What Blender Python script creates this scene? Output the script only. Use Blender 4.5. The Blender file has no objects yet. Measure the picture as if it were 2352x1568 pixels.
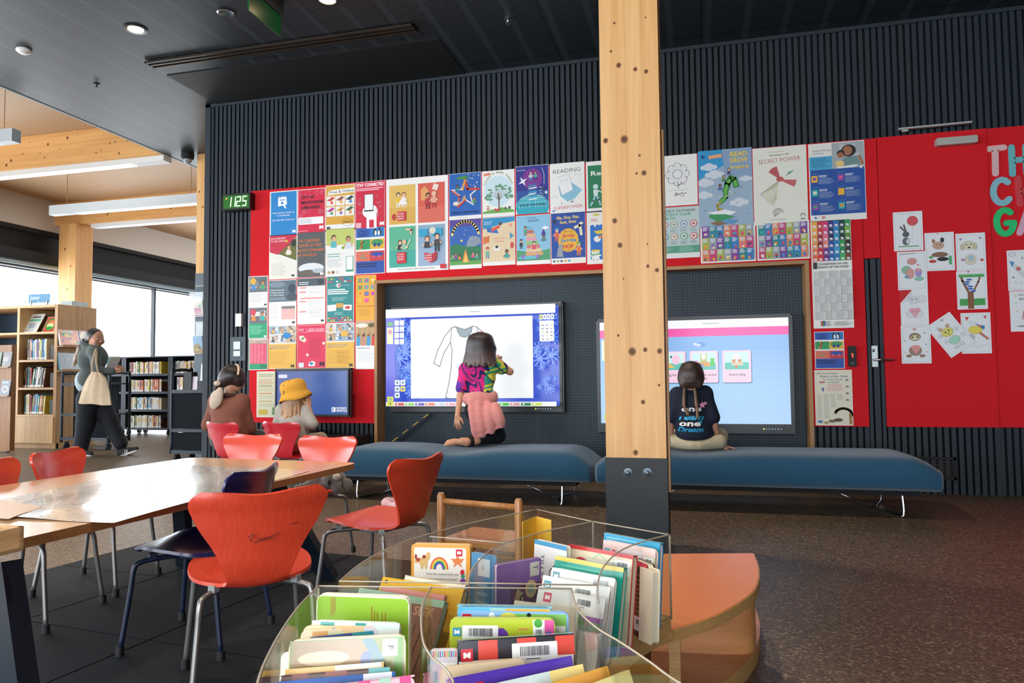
import bpy, math, random
import numpy as np
from mathutils import Vector, Matrix
R = math.radians
PI = math.pi
sc = bpy.context.scene
COL = sc.collection

# ---------------------------------------------------------------- camera
YAW, PITCH, ROLL, FPX, CH = .252, .05, .0102, 1640.0, .90
fwv = Vector((-math.sin(YAW)*math.cos(PITCH), math.cos(YAW)*math.cos(PITCH), math.sin(PITCH)))
_r = Vector((math.cos(YAW), math.sin(YAW), 0)); _u = _r.cross(fwv)
rtv = _r*math.cos(ROLL) - _u*math.sin(ROLL)
upv = _u*math.cos(ROLL) + _r*math.sin(ROLL)
cd = bpy.data.cameras.new('camera'); cam = bpy.data.objects.new('camera', cd); COL.objects.link(cam)
cd.sensor_width = 36; cd.lens = FPX/2352*36; cd.clip_start = .05; cd.clip_end = 200
cam.matrix_world = Matrix(((rtv.x, upv.x, -fwv.x, 0), (rtv.y, upv.y, -fwv.y, 0), (rtv.z, upv.z, -fwv.z, CH), (0, 0, 0, 1)))
sc.camera = cam

# ---------------------------------------------------------------- world, exposure, lights
w = bpy.data.worlds.new('sky'); sc.world = w; w.use_nodes = True
wn = w.node_tree.nodes; bg = wn['Background']
bg.inputs[0].default_value = (.86, .93, 1, 1); bg.inputs[1].default_value = 6.0
vs = sc.view_settings; vs.view_transform = 'Standard'; vs.look = 'None'; vs.gamma = 1; vs.exposure = 0.60
try: vs.use_curve_mapping = False
except Exception: pass
sc.cycles.use_denoising = True
sc.cycles.max_bounces = 8; sc.cycles.transparent_max_bounces = 24
sc.cycles.sample_clamp_indirect = 6
sc.cycles.caustics_reflective = False; sc.cycles.caustics_refractive = False

def area_light(name, loc, rot, sx, sy, power, color=(1, 1, 1), portal=False):
    l = bpy.data.lights.new(name, 'AREA'); l.shape = 'RECTANGLE'; l.size = sx; l.size_y = sy
    l.energy = power; l.color = color
    if portal: l.cycles.is_portal = True
    o = bpy.data.objects.new(name, l); o.location = loc; o.rotation_euler = rot; COL.objects.link(o)
    return o
# daylight portals in the window openings
area_light('window_portal', (-11.02, 5.0, 1.45), (0, -PI/2, 0), 2.8, 21.0, 1, portal=True)
area_light('window_portal', (-3.3, -4.52, 1.7), (PI/2, 0, 0), 11.8, 2.8, 1, portal=True)

# ---------------------------------------------------------------- unprojection of measured picture points on to real planes
def ray(px, py):
    return fwv + rtv*((px-1176)/FPX) - upv*((py-784)/FPX)
def atY(px, py, Y=6.0):
    d = ray(px, py); return Vector((0, 0, CH)) + d*(Y/d.y)
def atZ(px, py, z=0.0):
    d = ray(px, py); return Vector((0, 0, CH)) + d*((z-CH)/d.z)
def atX(px, py, X):
    d = ray(px, py); return Vector((0, 0, CH)) + d*(X/d.x)

# ---------------------------------------------------------------- colours and materials
def lin(h):
    if not isinstance(h, str): return tuple(h[:3])
    h = h.lstrip('#')
    if len(h) == 3: h = ''.join(q*2 for q in h)
    out = []
    for k in range(3):
        v = int(h[2*k:2*k+2], 16)/255
        out.append(v/12.92 if v <= .04045 else ((v+.055)/1.055)**2.4)
    return tuple(out)
MATS = {}
def newmat(name):
    m = bpy.data.materials.new(name); m.use_nodes = True; MATS[name] = m
    nt = m.node_tree; b = nt.nodes['Principled BSDF']
    return m, nt, b
def nd(nt, t, **k):
    n = nt.nodes.new(t)
    for a, v in k.items(): setattr(n, a, v)
    return n
def coords(nt, scale=(1, 1, 1), rot=(0, 0, 0), world=False):
    tc = nd(nt, 'ShaderNodeNewGeometry') if world else nd(nt, 'ShaderNodeTexCoord')
    mp = nd(nt, 'ShaderNodeMapping'); mp.inputs['Scale'].default_value = scale; mp.inputs['Rotation'].default_value = rot
    nt.links.new(tc.outputs['Position' if world else 'Object'], mp.inputs[0]); return mp.outputs[0]
def mat(name, col, rough=.5, metal=0, noise=0, nscale=40, bump=0, bscale=None, stretch=(1, 1, 1), spec=.5, coat=0, sheen=0, attr=False, emit=0, col2=None):
    if name in MATS: return MATS[name]
    m, nt, b = newmat(name)
    b.inputs['Roughness'].default_value = rough; b.inputs['Metallic'].default_value = metal
    b.inputs['Specular IOR Level'].default_value = spec
    b.inputs['Coat Weight'].default_value = coat; b.inputs['Coat Roughness'].default_value = .15
    b.inputs['Sheen Weight'].default_value = sheen
    L = nt.links.new
    c = lin(col)
    if attr:
        a = nd(nt, 'ShaderNodeAttribute', attribute_name='Col'); base = a.outputs['Color']
    else: base = None
    if noise or bump:
        v = coords(nt, stretch)
        nz = nd(nt, 'ShaderNodeTexNoise'); nz.inputs['Scale'].default_value = nscale; nz.inputs['Detail'].default_value = 4
        L(v, nz.inputs['Vector'])
    if noise:
        mx = nd(nt, 'ShaderNodeMix', data_type='RGBA', blend_type='MIX')
        rp = nd(nt, 'ShaderNodeMapRange'); rp.inputs[1].default_value = .3; rp.inputs[2].default_value = .7
        L(nz.outputs['Fac'], rp.inputs[0]); L(rp.outputs[0], mx.inputs[0])
        if base is None:
            c2 = lin(col2) if col2 else tuple(q*(1-noise) for q in c)
            mx.inputs[6].default_value = (*c, 1); mx.inputs[7].default_value = (*c2, 1)
        else:
            ml = nd(nt, 'ShaderNodeMix', data_type='RGBA', blend_type='MULTIPLY'); ml.inputs[0].default_value = 1
            L(base, ml.inputs[6]); ml.inputs[7].default_value = (1-noise, 1-noise, 1-noise, 1)
            L(base, mx.inputs[6]); L(ml.outputs[2], mx.inputs[7])
        base = mx.outputs[2]
    if base is None: b.inputs['Base Color'].default_value = (*c, 1)
    else: L(base, b.inputs['Base Color'])
    if bump:
        bp = nd(nt, 'ShaderNodeBump'); bp.inputs['Strength'].default_value = bump; bp.inputs['Distance'].default_value = .004
        if bscale:
            n2 = nd(nt, 'ShaderNodeTexNoise'); n2.inputs['Scale'].default_value = bscale; n2.inputs['Detail'].default_value = 3
            L(v, n2.inputs['Vector']); L(n2.outputs['Fac'], bp.inputs['Height'])
        else: L(nz.outputs['Fac'], bp.inputs['Height'])
        L(bp.outputs[0], b.inputs['Normal'])
    if emit:
        b.inputs['Emission Strength'].default_value = emit
        if base is None: b.inputs['Emission Color'].default_value = (*c, 1)
        else: L(base, b.inputs['Emission Color'])
    return m
def wood(name, c1, c2, axis='z', scale=1.0, rough=.45, fine=60, coat=0):
    """grain running along one object axis"""
    if name in MATS: return MATS[name]
    m, nt, b = newmat(name); L = nt.links.new
    s = {'x': (.35, 9, 9), 'y': (9, .35, 9), 'z': (9, 9, .35)}[axis]
    v = coords(nt, tuple(q*scale for q in s))
    n1 = nd(nt, 'ShaderNodeTexNoise'); n1.inputs['Scale'].default_value = 3; n1.inputs['Detail'].default_value = 6; n1.inputs['Distortion'].default_value = .6
    L(v, n1.inputs['Vector'])
    n2 = nd(nt, 'ShaderNodeTexNoise'); n2.inputs['Scale'].default_value = fine/4; n2.inputs['Detail'].default_value = 3
    L(v, n2.inputs['Vector'])
    mm = nd(nt, 'ShaderNodeMath', operation='MULTIPLY_ADD'); mm.inputs[1].default_value = .4
    L(n2.outputs['Fac'], mm.inputs[0])
    sb = nd(nt, 'ShaderNodeMath', operation='MULTIPLY'); sb.inputs[1].default_value = .8; L(n1.outputs['Fac'], sb.inputs[0]); L(sb.outputs[0], mm.inputs[2])
    cr = nd(nt, 'ShaderNodeValToRGB'); cr.color_ramp.elements[0].position = .35; cr.color_ramp.elements[1].position = .75
    cr.color_ramp.elements[0].color = (*lin(c1), 1); cr.color_ramp.elements[1].color = (*lin(c2), 1)
    L(mm.outputs[0], cr.inputs[0]); L(cr.outputs[0], b.inputs['Base Color'])
    b.inputs['Roughness'].default_value = rough; b.inputs['Coat Weight'].default_value = coat
    return m
PRINT = mat('printed_paper', '#ffffff', .55, attr=True)
GLOSS = mat('laminated_print', '#ffffff', .25, attr=True, coat=.4)
COLMAT = mat('plain_coloured', '#ffffff', .5, attr=True)
CLOTHM = mat('woven_cloth', '#ffffff', .85, attr=True, bump=.25, bscale=300, noise=.08, nscale=30)
SKIN = mat('skin', '#c99274', .5, noise=.08, nscale=25)
SCREEN = None
def screen_mat(name, strength):
    m, nt, b = newmat(name)
    a = nd(nt, 'ShaderNodeAttribute', attribute_name='Col')
    nt.links.new(a.outputs['Color'], b.inputs['Emission Color']); b.inputs['Emission Strength'].default_value = strength
    b.inputs['Base Color'].default_value = (.01, .01, .01, 1); b.inputs['Roughness'].default_value = .25
    return m
SCREEN = screen_mat('lit_screen', .62)
def glassy(name, tint=(1, 1, 1), refl=.06, edge=False):
    m, nt, b = newmat(name); L = nt.links.new
    nt.nodes.remove(b); out = nt.nodes['Material Output']
    t = nd(nt, 'ShaderNodeBsdfTransparent'); t.inputs[0].default_value = (*tint, 1)
    g = nd(nt, 'ShaderNodeBsdfGlossy'); g.inputs['Roughness'].default_value = .06
    lw = nd(nt, 'ShaderNodeLayerWeight'); lw.inputs[0].default_value = .35
    mr = nd(nt, 'ShaderNodeMapRange'); mr.inputs[3].default_value = refl; mr.inputs[4].default_value = .7
    pw = nd(nt, 'ShaderNodeMath', operation='POWER'); pw.inputs[1].default_value = 2.5
    L(lw.outputs['Facing'], pw.inputs[0]); L(pw.outputs[0], mr.inputs[0])
    mx = nd(nt, 'ShaderNodeMixShader'); L(mr.outputs[0], mx.inputs[0]); L(t.outputs[0], mx.inputs[1]); L(g.outputs[0], mx.inputs[2]); L(mx.outputs[0], out.inputs[0])
    return m

# ---------------------------------------------------------------- object bookkeeping
def tag(o, label=None, cat=None, group=None, kind=None):
    if label: o['label'] = label
    if cat: o['category'] = cat
    if group: o['group'] = group
    if kind: o['kind'] = kind
    return o
def empty(name, loc=(0, 0, 0), rz=0, label=None, cat=None, group=None, kind=None):
    o = bpy.data.objects.new(name, None); COL.objects.link(o); o.location = loc; o.rotation_euler = (0, 0, rz)
    o.empty_display_size = .05
    return tag(o, label, cat, group, kind)
def copy_tree(o, parent=None):
    c = o.copy(); COL.objects.link(c)
    if parent: c.parent = parent
    for ch in o.children: copy_tree(ch, c)
    return c

def frame(o, x, y, z=None):
    """matrix from origin and x / y axes"""
    x = Vector(x).normalized(); y = Vector(y).normalized()
    z = x.cross(y).normalized() if z is None else Vector(z)
    o = Vector(o)
    return Matrix(((x.x, y.x, z.x, o.x), (x.y, y.y, z.y, o.y), (x.z, y.z, z.z, o.z), (0, 0, 0, 1)))
_txt = {}
def text_mesh(s, bold=0, shear=0):
    k = (s, bold, shear)
    if k not in _txt:
        cu = bpy.data.curves.new('t', 'FONT'); cu.body = s; cu.size = 1; cu.resolution_u = 2; cu.offset = bold; cu.shear = shear
        ob = bpy.data.objects.new('t', cu); me = ob.to_mesh()
        vs_ = [(v.co.x, v.co.y) for v in me.vertices]; fs = [tuple(p.vertices) for p in me.polygons]
        ob.to_mesh_clear(); bpy.data.objects.remove(ob); bpy.data.curves.remove(cu)
        xs = [v[0] for v in vs_] or [0]; x0 = min(xs); wd = (max(xs)-x0) or 1
        _txt[k] = ([(v[0]-x0, v[1]) for v in vs_], fs, wd)
    return _txt[k]

class MB:
    def __init__(s, X=None):
        s.V = []; s.F = []; s.MI = []; s.C = []; s.X = X or Matrix.Identity(4); s.mi = 0; s.layer = 0
    def add(s, vs_, fs, col='#ffffff', mi=None):
        c = lin(col); b = len(s.V); X = s.X
        for v in vs_: s.V.append(X @ Vector(v))
        for f in fs:
            s.F.append([b+i for i in f]); s.MI.append(s.mi if mi is None else mi); s.C.append(c)
    def box(s, lo, hi, col='#ffffff', mi=None, X=None):
        x0, y0, z0 = lo; x1, y1, z1 = hi
        vs_ = [(x0, y0, z0), (x1, y0, z0), (x1, y1, z0), (x0, y1, z0), (x0, y0, z1), (x1, y0, z1), (x1, y1, z1), (x0, y1, z1)]
        if X: vs_ = [X @ Vector(v) for v in vs_]
        s.add(vs_, [(0, 3, 2, 1), (4, 5, 6, 7), (0, 1, 5, 4), (1, 2, 6, 5), (2, 3, 7, 6), (3, 0, 4, 7)], col, mi)
    def cbox(s, c, d, col='#ffffff', mi=None, rz=0):
        X = Matrix.Translation(c) @ Matrix.Rotation(rz, 4, 'Z')
        s.box((-d[0]/2, -d[1]/2, -d[2]/2), (d[0]/2, d[1]/2, d[2]/2), col, mi, X)
    def bar(s, a, b, w_, h_, col='#ffffff', mi=None, up=(0, 0, 1)):
        a = Vector(a); b = Vector(b); z = (b-a); L = z.length; z.normalize(); up = Vector(up)
        if abs(z.dot(up)) > .98: up = Vector((1, 0, 0))
        x = up.cross(z).normalized(); y = z.cross(x)
        s.box((-w_/2, -h_/2, 0), (w_/2, h_/2, L), col, mi, frame(a, x, y, z))
    def prism(s, pts, z0, z1, col='#ffffff', mi=None, mtop=None, ctop=None):
        n = len(pts); vs_ = [(p[0], p[1], z0) for p in pts]+[(p[0], p[1], z1) for p in pts]
        s.add(vs_, [tuple(range(n-1, -1, -1))]+[(i, (i+1) % n, n+(i+1) % n, n+i) for i in range(n)], col, mi)
        s.add([(p[0], p[1], z1) for p in pts], [tuple(range(n))], ctop or col, mi if mtop is None else mtop)
    def tube(s, pts, r, n=8, col='#ffffff', mi=None, caps=True, flat=1):
        pts = [Vector(p) for p in pts]; rr = r if isinstance(r, (list, tuple)) else [r]*len(pts)
        vs_ = []; prev = None
        for i, p in enumerate(pts):
            t = (pts[min(i+1, len(pts)-1)]-pts[max(i-1, 0)]).normalized()
            if prev is None:
                u = t.orthogonal().normalized()
            else:
                u = (prev-t*prev.dot(t)).normalized()
            prev = u; v = t.cross(u)
            for k in range(n):
                a = 2*PI*k/n; vs_.append(p+(u*math.cos(a)+v*math.sin(a)*flat)*rr[i])
        fs = [(i*n+k, i*n+(k+1) % n, (i+1)*n+(k+1) % n, (i+1)*n+k) for i in range(len(pts)-1) for k in range(n)]
        if caps: fs += [tuple(range(n-1, -1, -1)), tuple((len(pts)-1)*n+k for k in range(n))]
        s.add(vs_, fs, col, mi)
    def lathe(s, prof, n=20, col='#ffffff', mi=None, X=None, cap=True):
        vs_ = [(r*math.cos(2*PI*k/n), r*math.sin(2*PI*k/n), z) for r, z in prof for k in range(n)]
        if X: vs_ = [X @ Vector(v) for v in vs_]
        fs = [(i*n+k, i*n+(k+1) % n, (i+1)*n+(k+1) % n, (i+1)*n+k) for i in range(len(prof)-1) for k in range(n)]
        if cap: fs += [tuple(range(n-1, -1, -1)), tuple((len(prof)-1)*n+k for k in range(n))]
        s.add(vs_, fs, col, mi)
    def ball(s, c, r, col='#ffffff', mi=None, n=14, m=8, X=None):
        if not isinstance(r, (tuple, list)): r = (r, r, r)
        X2 = Matrix.Translation(c) @ (X or Matrix.Identity(4)) @ Matrix.Diagonal((r[0], r[1], r[2], 1))
        s.lathe([(max(1e-4, math.sin(PI*i/m)), -math.cos(PI*i/m)) for i in range(m+1)], n, col, mi, X2, False)
    def grid(s, P, col='#ffffff', mi=None, closed=False):
        a = len(P); b = len(P[0]); vs_ = [p for r_ in P for p in r_]
        s.add(vs_, [(i*b+j, i*b+(j+1) % b, (i+1)*b+(j+1) % b, (i+1)*b+j) for i in range(a-1) for j in range(b if closed else b-1)], col, mi)
    def shell(s, P, th, col='#ffffff', mi=None, rimcol=None, rmi=None):
        """thick sheet from a grid of points"""
        a = len(P); b = len(P[0]); P = [[Vector(q) for q in r_] for r_ in P]; N = []
        for i in range(a):
            N.append([])
            for j in range(b):
                du = P[min(i+1, a-1)][j]-P[max(i-1, 0)][j]; dv = P[i][min(j+1, b-1)]-P[i][max(j-1, 0)]
                n = du.cross(dv); N[-1].append(n.normalized() if n.length > 1e-9 else Vector((0, 0, 1)))
        A = [[P[i][j]+N[i][j]*th/2 for j in range(b)] for i in range(a)]; B = [[P[i][j]-N[i][j]*th/2 for j in range(b)] for i in range(a)]
        s.grid(A, col, mi); s.grid([r_[::-1] for r_ in B], col, mi)
        ring = [(i, 0) for i in range(a)]+[(a-1, j) for j in range(1, b)]+[(i, b-1) for i in range(a-2, -1, -1)]+[(0, j) for j in range(b-2, 0, -1)]
        n = len(ring); s.add([A[i][j] for i, j in ring]+[B[i][j] for i, j in ring], [(k, (k+1) % n, n+(k+1) % n, n+k) for k in range(n)], rimcol or col, mi if rmi is None else rmi)
    # flat artwork in the local xy plane, every shape a hair above the last
    def z(s): s.layer += 1; return s.layer*s.dz
    dz = 4e-5
    clip = None
    def flat(s, P, z, col):
        if s.clip:
            W_, H_ = s.clip
            for ax, lim, sg in ((0, 0, 1), (0, W_, -1), (1, 0, 1), (1, H_, -1)):
                Q = []; n = len(P)
                for i in range(n):
                    a, b = P[i], P[(i+1) % n]; da, db = (a[ax]-lim)*sg, (b[ax]-lim)*sg
                    if da >= 0: Q.append(a)
                    if (da >= 0) != (db >= 0): t = da/(da-db); Q.append((a[0]+(b[0]-a[0])*t, a[1]+(b[1]-a[1])*t))
                P = Q
                if len(P) < 3: return
        s.add([(p[0], p[1], z) for p in P], [tuple(range(len(P)))], col)
    def r(s, x0, y0, x1, y1, col, a=0):
        z = s.z(); P = [(x0, y0), (x1, y0), (x1, y1), (x0, y1)]
        if a:
            cx, cy = (x0+x1)/2, (y0+y1)/2; ca, sa = math.cos(a), math.sin(a)
            P = [(cx+(x-cx)*ca-(y-cy)*sa, cy+(x-cx)*sa+(y-cy)*ca) for x, y in P]
        s.flat(P, z, col)
    def e(s, cx, cy, rx, ry, col, n=14, a0=0, a1=2*PI):
        s.flat([(cx+rx*math.cos(a0+(a1-a0)*k/n), cy+ry*math.sin(a0+(a1-a0)*k/n)) for k in range(n if a1-a0 > 6.2 else n+1)], s.z(), col)
    def p(s, P, col):
        s.flat(list(P), s.z(), col)
    def ln(s, P, w_, col, closed=False):
        z = s.z(); P = list(P)+([P[0]] if closed else [])
        for i in range(len(P)-1):
            x0, y0 = P[i]; x1, y1 = P[i+1]; dx, dy = x1-x0, y1-y0; L = math.hypot(dx, dy) or 1; nx, ny = -dy/L*w_/2, dx/L*w_/2; ex, ey = dx/L*w_/3, dy/L*w_/3
            s.flat([(x0-ex+nx, y0-ey+ny), (x0-ex-nx, y0-ey-ny), (x1+ex-nx, y1+ey-ny), (x1+ex+nx, y1+ey+ny)], z, col)
    def arc(s, cx, cy, rx, ry, a0, a1, w_, col, n=14):
        s.ln([(cx+rx*math.cos(R(a0+(a1-a0)*k/n)), cy+ry*math.sin(R(a0+(a1-a0)*k/n))) for k in range(n+1)], w_, col)
    def t(s, body, x, y, h, col, width=None, bold=.01, al='l', a=0, shear=0):
        """lettering: h = cap height, width = total width it is fitted to"""
        v, f, wd = text_mesh(body, bold, shear); sy = h/.70; sx = (width/wd) if width else sy
        ox = {'l': 0, 'c': -wd*sx/2, 'r': -wd*sx}[al]; z = s.z(); ca, sa = math.cos(a), math.sin(a); out = []
        for q in v:
            X_, Y_ = ox+q[0]*sx, q[1]*sy; out.append((x+X_*ca-Y_*sa, y+X_*sa+Y_*ca, z))
        s.add(out, f, col)
    def lines(s, x0, y1, x1, y0, n, col, h=.4, rnd=None):
        """a block of small print"""
        rnd = rnd or random.Random(int(x0*1e4)+n)
        for k in range(n):
            yy = y1-(y1-y0)*(k+.5)/n; hh = (y1-y0)/n*h/2
            s.r(x0, yy-hh, x0+(x1-x0)*rnd.uniform(.65, 1), yy+hh, col)
    def build(s, name, mats, parent=None, smooth=False, loc=None, angle=None):
        me = bpy.data.meshes.new(name)
        V = s.V
        if loc is not None: lv = Vector(loc); V = [v-lv for v in V]
        me.from_pydata([tuple(v) for v in V], [], s.F)
        if not isinstance(mats, (list, tuple)): mats = [mats]
        for m in mats: me.materials.append(m)
        if len(mats) > 1: me.polygons.foreach_set('material_index', s.MI)
        ca = me.color_attributes.new('Col', 'FLOAT_COLOR', 'CORNER')
        arr = np.ones((len(me.loops), 4), dtype=np.float32)
        ls = np.array([len(f) for f in s.F]); arr[:, :3] = np.repeat(np.array(s.C, dtype=np.float32).reshape(-1, 3), ls, axis=0)
        ca.data.foreach_set('color', arr.ravel())
        if smooth: me.polygons.foreach_set('use_smooth', [True]*len(me.polygons))
        me.update()
        if smooth and angle: me.set_sharp_from_angle(angle=angle)
        o = bpy.data.objects.new(name, me); COL.objects.link(o)
        if parent: o.parent = parent
        if loc is not None: o.location = loc
        return o
def rrect(x0, y0, x1, y1, r_, n=4):
    P = []
    for cx, cy, a in ((x1-r_, y1-r_, 0), (x0+r_, y1-r_, 90), (x0+r_, y0+r_, 180), (x1-r_, y0+r_, 270)):
        for k in range(n+1): P.append((cx+r_*math.cos(R(a+90*k/n)), cy+r_*math.sin(R(a+90*k/n))))
    return P
def bez(P, n=8):
    """catmull-rom through the points"""
    P = [Vector(p) for p in P]; out = []
    for i in range(len(P)-1):
        p0, p1, p2, p3 = P[max(i-1, 0)], P[i], P[i+1], P[min(i+2, len(P)-1)]
        for k in range(n):
            t = k/n; out.append(.5*((2*p1)+(p2-p0)*t+(2*p0-5*p1+4*p2-p3)*t*t+(3*p1-p0-3*p2+p3)*t**3))
    return out+[P[-1]]
# ================================================================ THE ROOM
W = 6.0; ZC = 3.63; XE = -6.15; XW = -11.0; ZF = 4.05
def struct(mb, name, mats, label=None, parent=None, smooth=False):
    o = mb.build(name, mats, parent, smooth)
    if not parent: tag(o, label, kind='structure')
    return o
# ---- floor: ground concrete with fine stone chips
m, nt, b = newmat('terrazzo'); L = nt.links.new
v = coords(nt)
n1 = nd(nt, 'ShaderNodeTexVoronoi'); n1.inputs['Scale'].default_value = 120; L(v, n1.inputs['Vector'])
n2 = nd(nt, 'ShaderNodeTexNoise'); n2.inputs['Scale'].default_value = 1.3; n2.inputs['Detail'].default_value = 5; L(v, n2.inputs['Vector'])
n3 = nd(nt, 'ShaderNodeTexNoise'); n3.inputs['Scale'].default_value = 260; L(v, n3.inputs['Vector'])
cr = nd(nt, 'ShaderNodeValToRGB'); e = cr.color_ramp.elements
e[0].position = 0; e[0].color = (*lin('#4c4034'), 1); e[1].position = 1; e[1].color = (*lin('#ab967c'), 1)
x = e.new(.62); x.color = (*lin('#715f4b'), 1); x = e.new(.86); x.color = (*lin('#7b6751'), 1)
sp = nd(nt, 'ShaderNodeSeparateColor'); L(n1.outputs['Color'], sp.inputs[0]); L(sp.outputs[0], cr.inputs[0])
mx = nd(nt, 'ShaderNodeMix', data_type='RGBA', blend_type='MULTIPLY'); mx.inputs[0].default_value = .55
L(cr.outputs[0], mx.inputs[6]); c2 = nd(nt, 'ShaderNodeValToRGB'); c2.color_ramp.elements[0].position = .3; c2.color_ramp.elements[1].position = .7
c2.color_ramp.elements[0].color = (.55, .52, .5, 1); c2.color_ramp.elements[1].color = (1, 1, 1, 1)
L(n2.outputs['Fac'], c2.inputs[0]); L(c2.outputs[0], mx.inputs[7]); L(mx.outputs[2], b.inputs['Base Color'])
rr = nd(nt, 'ShaderNodeMapRange'); rr.inputs[3].default_value = .34; rr.inputs[4].default_value = .52; L(n3.outputs['Fac'], rr.inputs[0]); L(rr.outputs[0], b.inputs['Roughness'])
TERR = m
f = MB(); f.box((-11.3, -4.8, -.12), (6.2, 16.2, 0)); struct(f, 'floor', TERR)
RUB = mat('black_rubber', '#0e1011', .8, noise=.5, nscale=230, spec=.25, col2='#22262a', bump=.3, bscale=400)
# ---- black rubber mats on the floor, tiles with open joints
f = MB(); x1, y1 = -1.30, 3.37
ang = math.atan2(3.34-3.48, -1.64+2.94)
for i in range(6):
    for j in range(5):
        s = .62; xa, ya = .004+i*s, -.004-j*s
        P = [(xa, ya-s+.008), (xa+s-.008, ya-s+.008), (xa+s-.008, ya), (xa, ya)]
        Q = [(-2.945+px*math.cos(ang)-py*math.sin(ang), 3.478+px*math.sin(ang)+py*math.cos(ang)) for px, py in P]
        if Q[2][0] > -.1: continue
        f.prism(Q, .0005, .010)
o = struct(f, 'floor_mat', RUB); o['label'] = 'black rubber floor tiles under the table and the orange chairs'; o['category'] = 'floor mat'
# ---- slatted dark wall with the recess for the screens
SLAT = mat('dark_slat_paint', '#212c35', .6, noise=.25, nscale=60)
BLACK = mat('black_backing', '#04060a', .9)
NX0, NX1, NZ1 = -2.80, .845, 1.79
f = MB()
for a in ((-4.62, 0, NX0, ZC), (NX1, 0, 6.0, ZC), (NX0, NZ1, NX1, ZC)):
    f.box((a[0], W+.03, a[1]), (a[2], W+.18, a[3]), mi=1)
x = -4.60; k = 0
while x < 5.9:
    x1 = x+.030
    zs = [(0.0, ZC)]
    if NX0-.01 < x+.015 < NX1+.01: zs = [(NZ1, ZC)]
    if 1.275 < x < 2.14: zs = [(2.72, ZC)]
    for z0, z1 in zs: f.box((x, W, z0), (x1, W+.035, z1))
    x += .0475
f.box((-4.66, W-.012, 0), (-4.60, W+.18, ZC)); f.box((-4.66, W-.012, ZC-.03), (6, W+.02, ZC))
struct(f, 'wall_back', [SLAT, BLACK])
f = MB(); f.box((-4.66, W+.18, 0), (-4.56, 11.5, ZC)); struct(f, 'wall_side', SLAT)
# pegboard behind the screens
m, nt, b = newmat('pegboard'); L = nt.links.new
tc = nd(nt, 'ShaderNodeTexCoord'); sx = nd(nt, 'ShaderNodeSeparateXYZ'); L(tc.outputs['Object'], sx.inputs[0])
ds = []
for ax in (0, 2):
    q = nd(nt, 'ShaderNodeMath', operation='DIVIDE'); q.inputs[1].default_value = .0235; L(sx.outputs[ax], q.inputs[0])
    fr = nd(nt, 'ShaderNodeMath', operation='FRACT'); L(q.outputs[0], fr.inputs[0])
    sb = nd(nt, 'ShaderNodeMath', operation='SUBTRACT'); sb.inputs[1].default_value = .5; L(fr.outputs[0], sb.inputs[0])
    pw = nd(nt, 'ShaderNodeMath', operation='MULTIPLY'); L(sb.outputs[0], pw.inputs[0]); L(sb.outputs[0], pw.inputs[1]); ds.append(pw)
ad = nd(nt, 'ShaderNodeMath', operation='ADD'); L(ds[0].outputs[0], ad.inputs[0]); L(ds[1].outputs[0], ad.inputs[1])
lt = nd(nt, 'ShaderNodeMath', operation='LESS_THAN'); lt.inputs[1].default_value = .075; L(ad.outputs[0], lt.inputs[0])
mx = nd(nt, 'ShaderNodeMix', data_type='RGBA'); L(lt.outputs[0], mx.inputs[0]); mx.inputs[6].default_value = (*lin('#283945'), 1); mx.inputs[7].default_value = (.0005, .0005, .001, 1)
L(mx.outputs[2], b.inputs['Base Color']); b.inputs['Roughness'].default_value = .6
PEG = m
f = MB()
for xa, xb in ((-2.80, -1.93), (-1.93, -1.31), (-1.31, -.1), (-.1, .845)):
    f.box((xa+.0006, W+.125, 0), (xb-.0006, W+.14, NZ1))
f.box((-2.81, W+.141, 0), (.86, W+.2, NZ1), mi=1)
struct(f, 'wall_recess', [PEG, BLACK], 'dark perforated board lining the recess behind the two large screens')
# timber frame round the recess
OAK = wood('frame_oak', '#8a5f38', '#b98a58', 'z', 1, .5); OAKX = wood('frame_oak_x', '#8a5f38', '#b98a58', 'x', 1, .5)
f = MB(); f.box((-2.825, W-.045, .02), (-2.797, W+.125, 1.765)); f.box((.842, W-.045, .02), (.872, W+.125, 1.765))
f.box((-2.825, W-.045, 1.765), (.872, W+.125, 1.793), mi=1)
o = struct(f, 'trim_1', [OAK, OAKX]); o['label'] = 'thin timber frame round the dark screen recess'; o['category'] = 'frame'
# ---- ceilings
m, nt, b = newmat('slotted_panel'); L = nt.links.new
tc = nd(nt, 'ShaderNodeTexCoord'); sx = nd(nt, 'ShaderNodeSeparateXYZ'); L(tc.outputs['Object'], sx.inputs[0])
def fract(sock, per, off=0):
    a = nd(nt, 'ShaderNodeMath', operation='ADD'); a.inputs[1].default_value = off+100*per; L(sock, a.inputs[0])
    q = nd(nt, 'ShaderNodeMath', operation='DIVIDE'); q.inputs[1].default_value = per; L(a.outputs[0], q.inputs[0])
    fr = nd(nt, 'ShaderNodeMath', operation='FRACT'); L(q.outputs[0], fr.inputs[0]); return fr.outputs[0]
def gt(sock, t):
    g = nd(nt, 'ShaderNodeMath', operation='GREATER_THAN'); g.inputs[1].default_value = t; L(sock, g.inputs[0]); return g.outputs[0]
def mul(a, c):
    g = nd(nt, 'ShaderNodeMath', operation='MULTIPLY'); L(a, g.inputs[0]); L(c, g.inputs[1]); return g.outputs[0]
slot = mul(gt(fract(sx.outputs[0], .291, 4.241), .16), gt(fract(sx.outputs[1], .029), .5))
ji = mul(gt(fract(sx.outputs[0], 1.164, 4.573-.006), .010), gt(fract(sx.outputs[1], 1.2, .17), .006))
mx = nd(nt, 'ShaderNodeMix', data_type='RGBA'); L(slot, mx.inputs[0]); mx.inputs[6].default_value = (*lin('#2c373d'), 1); mx.inputs[7].default_value = (.0015, .0015, .002, 1)
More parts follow.
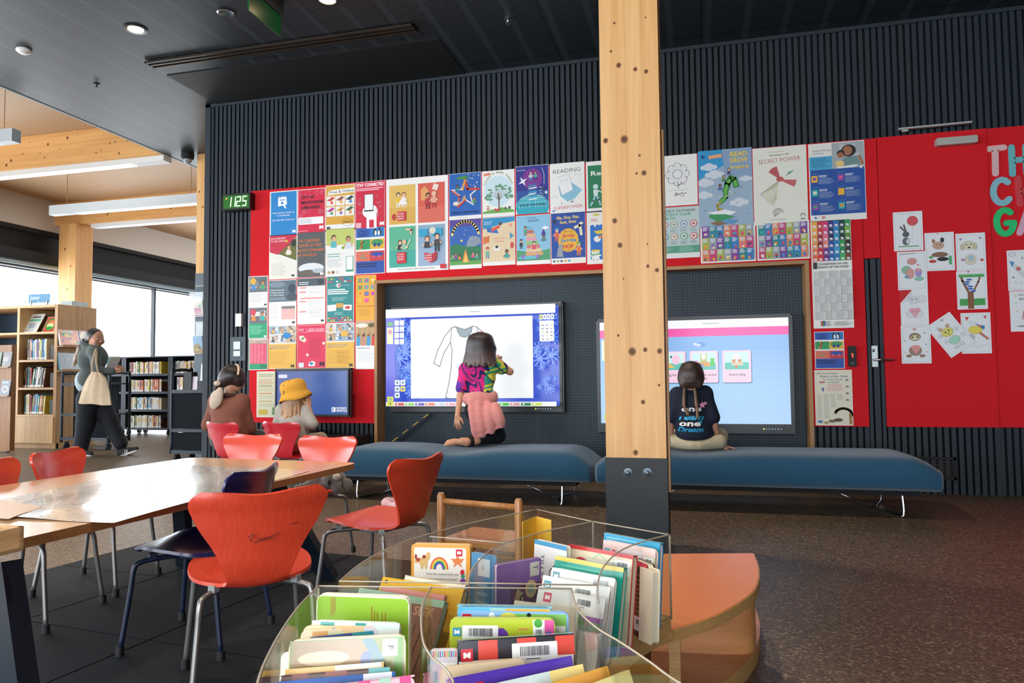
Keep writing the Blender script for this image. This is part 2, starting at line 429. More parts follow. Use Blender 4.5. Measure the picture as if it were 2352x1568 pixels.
m2 = nd(nt, 'ShaderNodeMix', data_type='RGBA'); L(ji, m2.inputs[0]); m2.inputs[6].default_value = (.002, .002, .002, 1); L(mx.outputs[2], m2.inputs[7])
L(m2.outputs[2], b.inputs['Base Color']); b.inputs['Roughness'].default_value = .45
SLOT = m
DULL = mat('black_ceiling_board', '#060708', .6, noise=.2)
f = MB(); f.box((XE, -4.8, ZC), (6.2, 12, ZC+.12))
f.box((-4.50, 5.08, ZC-.004), (-2.05, 5.22, ZC), mi=0)
f.box((-4.53, 5.30, ZC-.006), (-1.95, 5.985, ZC), mi=1)
struct(f, 'ceiling', [SLOT, DULL])
f = MB(); f.box((XE-.03, -4.8, ZC-.005), (XE, 12, ZF)); struct(f, 'ceiling_edge', mat('ceiling_edge_trim', '#8d9698', .5))
m, nt, b = newmat('pinhole_timber'); L = nt.links.new
tc = nd(nt, 'ShaderNodeTexCoord'); sx = nd(nt, 'ShaderNodeSeparateXYZ'); L(tc.outputs['Object'], sx.inputs[0])
hole = mul(gt(fract(sx.outputs[0], .03), .55), gt(fract(sx.outputs[1], .03), .55))
mx = nd(nt, 'ShaderNodeMix', data_type='RGBA'); L(hole, mx.inputs[0]); mx.inputs[6].default_value = (*lin('#c09a72'), 1); mx.inputs[7].default_value = (*lin('#5a4430'), 1)
L(mx.outputs[2], b.inputs['Base Color']); b.inputs['Roughness'].default_value = .6
f = MB(); f.box((-11.3, -4.8, ZF), (XE, 16.2, ZF+.1)); struct(f, 'ceiling', m)
# ---- window wall on the left
CREAM = mat('cream_plaster', '#cfc8bf', .8, noise=.05); DARKM = mat('dark_window_metal', '#1c2228', .45)
BLK = mat('window_head_black', '#0d0f12', .7)
f = MB(); f.box((XW, -4.8, 3.52), (XW+.12, 16.2, ZF)); f.box((XW-.2, -4.8, 2.83), (XW-.05, 16.2, 3.6), mi=1)
f.box((XW-.15, -4.8, 2.83), (XW+.1, 16.2, 2.87), mi=1); f.box((XW-.2, -4.8, 3.45), (XW+.12, 16.2, 3.52), mi=1)
f.box((XW-.1, -4.8, 0), (XW+.02, 16.2, .06), mi=1); struct(f, 'wall_left', [CREAM, BLK])
GLASS = glassy('window_glass', (1, 1, 1), .03)
BLIND = mat('blind_tube', '#7e8f99', .35, metal=.4); BLF = mat('blind_fabric', '#262b30', .8)
ys = [-4.6, -2.4, -.2, 2.0, 4.2, 6.4, 8.5, 10.55, 12.6, 14.7, 16.1]
for i in range(len(ys)-1):
    y0, y1 = ys[i], ys[i+1]
    f = MB(); f.box((XW-.03, y0+.02, .06), (XW-.02, y1-.02, 2.83)); o = struct(f, 'window_%d' % (i+1), GLASS)
    f = MB()
    for a in ((y0-.025, y0+.025),): f.box((XW-.06, a[0], .06), (XW+.02, a[1], 2.83))
    f.box((XW-.06, y0, .06), (XW+.02, y1, .11)); f.build('window_frame', DARKM, o)
# roller blinds drawn up at the head, one per bay
for i, (y0, y1) in enumerate(((6.45, 10.2), (10.75, 15.9))):
    f = MB(); f.tube([(XW+.10, y0, 2.90), (XW+.10, y1, 2.90)], .045, 14)
    r_ = empty('roller_blind', (0, 0, 0), 0, ['rolled-up blind with a steel tube above the window over the wooden bookcase', 'rolled-up blind with a steel tube above the window behind the far black shelves'][i], 'blind', 'roller blinds along the window wall')
    f.build('tube', BLIND, r_, True, angle=.6)
    f = MB(); f.box((XW+.05, y0, 2.94), (XW+.07, y1, 3.14)); f.build('fabric', BLF, r_)
    for ya_ in (y0-.02, y1): f = MB(); f.box((XW+.045, ya_, 2.84), (XW+.15, ya_+.02, 2.96)); f.build('bracket', DARKM, r_)
# far end and the sides nobody sees from here
f = MB(); f.box((-11.2, 16.1, 0), (6.2, 16.25, ZF)); struct(f, 'wall_far', CREAM)
f = MB(); f.box((6.0, -4.8, 0), (6.15, 6.2, ZF)); struct(f, 'wall_right', mat('charcoal_paint', '#15181b', .8))
f = MB(); f.box((-11.2, -4.65, 0), (-9.2, -4.5, ZF)); f.box((2.6, -4.65, 0), (6.2, -4.5, ZF)); f.box((-9.2, -4.65, 3.1), (2.6, -4.5, ZF)); f.box((-9.2, -4.65, 0), (2.6, -4.5, .3))
struct(f, 'wall_front', CREAM)
# ---- timber columns and beams
PINE = wood('pine_z', '#cf9654', '#e8b679', 'z', .5, .5); PINEX = wood('pine_x', '#c98f4f', '#e3ae6c', 'x', .5, .5)
KNOT = mat('knot_brown', '#6a4020', .6, noise=.4, nscale=200)
STEEL = mat('black_steel', '#23282b', .55, noise=.15, nscale=120, bump=.05)
def knots(f, face, pts):
    """face(u, v) -> point, pts: (u, v, r)"""
    for u, v_, r_ in pts:
        for rr_, cc in ((r_, '#9a6432'), (r_*.62, '#5a3418')):
            n = 10; O = face(u, v_); A = face(u+.01, v_)-O; B = face(u, v_+.01)-O
            nn = A.cross(B).normalized()*(.0006 if cc == '#9a6432' else .0009)
            f.add([O+nn+A*100*rr_*math.cos(2*PI*k/n)+B*100*rr_*1.1*math.sin(2*PI*k/n) for k in range(n)], [tuple(range(n))], cc, 1)
KNC = mat('knot_wood', '#ffffff', .6, attr=True)
col1 = empty('timber_column', (-.307, 3.85, 0), 0, 'tall pale pine column with a black steel foot, standing in front of the benches', 'column', kind='thing')
f = MB(); f.box((-.152, -.15, .484), (.152, .15, ZC-.001))
K = [(.43, .42, .022), (.52, .40, .012), (.62, .41, .014), (.55, .75, .010), (.53, .52, .009)]
KP = [(1421, 150, 6), (1459, 159, 5), (1484, 164, 5), (1411, 53, 3), (1391, 323, 6), (1434, 320, 9), (1479, 397, 6), (1462, 398, 3), (1412, 507, 6), (1424, 563, 6), (1488, 611, 4), (1509, 620, 5), (1420, 770, 3), (1452, 807, 9), (1482, 803, 5), (1515, 806, 6), (1477, 923, 5), (1460, 1039, 6), (1469, 357, 3), (1403, 118, 3), (1483, 40, 2), (1514, 884, 3), (1487, 560, 2), (1432, 640, 2)]
def cf(u, v_): return Vector((u, -.15, v_))
kk = []
for px, py, rp in KP:
    q = atY(px, py, 3.7); kk.append((q.x+.307, q.z, rp/430))
knots(f, cf, kk)
f.add([(-.02, -.1502, .49), (-.0185, -.1502, .49), (-.0185, -.1502, ZC), (-.02, -.1502, ZC)], [(0, 1, 2, 3)], '#c08a50', 1)
f.build('timber_shaft', [PINE, KNC], col1)
f = MB(); f.box((-.156, -.154, 0), (.156, .10, .484)); f.build('steel_foot', STEEL, col1)
for px in (1442, 1487):
    q = atY(px, 1085, 3.69); f = MB(); X = Matrix.Translation((q.x+.307, -.154, q.z)) @ Matrix.Rotation(PI/2, 4, 'X')
    f.lathe([(.022, 0), (.022, .003), (.015, .004), (.015, .014), (.009, .016), (.008, .028), (.001, .029)], 12, X=X); f.build('bolt', mat('bolt_steel', '#59636a', .35, metal=.8), col1, True, angle=.6)
f = MB(); f.box((.1565, -.05, .3), (.166, .03, 2.2)); f.build('edge_batten', PINE, col1)
col2 = empty('timber_column', (-5.66, 7.42, 0), 0, 'pale pine column with a grey steel foot, at the left end of the slatted wall', 'column', kind='thing')
f = MB(); f.box((-.128, -.12, 2.18), (.128, .12, ZC))
def cf2(u, v_): return Vector((u, -.12, v_))
knots(f, cf2, [(-.09, 3.17, .012), (-.04, 2.98, .012), (.02, 2.96, .012), (.09, 2.97, .018), (.03, 2.5, .01), (-.02, 3.3, .008)])
f.build('timber_shaft', [PINE, KNC], col2)
f = MB(); f.box((-.132, -.124, 0), (.132, .12, 2.18)); f.build('steel_foot', mat('grey_steel', '#5d6c78', .5, noise=.1), col2)
col3 = empty('timber_column', (-10.52, 10.16, 0), 0, 'pine column standing against the windows, beside the wooden bookcase', 'column', kind='thing')
f = MB(); f.box((-.18, -.18, 0), (.18, .18, 3.639)); knots(f, lambda u, v_: Vector((u, -.18, v_)), [(-.05, 3.2, .02), (.08, 2.9, .015), (.02, 2.5, .015), (-.1, 2.2, .015)])
f.build('timber_shaft', [PINE, KNC], col3)
rnd = random.Random(4)
STRIPM = mat('light_channel_white', '#d9dcdc', .5)
LEDM = mat('led_diffuser', '#fff6e6', .5, emit=9)
for i, (yb, x0, lab) in enumerate(((7.18, XW, 'deep pine ceiling beam, the nearer of the two, running to the window wall'), (10.05, XW, 'deep pine ceiling beam resting on the column by the windows'))):
    r_ = empty('timber_beam', (0, 0, 0), 0, lab, 'beam', 'pine ceiling beams', 'thing')
    f = MB(); f.box((x0, yb, 3.64), (XE-.04, yb+.24, ZF-.002))
    knots(f, lambda u, v_: Vector((u, yb, v_)), [(rnd.uniform(-10.6, -6.3), rnd.uniform(3.67, 4.0), rnd.uniform(.006, .02)) for _ in range(46)])
    f.build('timber', [PINEX, KNC], r_)
    l_ = empty('strip_light', (0, 0, 0), 0, ['white strip light fixed along the underside of the nearer pine beam', 'white strip light fixed along the underside of the far pine beam'][i], 'light', 'strip lights in the far room')
    f = MB(); f.box((x0+.5+i*.35, yb+.05, 3.575), (XE-.06, yb+.19, 3.6395)); f.build('channel', STRIPM, l_)
    f = MB(); f.box((-8.2+i*.3, yb+.075, 3.569), (-6.7+i*.3, yb+.165, 3.5745)); f.build('diffuser', LEDM, l_)
for i, (a, c, y, lab) in enumerate(((-8.6, -6.1, 7.85, 'long white strip light hanging on wires between the two pine beams'), (-9.0, -6.62, 5.60, 'white hanging strip light near the slotted ceiling, cut off by the picture edge'))):
    z = 3.2 if i == 0 else 3.33
    l_ = empty('pendant_light', (0, 0, 0), 0, lab, 'light', 'strip lights in the far room')
    f = MB(); f.box((a, y, z), (c, y+.10, z+.13)); f.build('housing', mat('lamp_grey', '#aeb6ba', .45), l_)
    f = MB(); f.box((a+.45, y+.012, z-.006), (c-.02-(.25 if i else 0), y+.088, z+.0005)); f.build('diffuser', LEDM, l_)
    for xx in (a+.25, c-.25 if i == 0 else c-.16):
        f = MB(); f.tube([(xx, y+.05, z+.13), (xx, y+.05, ZF)], .004, 6); f.build('cable', mat('cable_tan', '#9c7a56', .6), l_)
# ---- ceiling fittings
WHITEP = mat('white_plastic', '#e6e6e2', .4); CHR = mat('chrome', '#c8ccd0', .18, metal=1)
def ceiling_lathe(name, px, py, prof, mt, lab, cat, z=ZC, n=20, group=None):
    q = atZ(px, py, z); o = empty(name, (q.x, q.y, z), 0, lab, cat, group)
    f = MB(); f.lathe([(r_, -h) for r_, h in prof], n, X=Matrix.Scale(1, 4)); f.build('body', mt, o, True, angle=.7); return o
for k, (px, py, lab) in enumerate(((312, 66, 'lit round downlight in the slotted ceiling above the table end'), (752, -2, 'lit round downlight at the top edge of the picture, in the dark ceiling'))):
    q = atZ(px, py, ZC); o = empty('downlight', (q.x, q.y, ZC), 0, lab, 'light', 'round downlights in the dark ceiling')
    f = MB(); f.lathe([(.085, -.001), (.085, -.006), (.065, -.008), (.058, .03), (.05, .05)], 24, cap=False); f.lathe([(.075, -.0008), (.001, -.0007)], 24, cap=False)
    f.build('ring', mat('downlight_ring', '#3a3d40', .3, metal=.6), o, True, angle=.6)
    f = MB(); f.lathe([(.056, -.007), (.03, -.0095), (.001, -.010)], 24, cap=False); f.build('lamp', mat('warm_lamp', '#ffd9a8', .5, emit=30), o, True)
    l = bpy.data.lights.new('downlight_and_fill_beam', 'SPOT'); l.energy = 60; l.color = (1, .85, .66); l.spot_size = R(95); l.spot_blend = .6; l.shadow_soft_size = .05
    lo = bpy.data.objects.new('downlight_and_fill_beam', l); lo.location = (q.x, q.y, ZC-.03); COL.objects.link(lo)
# unseen warm spots at ceiling height, added as fill, without fixtures
for x_, y_ in ((-.5, 1.0), (-2.6, 1.2), (-.9, 4.3), (-4.6, 1.5), (-1.0, -1.0)):
    l = bpy.data.lights.new('downlight_and_fill_beam', 'SPOT'); l.energy = 110; l.color = (1, .86, .70); l.spot_size = R(100); l.spot_blend = .7; l.shadow_soft_size = .06
    lo = bpy.data.objects.new('downlight_and_fill_beam', l); lo.location = (x_, y_, ZC-.03); COL.objects.link(lo)
ceiling_lathe('smoke_detector', 55, 114, [(.055, 0), (.058, .012), (.05, .022), (.03, .034), (.001, .036)], WHITEP, 'small white smoke detector on the slotted ceiling', 'detector')
o = ceiling_lathe('speaker_vent', 519, 29, [(.06, .001), (.064, .006), (.055, .012), (.03, .008), (.001, .008)], CHR, 'round chrome-rimmed fitting in the ceiling beside the exit sign', 'ceiling fitting')
for px, py, lab in ((222, 193, 'small dark sprinkler head on the pale slotted ceiling'), (1167, 45, 'small sprinkler head on the black ceiling near the pine column')):
    o = ceiling_lathe('sprinkler', px, py, [(.03, .001), (.03, .005), (.008, .008), (.008, .03), (.022, .032), (.022, .035), (.001, .036)], CHR if px > 1000 else DARKM, lab, 'sprinkler', group='ceiling sprinklers')
q = atZ(460, 365, ZC); o = empty('security_camera', (q.x+.02, q.y-.25, ZC), 0, 'black dome camera under the ceiling edge beside the far pine column', 'camera')
f = MB(); f.lathe([(.07, 0), (.075, -.02), (.072, -.07), (.05, -.085)], 20); f.build('housing', BLK, o, True, angle=.7)
f = MB(); f.ball((0, 0, -.085), .052, n=18, m=10); f.build('dome', mat('dome_smoke', '#8c9698', .15), o, True)
# exit sign, seen edge-on from below
qa = atZ(556, 8, 3.55); o = empty('exit_sign', (qa.x+.17, qa.y+.02, ZC), 0, 'green glowing exit sign hanging under the black ceiling, seen from below', 'sign')
f = MB(); f.box((-.02, -.20, -.09), (.02, .20, 0)); f.build('housing', mat('sign_box', '#2b3033', .5), o)
f = MB(); f.box((-.006, -.19, -.24), (.006, .19, -.09)); f.build('panel', mat('green_sign_panel', '#0a4a26', .3, emit=.12), o)
# slot diffusers in the ceiling
f = MB()
for dy in (0, .05, .10): f.box((-4.50, 5.0+dy, ZC-.024), (-2.05, 5.018+dy, ZC-.007))
f.box((-4.50, 5.0, ZC-.024), (-4.49, 5.118, ZC-.007)); f.box((-2.06, 5.0, ZC-.024), (-2.05, 5.118, ZC-.007))
o = f.build('air_diffuser', mat('diffuser_metal', '#33291f', .4, metal=.3)); tag(o, 'long narrow slotted air diffuser in the black ceiling', 'air vent')
# air grille low in the slats right of the bench
a, c_ = atY(2095, 1048, 5.99), atY(2197, 1102, 5.99)
o = empty('air_grille', (a.x, 5.975, c_.z), 0, 'black louvred air grille low on the slatted wall, behind the right bench end', 'air vent')
wd, ht = c_.x-a.x, a.z-c_.z
f = MB(); f.box((0, 0, 0), (wd, .02, .02)); f.box((0, 0, ht-.02), (wd, .02, ht)); f.box((0, 0, 0), (.02, .02, ht)); f.box((wd-.02, 0, 0), (wd, .02, ht)); f.build('frame', BLK, o)
f = MB()
for k in range(7): f.box((.02, .003, .025+k*(ht-.05)/7), (wd-.02, .018, .033+k*(ht-.05)/7))
f.build('louvre', mat('grille_brown', '#3a2f28', .4, metal=.5), o)
# ================================================================ ON THE WALL
FELT = mat('red_felt', '#e0101f', .9, noise=.22, nscale=160, bump=.2, bscale=300)
def board(name, polys, lab, y0=5.970, y1=5.999, cat='pinboard'):
    f = MB()
    for x0, x1, z0, z1 in polys: f.box((x0, y0, z0), (x1, y1, z1))
    o = f.build(name, FELT); return tag(o, lab, cat)
board('pinboard', [(-4.125, -2.828, .497, 2.717)], 'red felt pinboard between the slats and the screen recess, covered in rows of posters')
board('pinboard', [(-2.826, .872, 1.796, 2.717)], 'long red felt pinboard above the two large screens, full of picture posters')
board('pinboard', [(.875, 1.268, .497, 2.717)], 'narrow red felt pinboard right of the recess, under the convention poster')
board('pinboard', [(1.272, 1.385, 1.785, 2.717)], 'short red felt panel over the dark door gap')
door = empty('door_1', (0, 0, 0), 0, 'wide red felt-covered door with children\'s drawings and a steel lever handle', 'door', kind='structure')
f = MB(); f.box((1.39, 5.962, .497), (2.135, 5.998, 2.717)); f.build('door_leaf', FELT, door)
f = MB()
for x0, x1 in ((1.275, 1.298), (1.312, 1.352), (1.362, 1.386)): f.box((x0, 5.975, 0), (x1, 6.02, 1.78))
x_ = 1.40
while x_ < 2.13: f.box((x_, 5.985, 0), (x_+.03, 6.02, .497)); x_ += .0475
f.box((1.27, 6.02, 0), (2.14, 6.028, 2.7), mi=1)
f.build('door_slats', [SLAT, BLACK], door)
h = MB(); a = atY(2001, 794, 5.96); c_ = atY(2016, 842, 5.96)
h.box((a.x, 5.945, c_.z), (c_.x, 5.963, a.z)); hp = h.build('handle_plate', mat('satin_steel', '#b9bfc2', .35, metal=.7), door)
q = atY(2007, 826, 5.93); h = MB(); h.tube([(q.x, 5.95, q.z), (q.x, 5.91, q.z), (q.x+.02, 5.905, q.z), (q.x+.13, 5.905, q.z-.003)], .008, 10); h.build('lever', CHR, hp, True)
h = MB(); h.tube([(q.x, 5.946, q.z+.07), (q.x, 5.938, q.z+.07)], .011, 12); h.build('lock', CHR, hp, True)
cl = empty('door_closer', (0, 0, 0), 0); cl.parent = door
a = atY(2147, 306, 5.93); c_ = atY(2243, 329, 5.93); h = MB(); h.prism(rrect(0, 0, c_.x-a.x, .055, .012), -.02, .03); 
X = frame((a.x, 5.93, c_.z), (1, 0, 0), (0, 0, 1)); h.V = [X @ v_ for v_ in h.V]; h.build('closer_body', mat('closer_silver', '#b5b2aa', .45, metal=.2), cl)
h = MB(); h.bar((1.535, 5.94, 2.76), (2.03, 5.94, 2.765), .035, .012); h.bar((1.56, 5.94, 2.745), (1.60, 5.94, 2.745), .02, .015); h.build('slide_arm', mat('closer_rail', '#b4b6b4', .45, metal=.2), cl)
board('pinboard', [(2.139, 3.4, .497, 2.717)], 'red felt pinboard at the right edge of the picture with cut-out letters')
# card reader, switches, clock
q = atY(1957, 818, 5.96); f = MB(); f.prism(rrect(-.028, -.08, .028, .08, .01), 0, .025); X = frame((q.x, 5.97, q.z), (1, 0, 0), (0, 0, 1)); f.V = [X @ v_ for v_ in f.V]
o = f.build('card_reader', mat('reader_black', '#08090a', .6)); tag(o, 'small black card reader with a red light, left of the red door', 'card reader')
f = MB(X=frame((q.x, 5.944, q.z), (1, 0, 0), (0, 0, 1))); f.e(0, .012, .006, .012, '#ff3020'); f.e(.002, -.004, .004, .008, '#ff3020'); f.build('red_light', screen_mat('red_led', 2), o)
f = MB(X=frame((q.x, 5.944, q.z), (1, 0, 0), (0, 0, 1))); f.t('pass', 0, -.056, .008, '#b0b4b8', al='c'); f.build('marking', PRINT, o)
q = atY(550, 735, 5.99); f = MB(); f.prism(rrect(-.032, -.062, .032, .062, .006), 0, .03); X = frame((q.x, 6.0, q.z), (1, 0, 0), (0, 0, 1)); f.V = [X @ v_ for v_ in f.V]
o = f.build('thermostat', WHITEP); tag(o, 'small white wall sensor on the dark slats, above the switch plate', 'wall sensor')
q = atY(545, 801, 5.98); o = empty('switch_plate', (q.x, 5.99, q.z), 0, 'grey switch plate with two pale panels on the slats behind the child with the hairband', 'switch')
f = MB(); f.box((-.085, -.004, -.115), (.085, .012, .115)); f.build('plate', mat('plate_grey', '#3a4954', .5), o)
f = MB(); f.box((-.04, -.014, -.005), (.034, -.004, .07)); f.box((-.04, -.014, -.07), (.034, -.004, -.02)); f.build('panel', mat('pale_glass', '#c9d6dc', .2), o)
q = atY(543, 463, 5.9); o = empty('digital_clock', (q.x, 5.925, q.z), 0, 'black digital clock with glowing green digits 1125 at the corner of the slatted wall', 'clock')
f = MB(); f.box((-.155, -.03, -.08), (.155, .044, .08)); f.box((-.155, .044, -.04), (.05, .074, .04)); f.build('case', mat('clock_black', '#0a0c0c', .35), o)
f = MB(X=frame((0, -.0305, 0), (1, 0, 0), (0, 0, 1)))
f.r(-.14, -.063, .14, .063, '#0c5a14'); 
SEG = {'1': 'bc', '2': 'abged', '5': 'afgcd'}
for d, cx in (('1', -.075), ('1', -.028), ('2', .027), ('5', .092)):
    w2, h2, th = .019, .044, .011; sh = .12
    pts = {'a': ((-w2, h2), (w2, h2)), 'b': ((w2, h2), (w2, 0)), 'c': ((w2, 0), (w2, -h2)), 'd': ((-w2, -h2), (w2, -h2)), 'e': ((-w2, 0), (-w2, -h2)), 'f': ((-w2, h2), (-w2, 0)), 'g': ((-w2, 0), (w2, 0))}
    for s_ in SEG[d]: f.ln([(cx+x+y*sh, y) for x, y in pts[s_]], th, '#d8ffd0')
f.e(-.105, .035, .012, .008, '#c9a860')
f.build('display', screen_mat('clock_display', 1.0), o)

# ---------------------------------------------------------------- artwork helpers
PAL = ['#e84a3c', '#f2b93b', '#3a8fd0', '#3aa76d', '#8c4fb0', '#f08a3c', '#e85a9a', '#2fb5b0', '#f6e9c9', '#34495e']
SK = ['#f0c09a', '#c98a62', '#8a5a3c', '#e8b088']
def guy(f, x, y, s, shirt='#3a8fd0', hair='#3a2418', skin='#f0c09a', legs=None, hat=None):
    """small printed figure, head up"""
    if legs:
        f.ln([(x-.10*s, y-.62*s), (x-.13*s, y-1.05*s)], .13*s, legs); f.ln([(x+.10*s, y-.62*s), (x+.13*s, y-1.05*s)], .13*s, legs)
    f.ln([(x-.16*s, y-.30*s), (x-.36*s, y-.52*s)], .10*s, skin); f.ln([(x+.16*s, y-.30*s), (x+.34*s, y-.5*s)], .10*s, skin)
    f.p([(x-.2*s, y-.2*s), (x+.2*s, y-.2*s), (x+.25*s, y-.68*s), (x-.25*s, y-.68*s)], shirt)
    f.e(x, y+.06*s, .20*s, .23*s, hair); f.e(x+.02*s, y-.01*s, .155*s, .185*s, skin)
    f.e(x-.03*s, y+.01*s, .018*s, .02*s, '#222222', 6); f.e(x+.08*s, y+.01*s, .018*s, .02*s, '#222222', 6)
    if hat: f.p([(x-.22*s, y+.1*s), (x+.24*s, y+.1*s), (x+.14*s, y+.3*s), (x-.12*s, y+.3*s)], hat)
def photo(f, x0, y0, x1, y1, seed=1, bg='#9aa7a0', n=3, cols=None):
    r_ = random.Random(seed); w_, h_ = x1-x0, y1-y0; f.r(x0, y0, x1, y1, bg)
    for k in range(5):
        a = r_.uniform(x0, x1-.2*w_); b_ = r_.uniform(y0, y1-.2*h_); f.r(a, b_, min(x1, a+r_.uniform(.12, .5)*w_), min(y1, b_+r_.uniform(.08, .35)*h_), r_.choice(cols or ['#c9c2b4', '#7a8a90', '#dfe4e2', '#a58a70', '#5c6a70']))
    for k in range(n):
        s = h_*.62; guy(f, x0+w_*(k+.5)/n, y0+h_*.60, min(s, w_/n*1.7), r_.choice(PAL), r_.choice(['#2a1a12', '#5a3a20', '#101010', '#a87840']), r_.choice(SK))
def emb(f, x, y, s, col):
    """folded-ribbon letter mark used by the city on its notices"""
    f.p([(x-s, y-s*.75), (x-s, y+s*.75), (x-s*.35, y+s*.75), (x, y+.2*s), (x, y-.35*s), (x-.4*s, y-.75*s)], col)
    f.p([(x+s, y-s*.75), (x+s, y+s*.75), (x+s*.35, y+s*.75), (x, y+.2*s), (x, y-.35*s), (x+.4*s, y-.75*s)], col)
def star(f, x, y, r_, col, k=.45, n=5, rot=90):
    f.p([(x+(r_ if i % 2 == 0 else r_*k)*math.cos(R(rot+180*i/n)), y+(r_ if i % 2 == 0 else r_*k)*math.sin(R(rot+180*i/n))) for i in range(2*n)], col)
def flower(f, x, y, r_, col, c2='#f7d94c', n=6):
    for k in range(n): f.e(x+r_*.6*math.cos(2*PI*k/n), y+r_*.6*math.sin(2*PI*k/n), r_*.38, r_*.38, col, 8)
    f.e(x, y, r_*.35, r_*.35, c2, 8)
def cloud(f, x, y, s, col='#ffffff'):
    for a, b_, c_ in ((-.6, 0, .4), (0, .15, .55), (.6, 0, .42), (0, -.1, .5)): f.e(x+a*s, y+b_*s, c_*s, c_*s*.7, col, 12)
def tree(f, x, y, s, trunk='#6a4a30', leaf='#4f9a50', n=26, seed=3):
    r_ = random.Random(seed)
    f.ln([(x, y), (x, y+.35*s), (x-.03*s, y+.6*s)], .05*s, trunk)
    for k in range(9):
        a = R(20+140*k/8); L_ = s*r_.uniform(.35, .6); ex, ey = x+L_*math.cos(a)*.8, y+.4*s+L_*math.sin(a); f.ln([(x, y+.35*s), (x+(ex-x)*.5, y+.38*s+(ey-y-.38*s)*.6), (ex, ey)], .014*s, trunk)
    for k in range(n):
        a = R(r_.uniform(0, 180)); L_ = s*r_.uniform(.3, .62); f.e(x+L_*math.cos(a)*.9, y+.38*s+L_*math.sin(a), .05*s, .035*s, leaf, 8)
def bird(f, x, y, s, col): f.ln([(x-s, y+.4*s), (x, y), (x+s, y+.5*s)], .3*s, col)

def poster(lab, tl, br, art, cat='poster', group=None, base='#f4f3ee', Y=5.968, rot=0, name=None, m_=None, th=.0008, curl=0):
    a, c_ = atY(tl[0], tl[1], Y), atY(br[0], br[1], Y)
    w_, h_ = c_.x-a.x, a.z-c_.z; H_ = h_/w_
    f = MB(X=Matrix.Scale(w_, 4)); f.dz = 3e-4
    P = [[(i/4, j*H_/4, -.002+curl*((i/4-.5)**2)*(j/4)) for i in range(5)] for j in range(5)]
    f.box((0, 0, -.003), (1, H_, 0), base); f.layer = 1; f.clip = (1, H_)
    art(f, H_)
    o = f.build(name or 'poster', m_ or PRINT)
    ca, sa = math.cos(rot), math.sin(rot)
    if rot:
        cx, cz = (a.x+c_.x)/2, (a.z+c_.z)/2; ox = cx-(w_/2*ca-h_/2*sa); oz = cz-(w_/2*sa+h_/2*ca)
    else: ox, oz = a.x, c_.z
    o.matrix_world = frame((ox, Y, oz), (ca, 0, sa), (-sa, 0, ca))
    return tag(o, lab, cat, group)
GP = 'notices and posters on the red boards'
RN = random.Random(11)
# ---- upper left rows
def a1(f, H):
    f.r(.04, .03, .97, H-.03, '#1b86cc'); f.p([(.3, H*.66), (.62, H*.69), (.6, H*.86), (.3, H*.84)], '#ffffff'); f.r(.35, H*.79, .56, H*.81, '#1b86cc')
    for k in range(4): f.e(.34+k*.07, H*.86, .02, .03, '#ffffff', 8)
    f.ln([(.47, H*.72), (.57, H*.62)], .05, '#ffffff'); f.e(.45, H*.73, .07, .07, '#ffffff'); f.e(.45, H*.73, .045, .045, '#1b86cc')
    f.t('Want to know what\'s on', .5, H*.50, .045, '#ffffff', .80, al='c'); f.t('in Docklands?', .5, H*.44, .045, '#ffffff', .45, al='c'); f.t('Scan the QR to find out', .5, H*.34, .045, '#ffffff', .80, al='c')
    emb(f, .88, H*.085, .06, '#ffffff')
poster('blue poster with a white calendar and magnifier, topmost at the left end of the notices', (620, 441), (683, 539), a1, group=GP)
def a2(f, H):
    f.r(.02, .03, .98, H-.02, '#d8123f'); r_ = random.Random(2)
    for k in range(26): f.arc(r_.choice([r_.uniform(.04, .3), r_.uniform(.75, .96), r_.uniform(.1, .9)]), r_.choice([r_.uniform(.38, .55)*H, r_.uniform(.85, .97)*H, r_.uniform(.42, .5)*H]), r_.uniform(.02, .07), r_.uniform(.02, .07), 0, 360, .012, '#ef7f96', 8)
    for k, s_ in enumerate(('CITY OF', 'MELBOURNE', 'LIBRARIES')): f.t(s_, .13, H*(.78-k*.115), .095, '#43102a', [.46, .80, .66][k], bold=.03)
    f.p(rrect(.04, H*.20, .93, H*.36, .03), '#f8f8f8'); f.lines(.08, H*.34, .62, H*.22, 3, '#b8b8b8'); emb(f, .86, H*.12, .075, '#ffffff'); f.lines(.06, H*.07, .5, H*.04, 1, '#f7b5c0')
poster('crimson City of Melbourne Libraries poster with dark lettering, second along the top row', (684, 436), (747.5, 533), a2, group=GP)
def a3(f, H):
    f.r(.01, .14*H, .98, H-.02, '#e0a93c'); f.p([(.06, H*.79), (.98, H*.82), (.98, H*.92), (.12, H*.89)], '#f6f4ea'); f.t('Free & Online', .14, H*.82, .085, '#1d3c55', .82, a=.03)
    pc = ['#d8423c', '#a5563a', '#1c3f5c', '#c03fa0', '#e0a93c', '#1d6b3a']
    for k in range(6):
        x0, y0 = .03+(k % 3)*.325, H*(.55-(k//3)*.235); f.r(x0, y0, x0+.30, y0+H*.21, '#f2f0ea'); f.p([(x0, y0+H*.12), (x0+.2, y0+H*.2), (x0+.29, y0+H*.17), (x0+.15, y0+H*.1)], pc[k]); guy(f, x0+.18, y0+H*.12, .17, PAL[k], '#2a1a12', SK[k % 4])
    f.t('FREE', .62, H*.16, .055, '#7a5a1c', .26); f.arc(.75, H*.17, .17, .12, 0, 360, .008, '#7a5a1c'); emb(f, .10, H*.07, .05, '#333333')
poster('mustard Free & Online poster with six small photos', (748.5, 427), (815, 527), a3, group=GP)
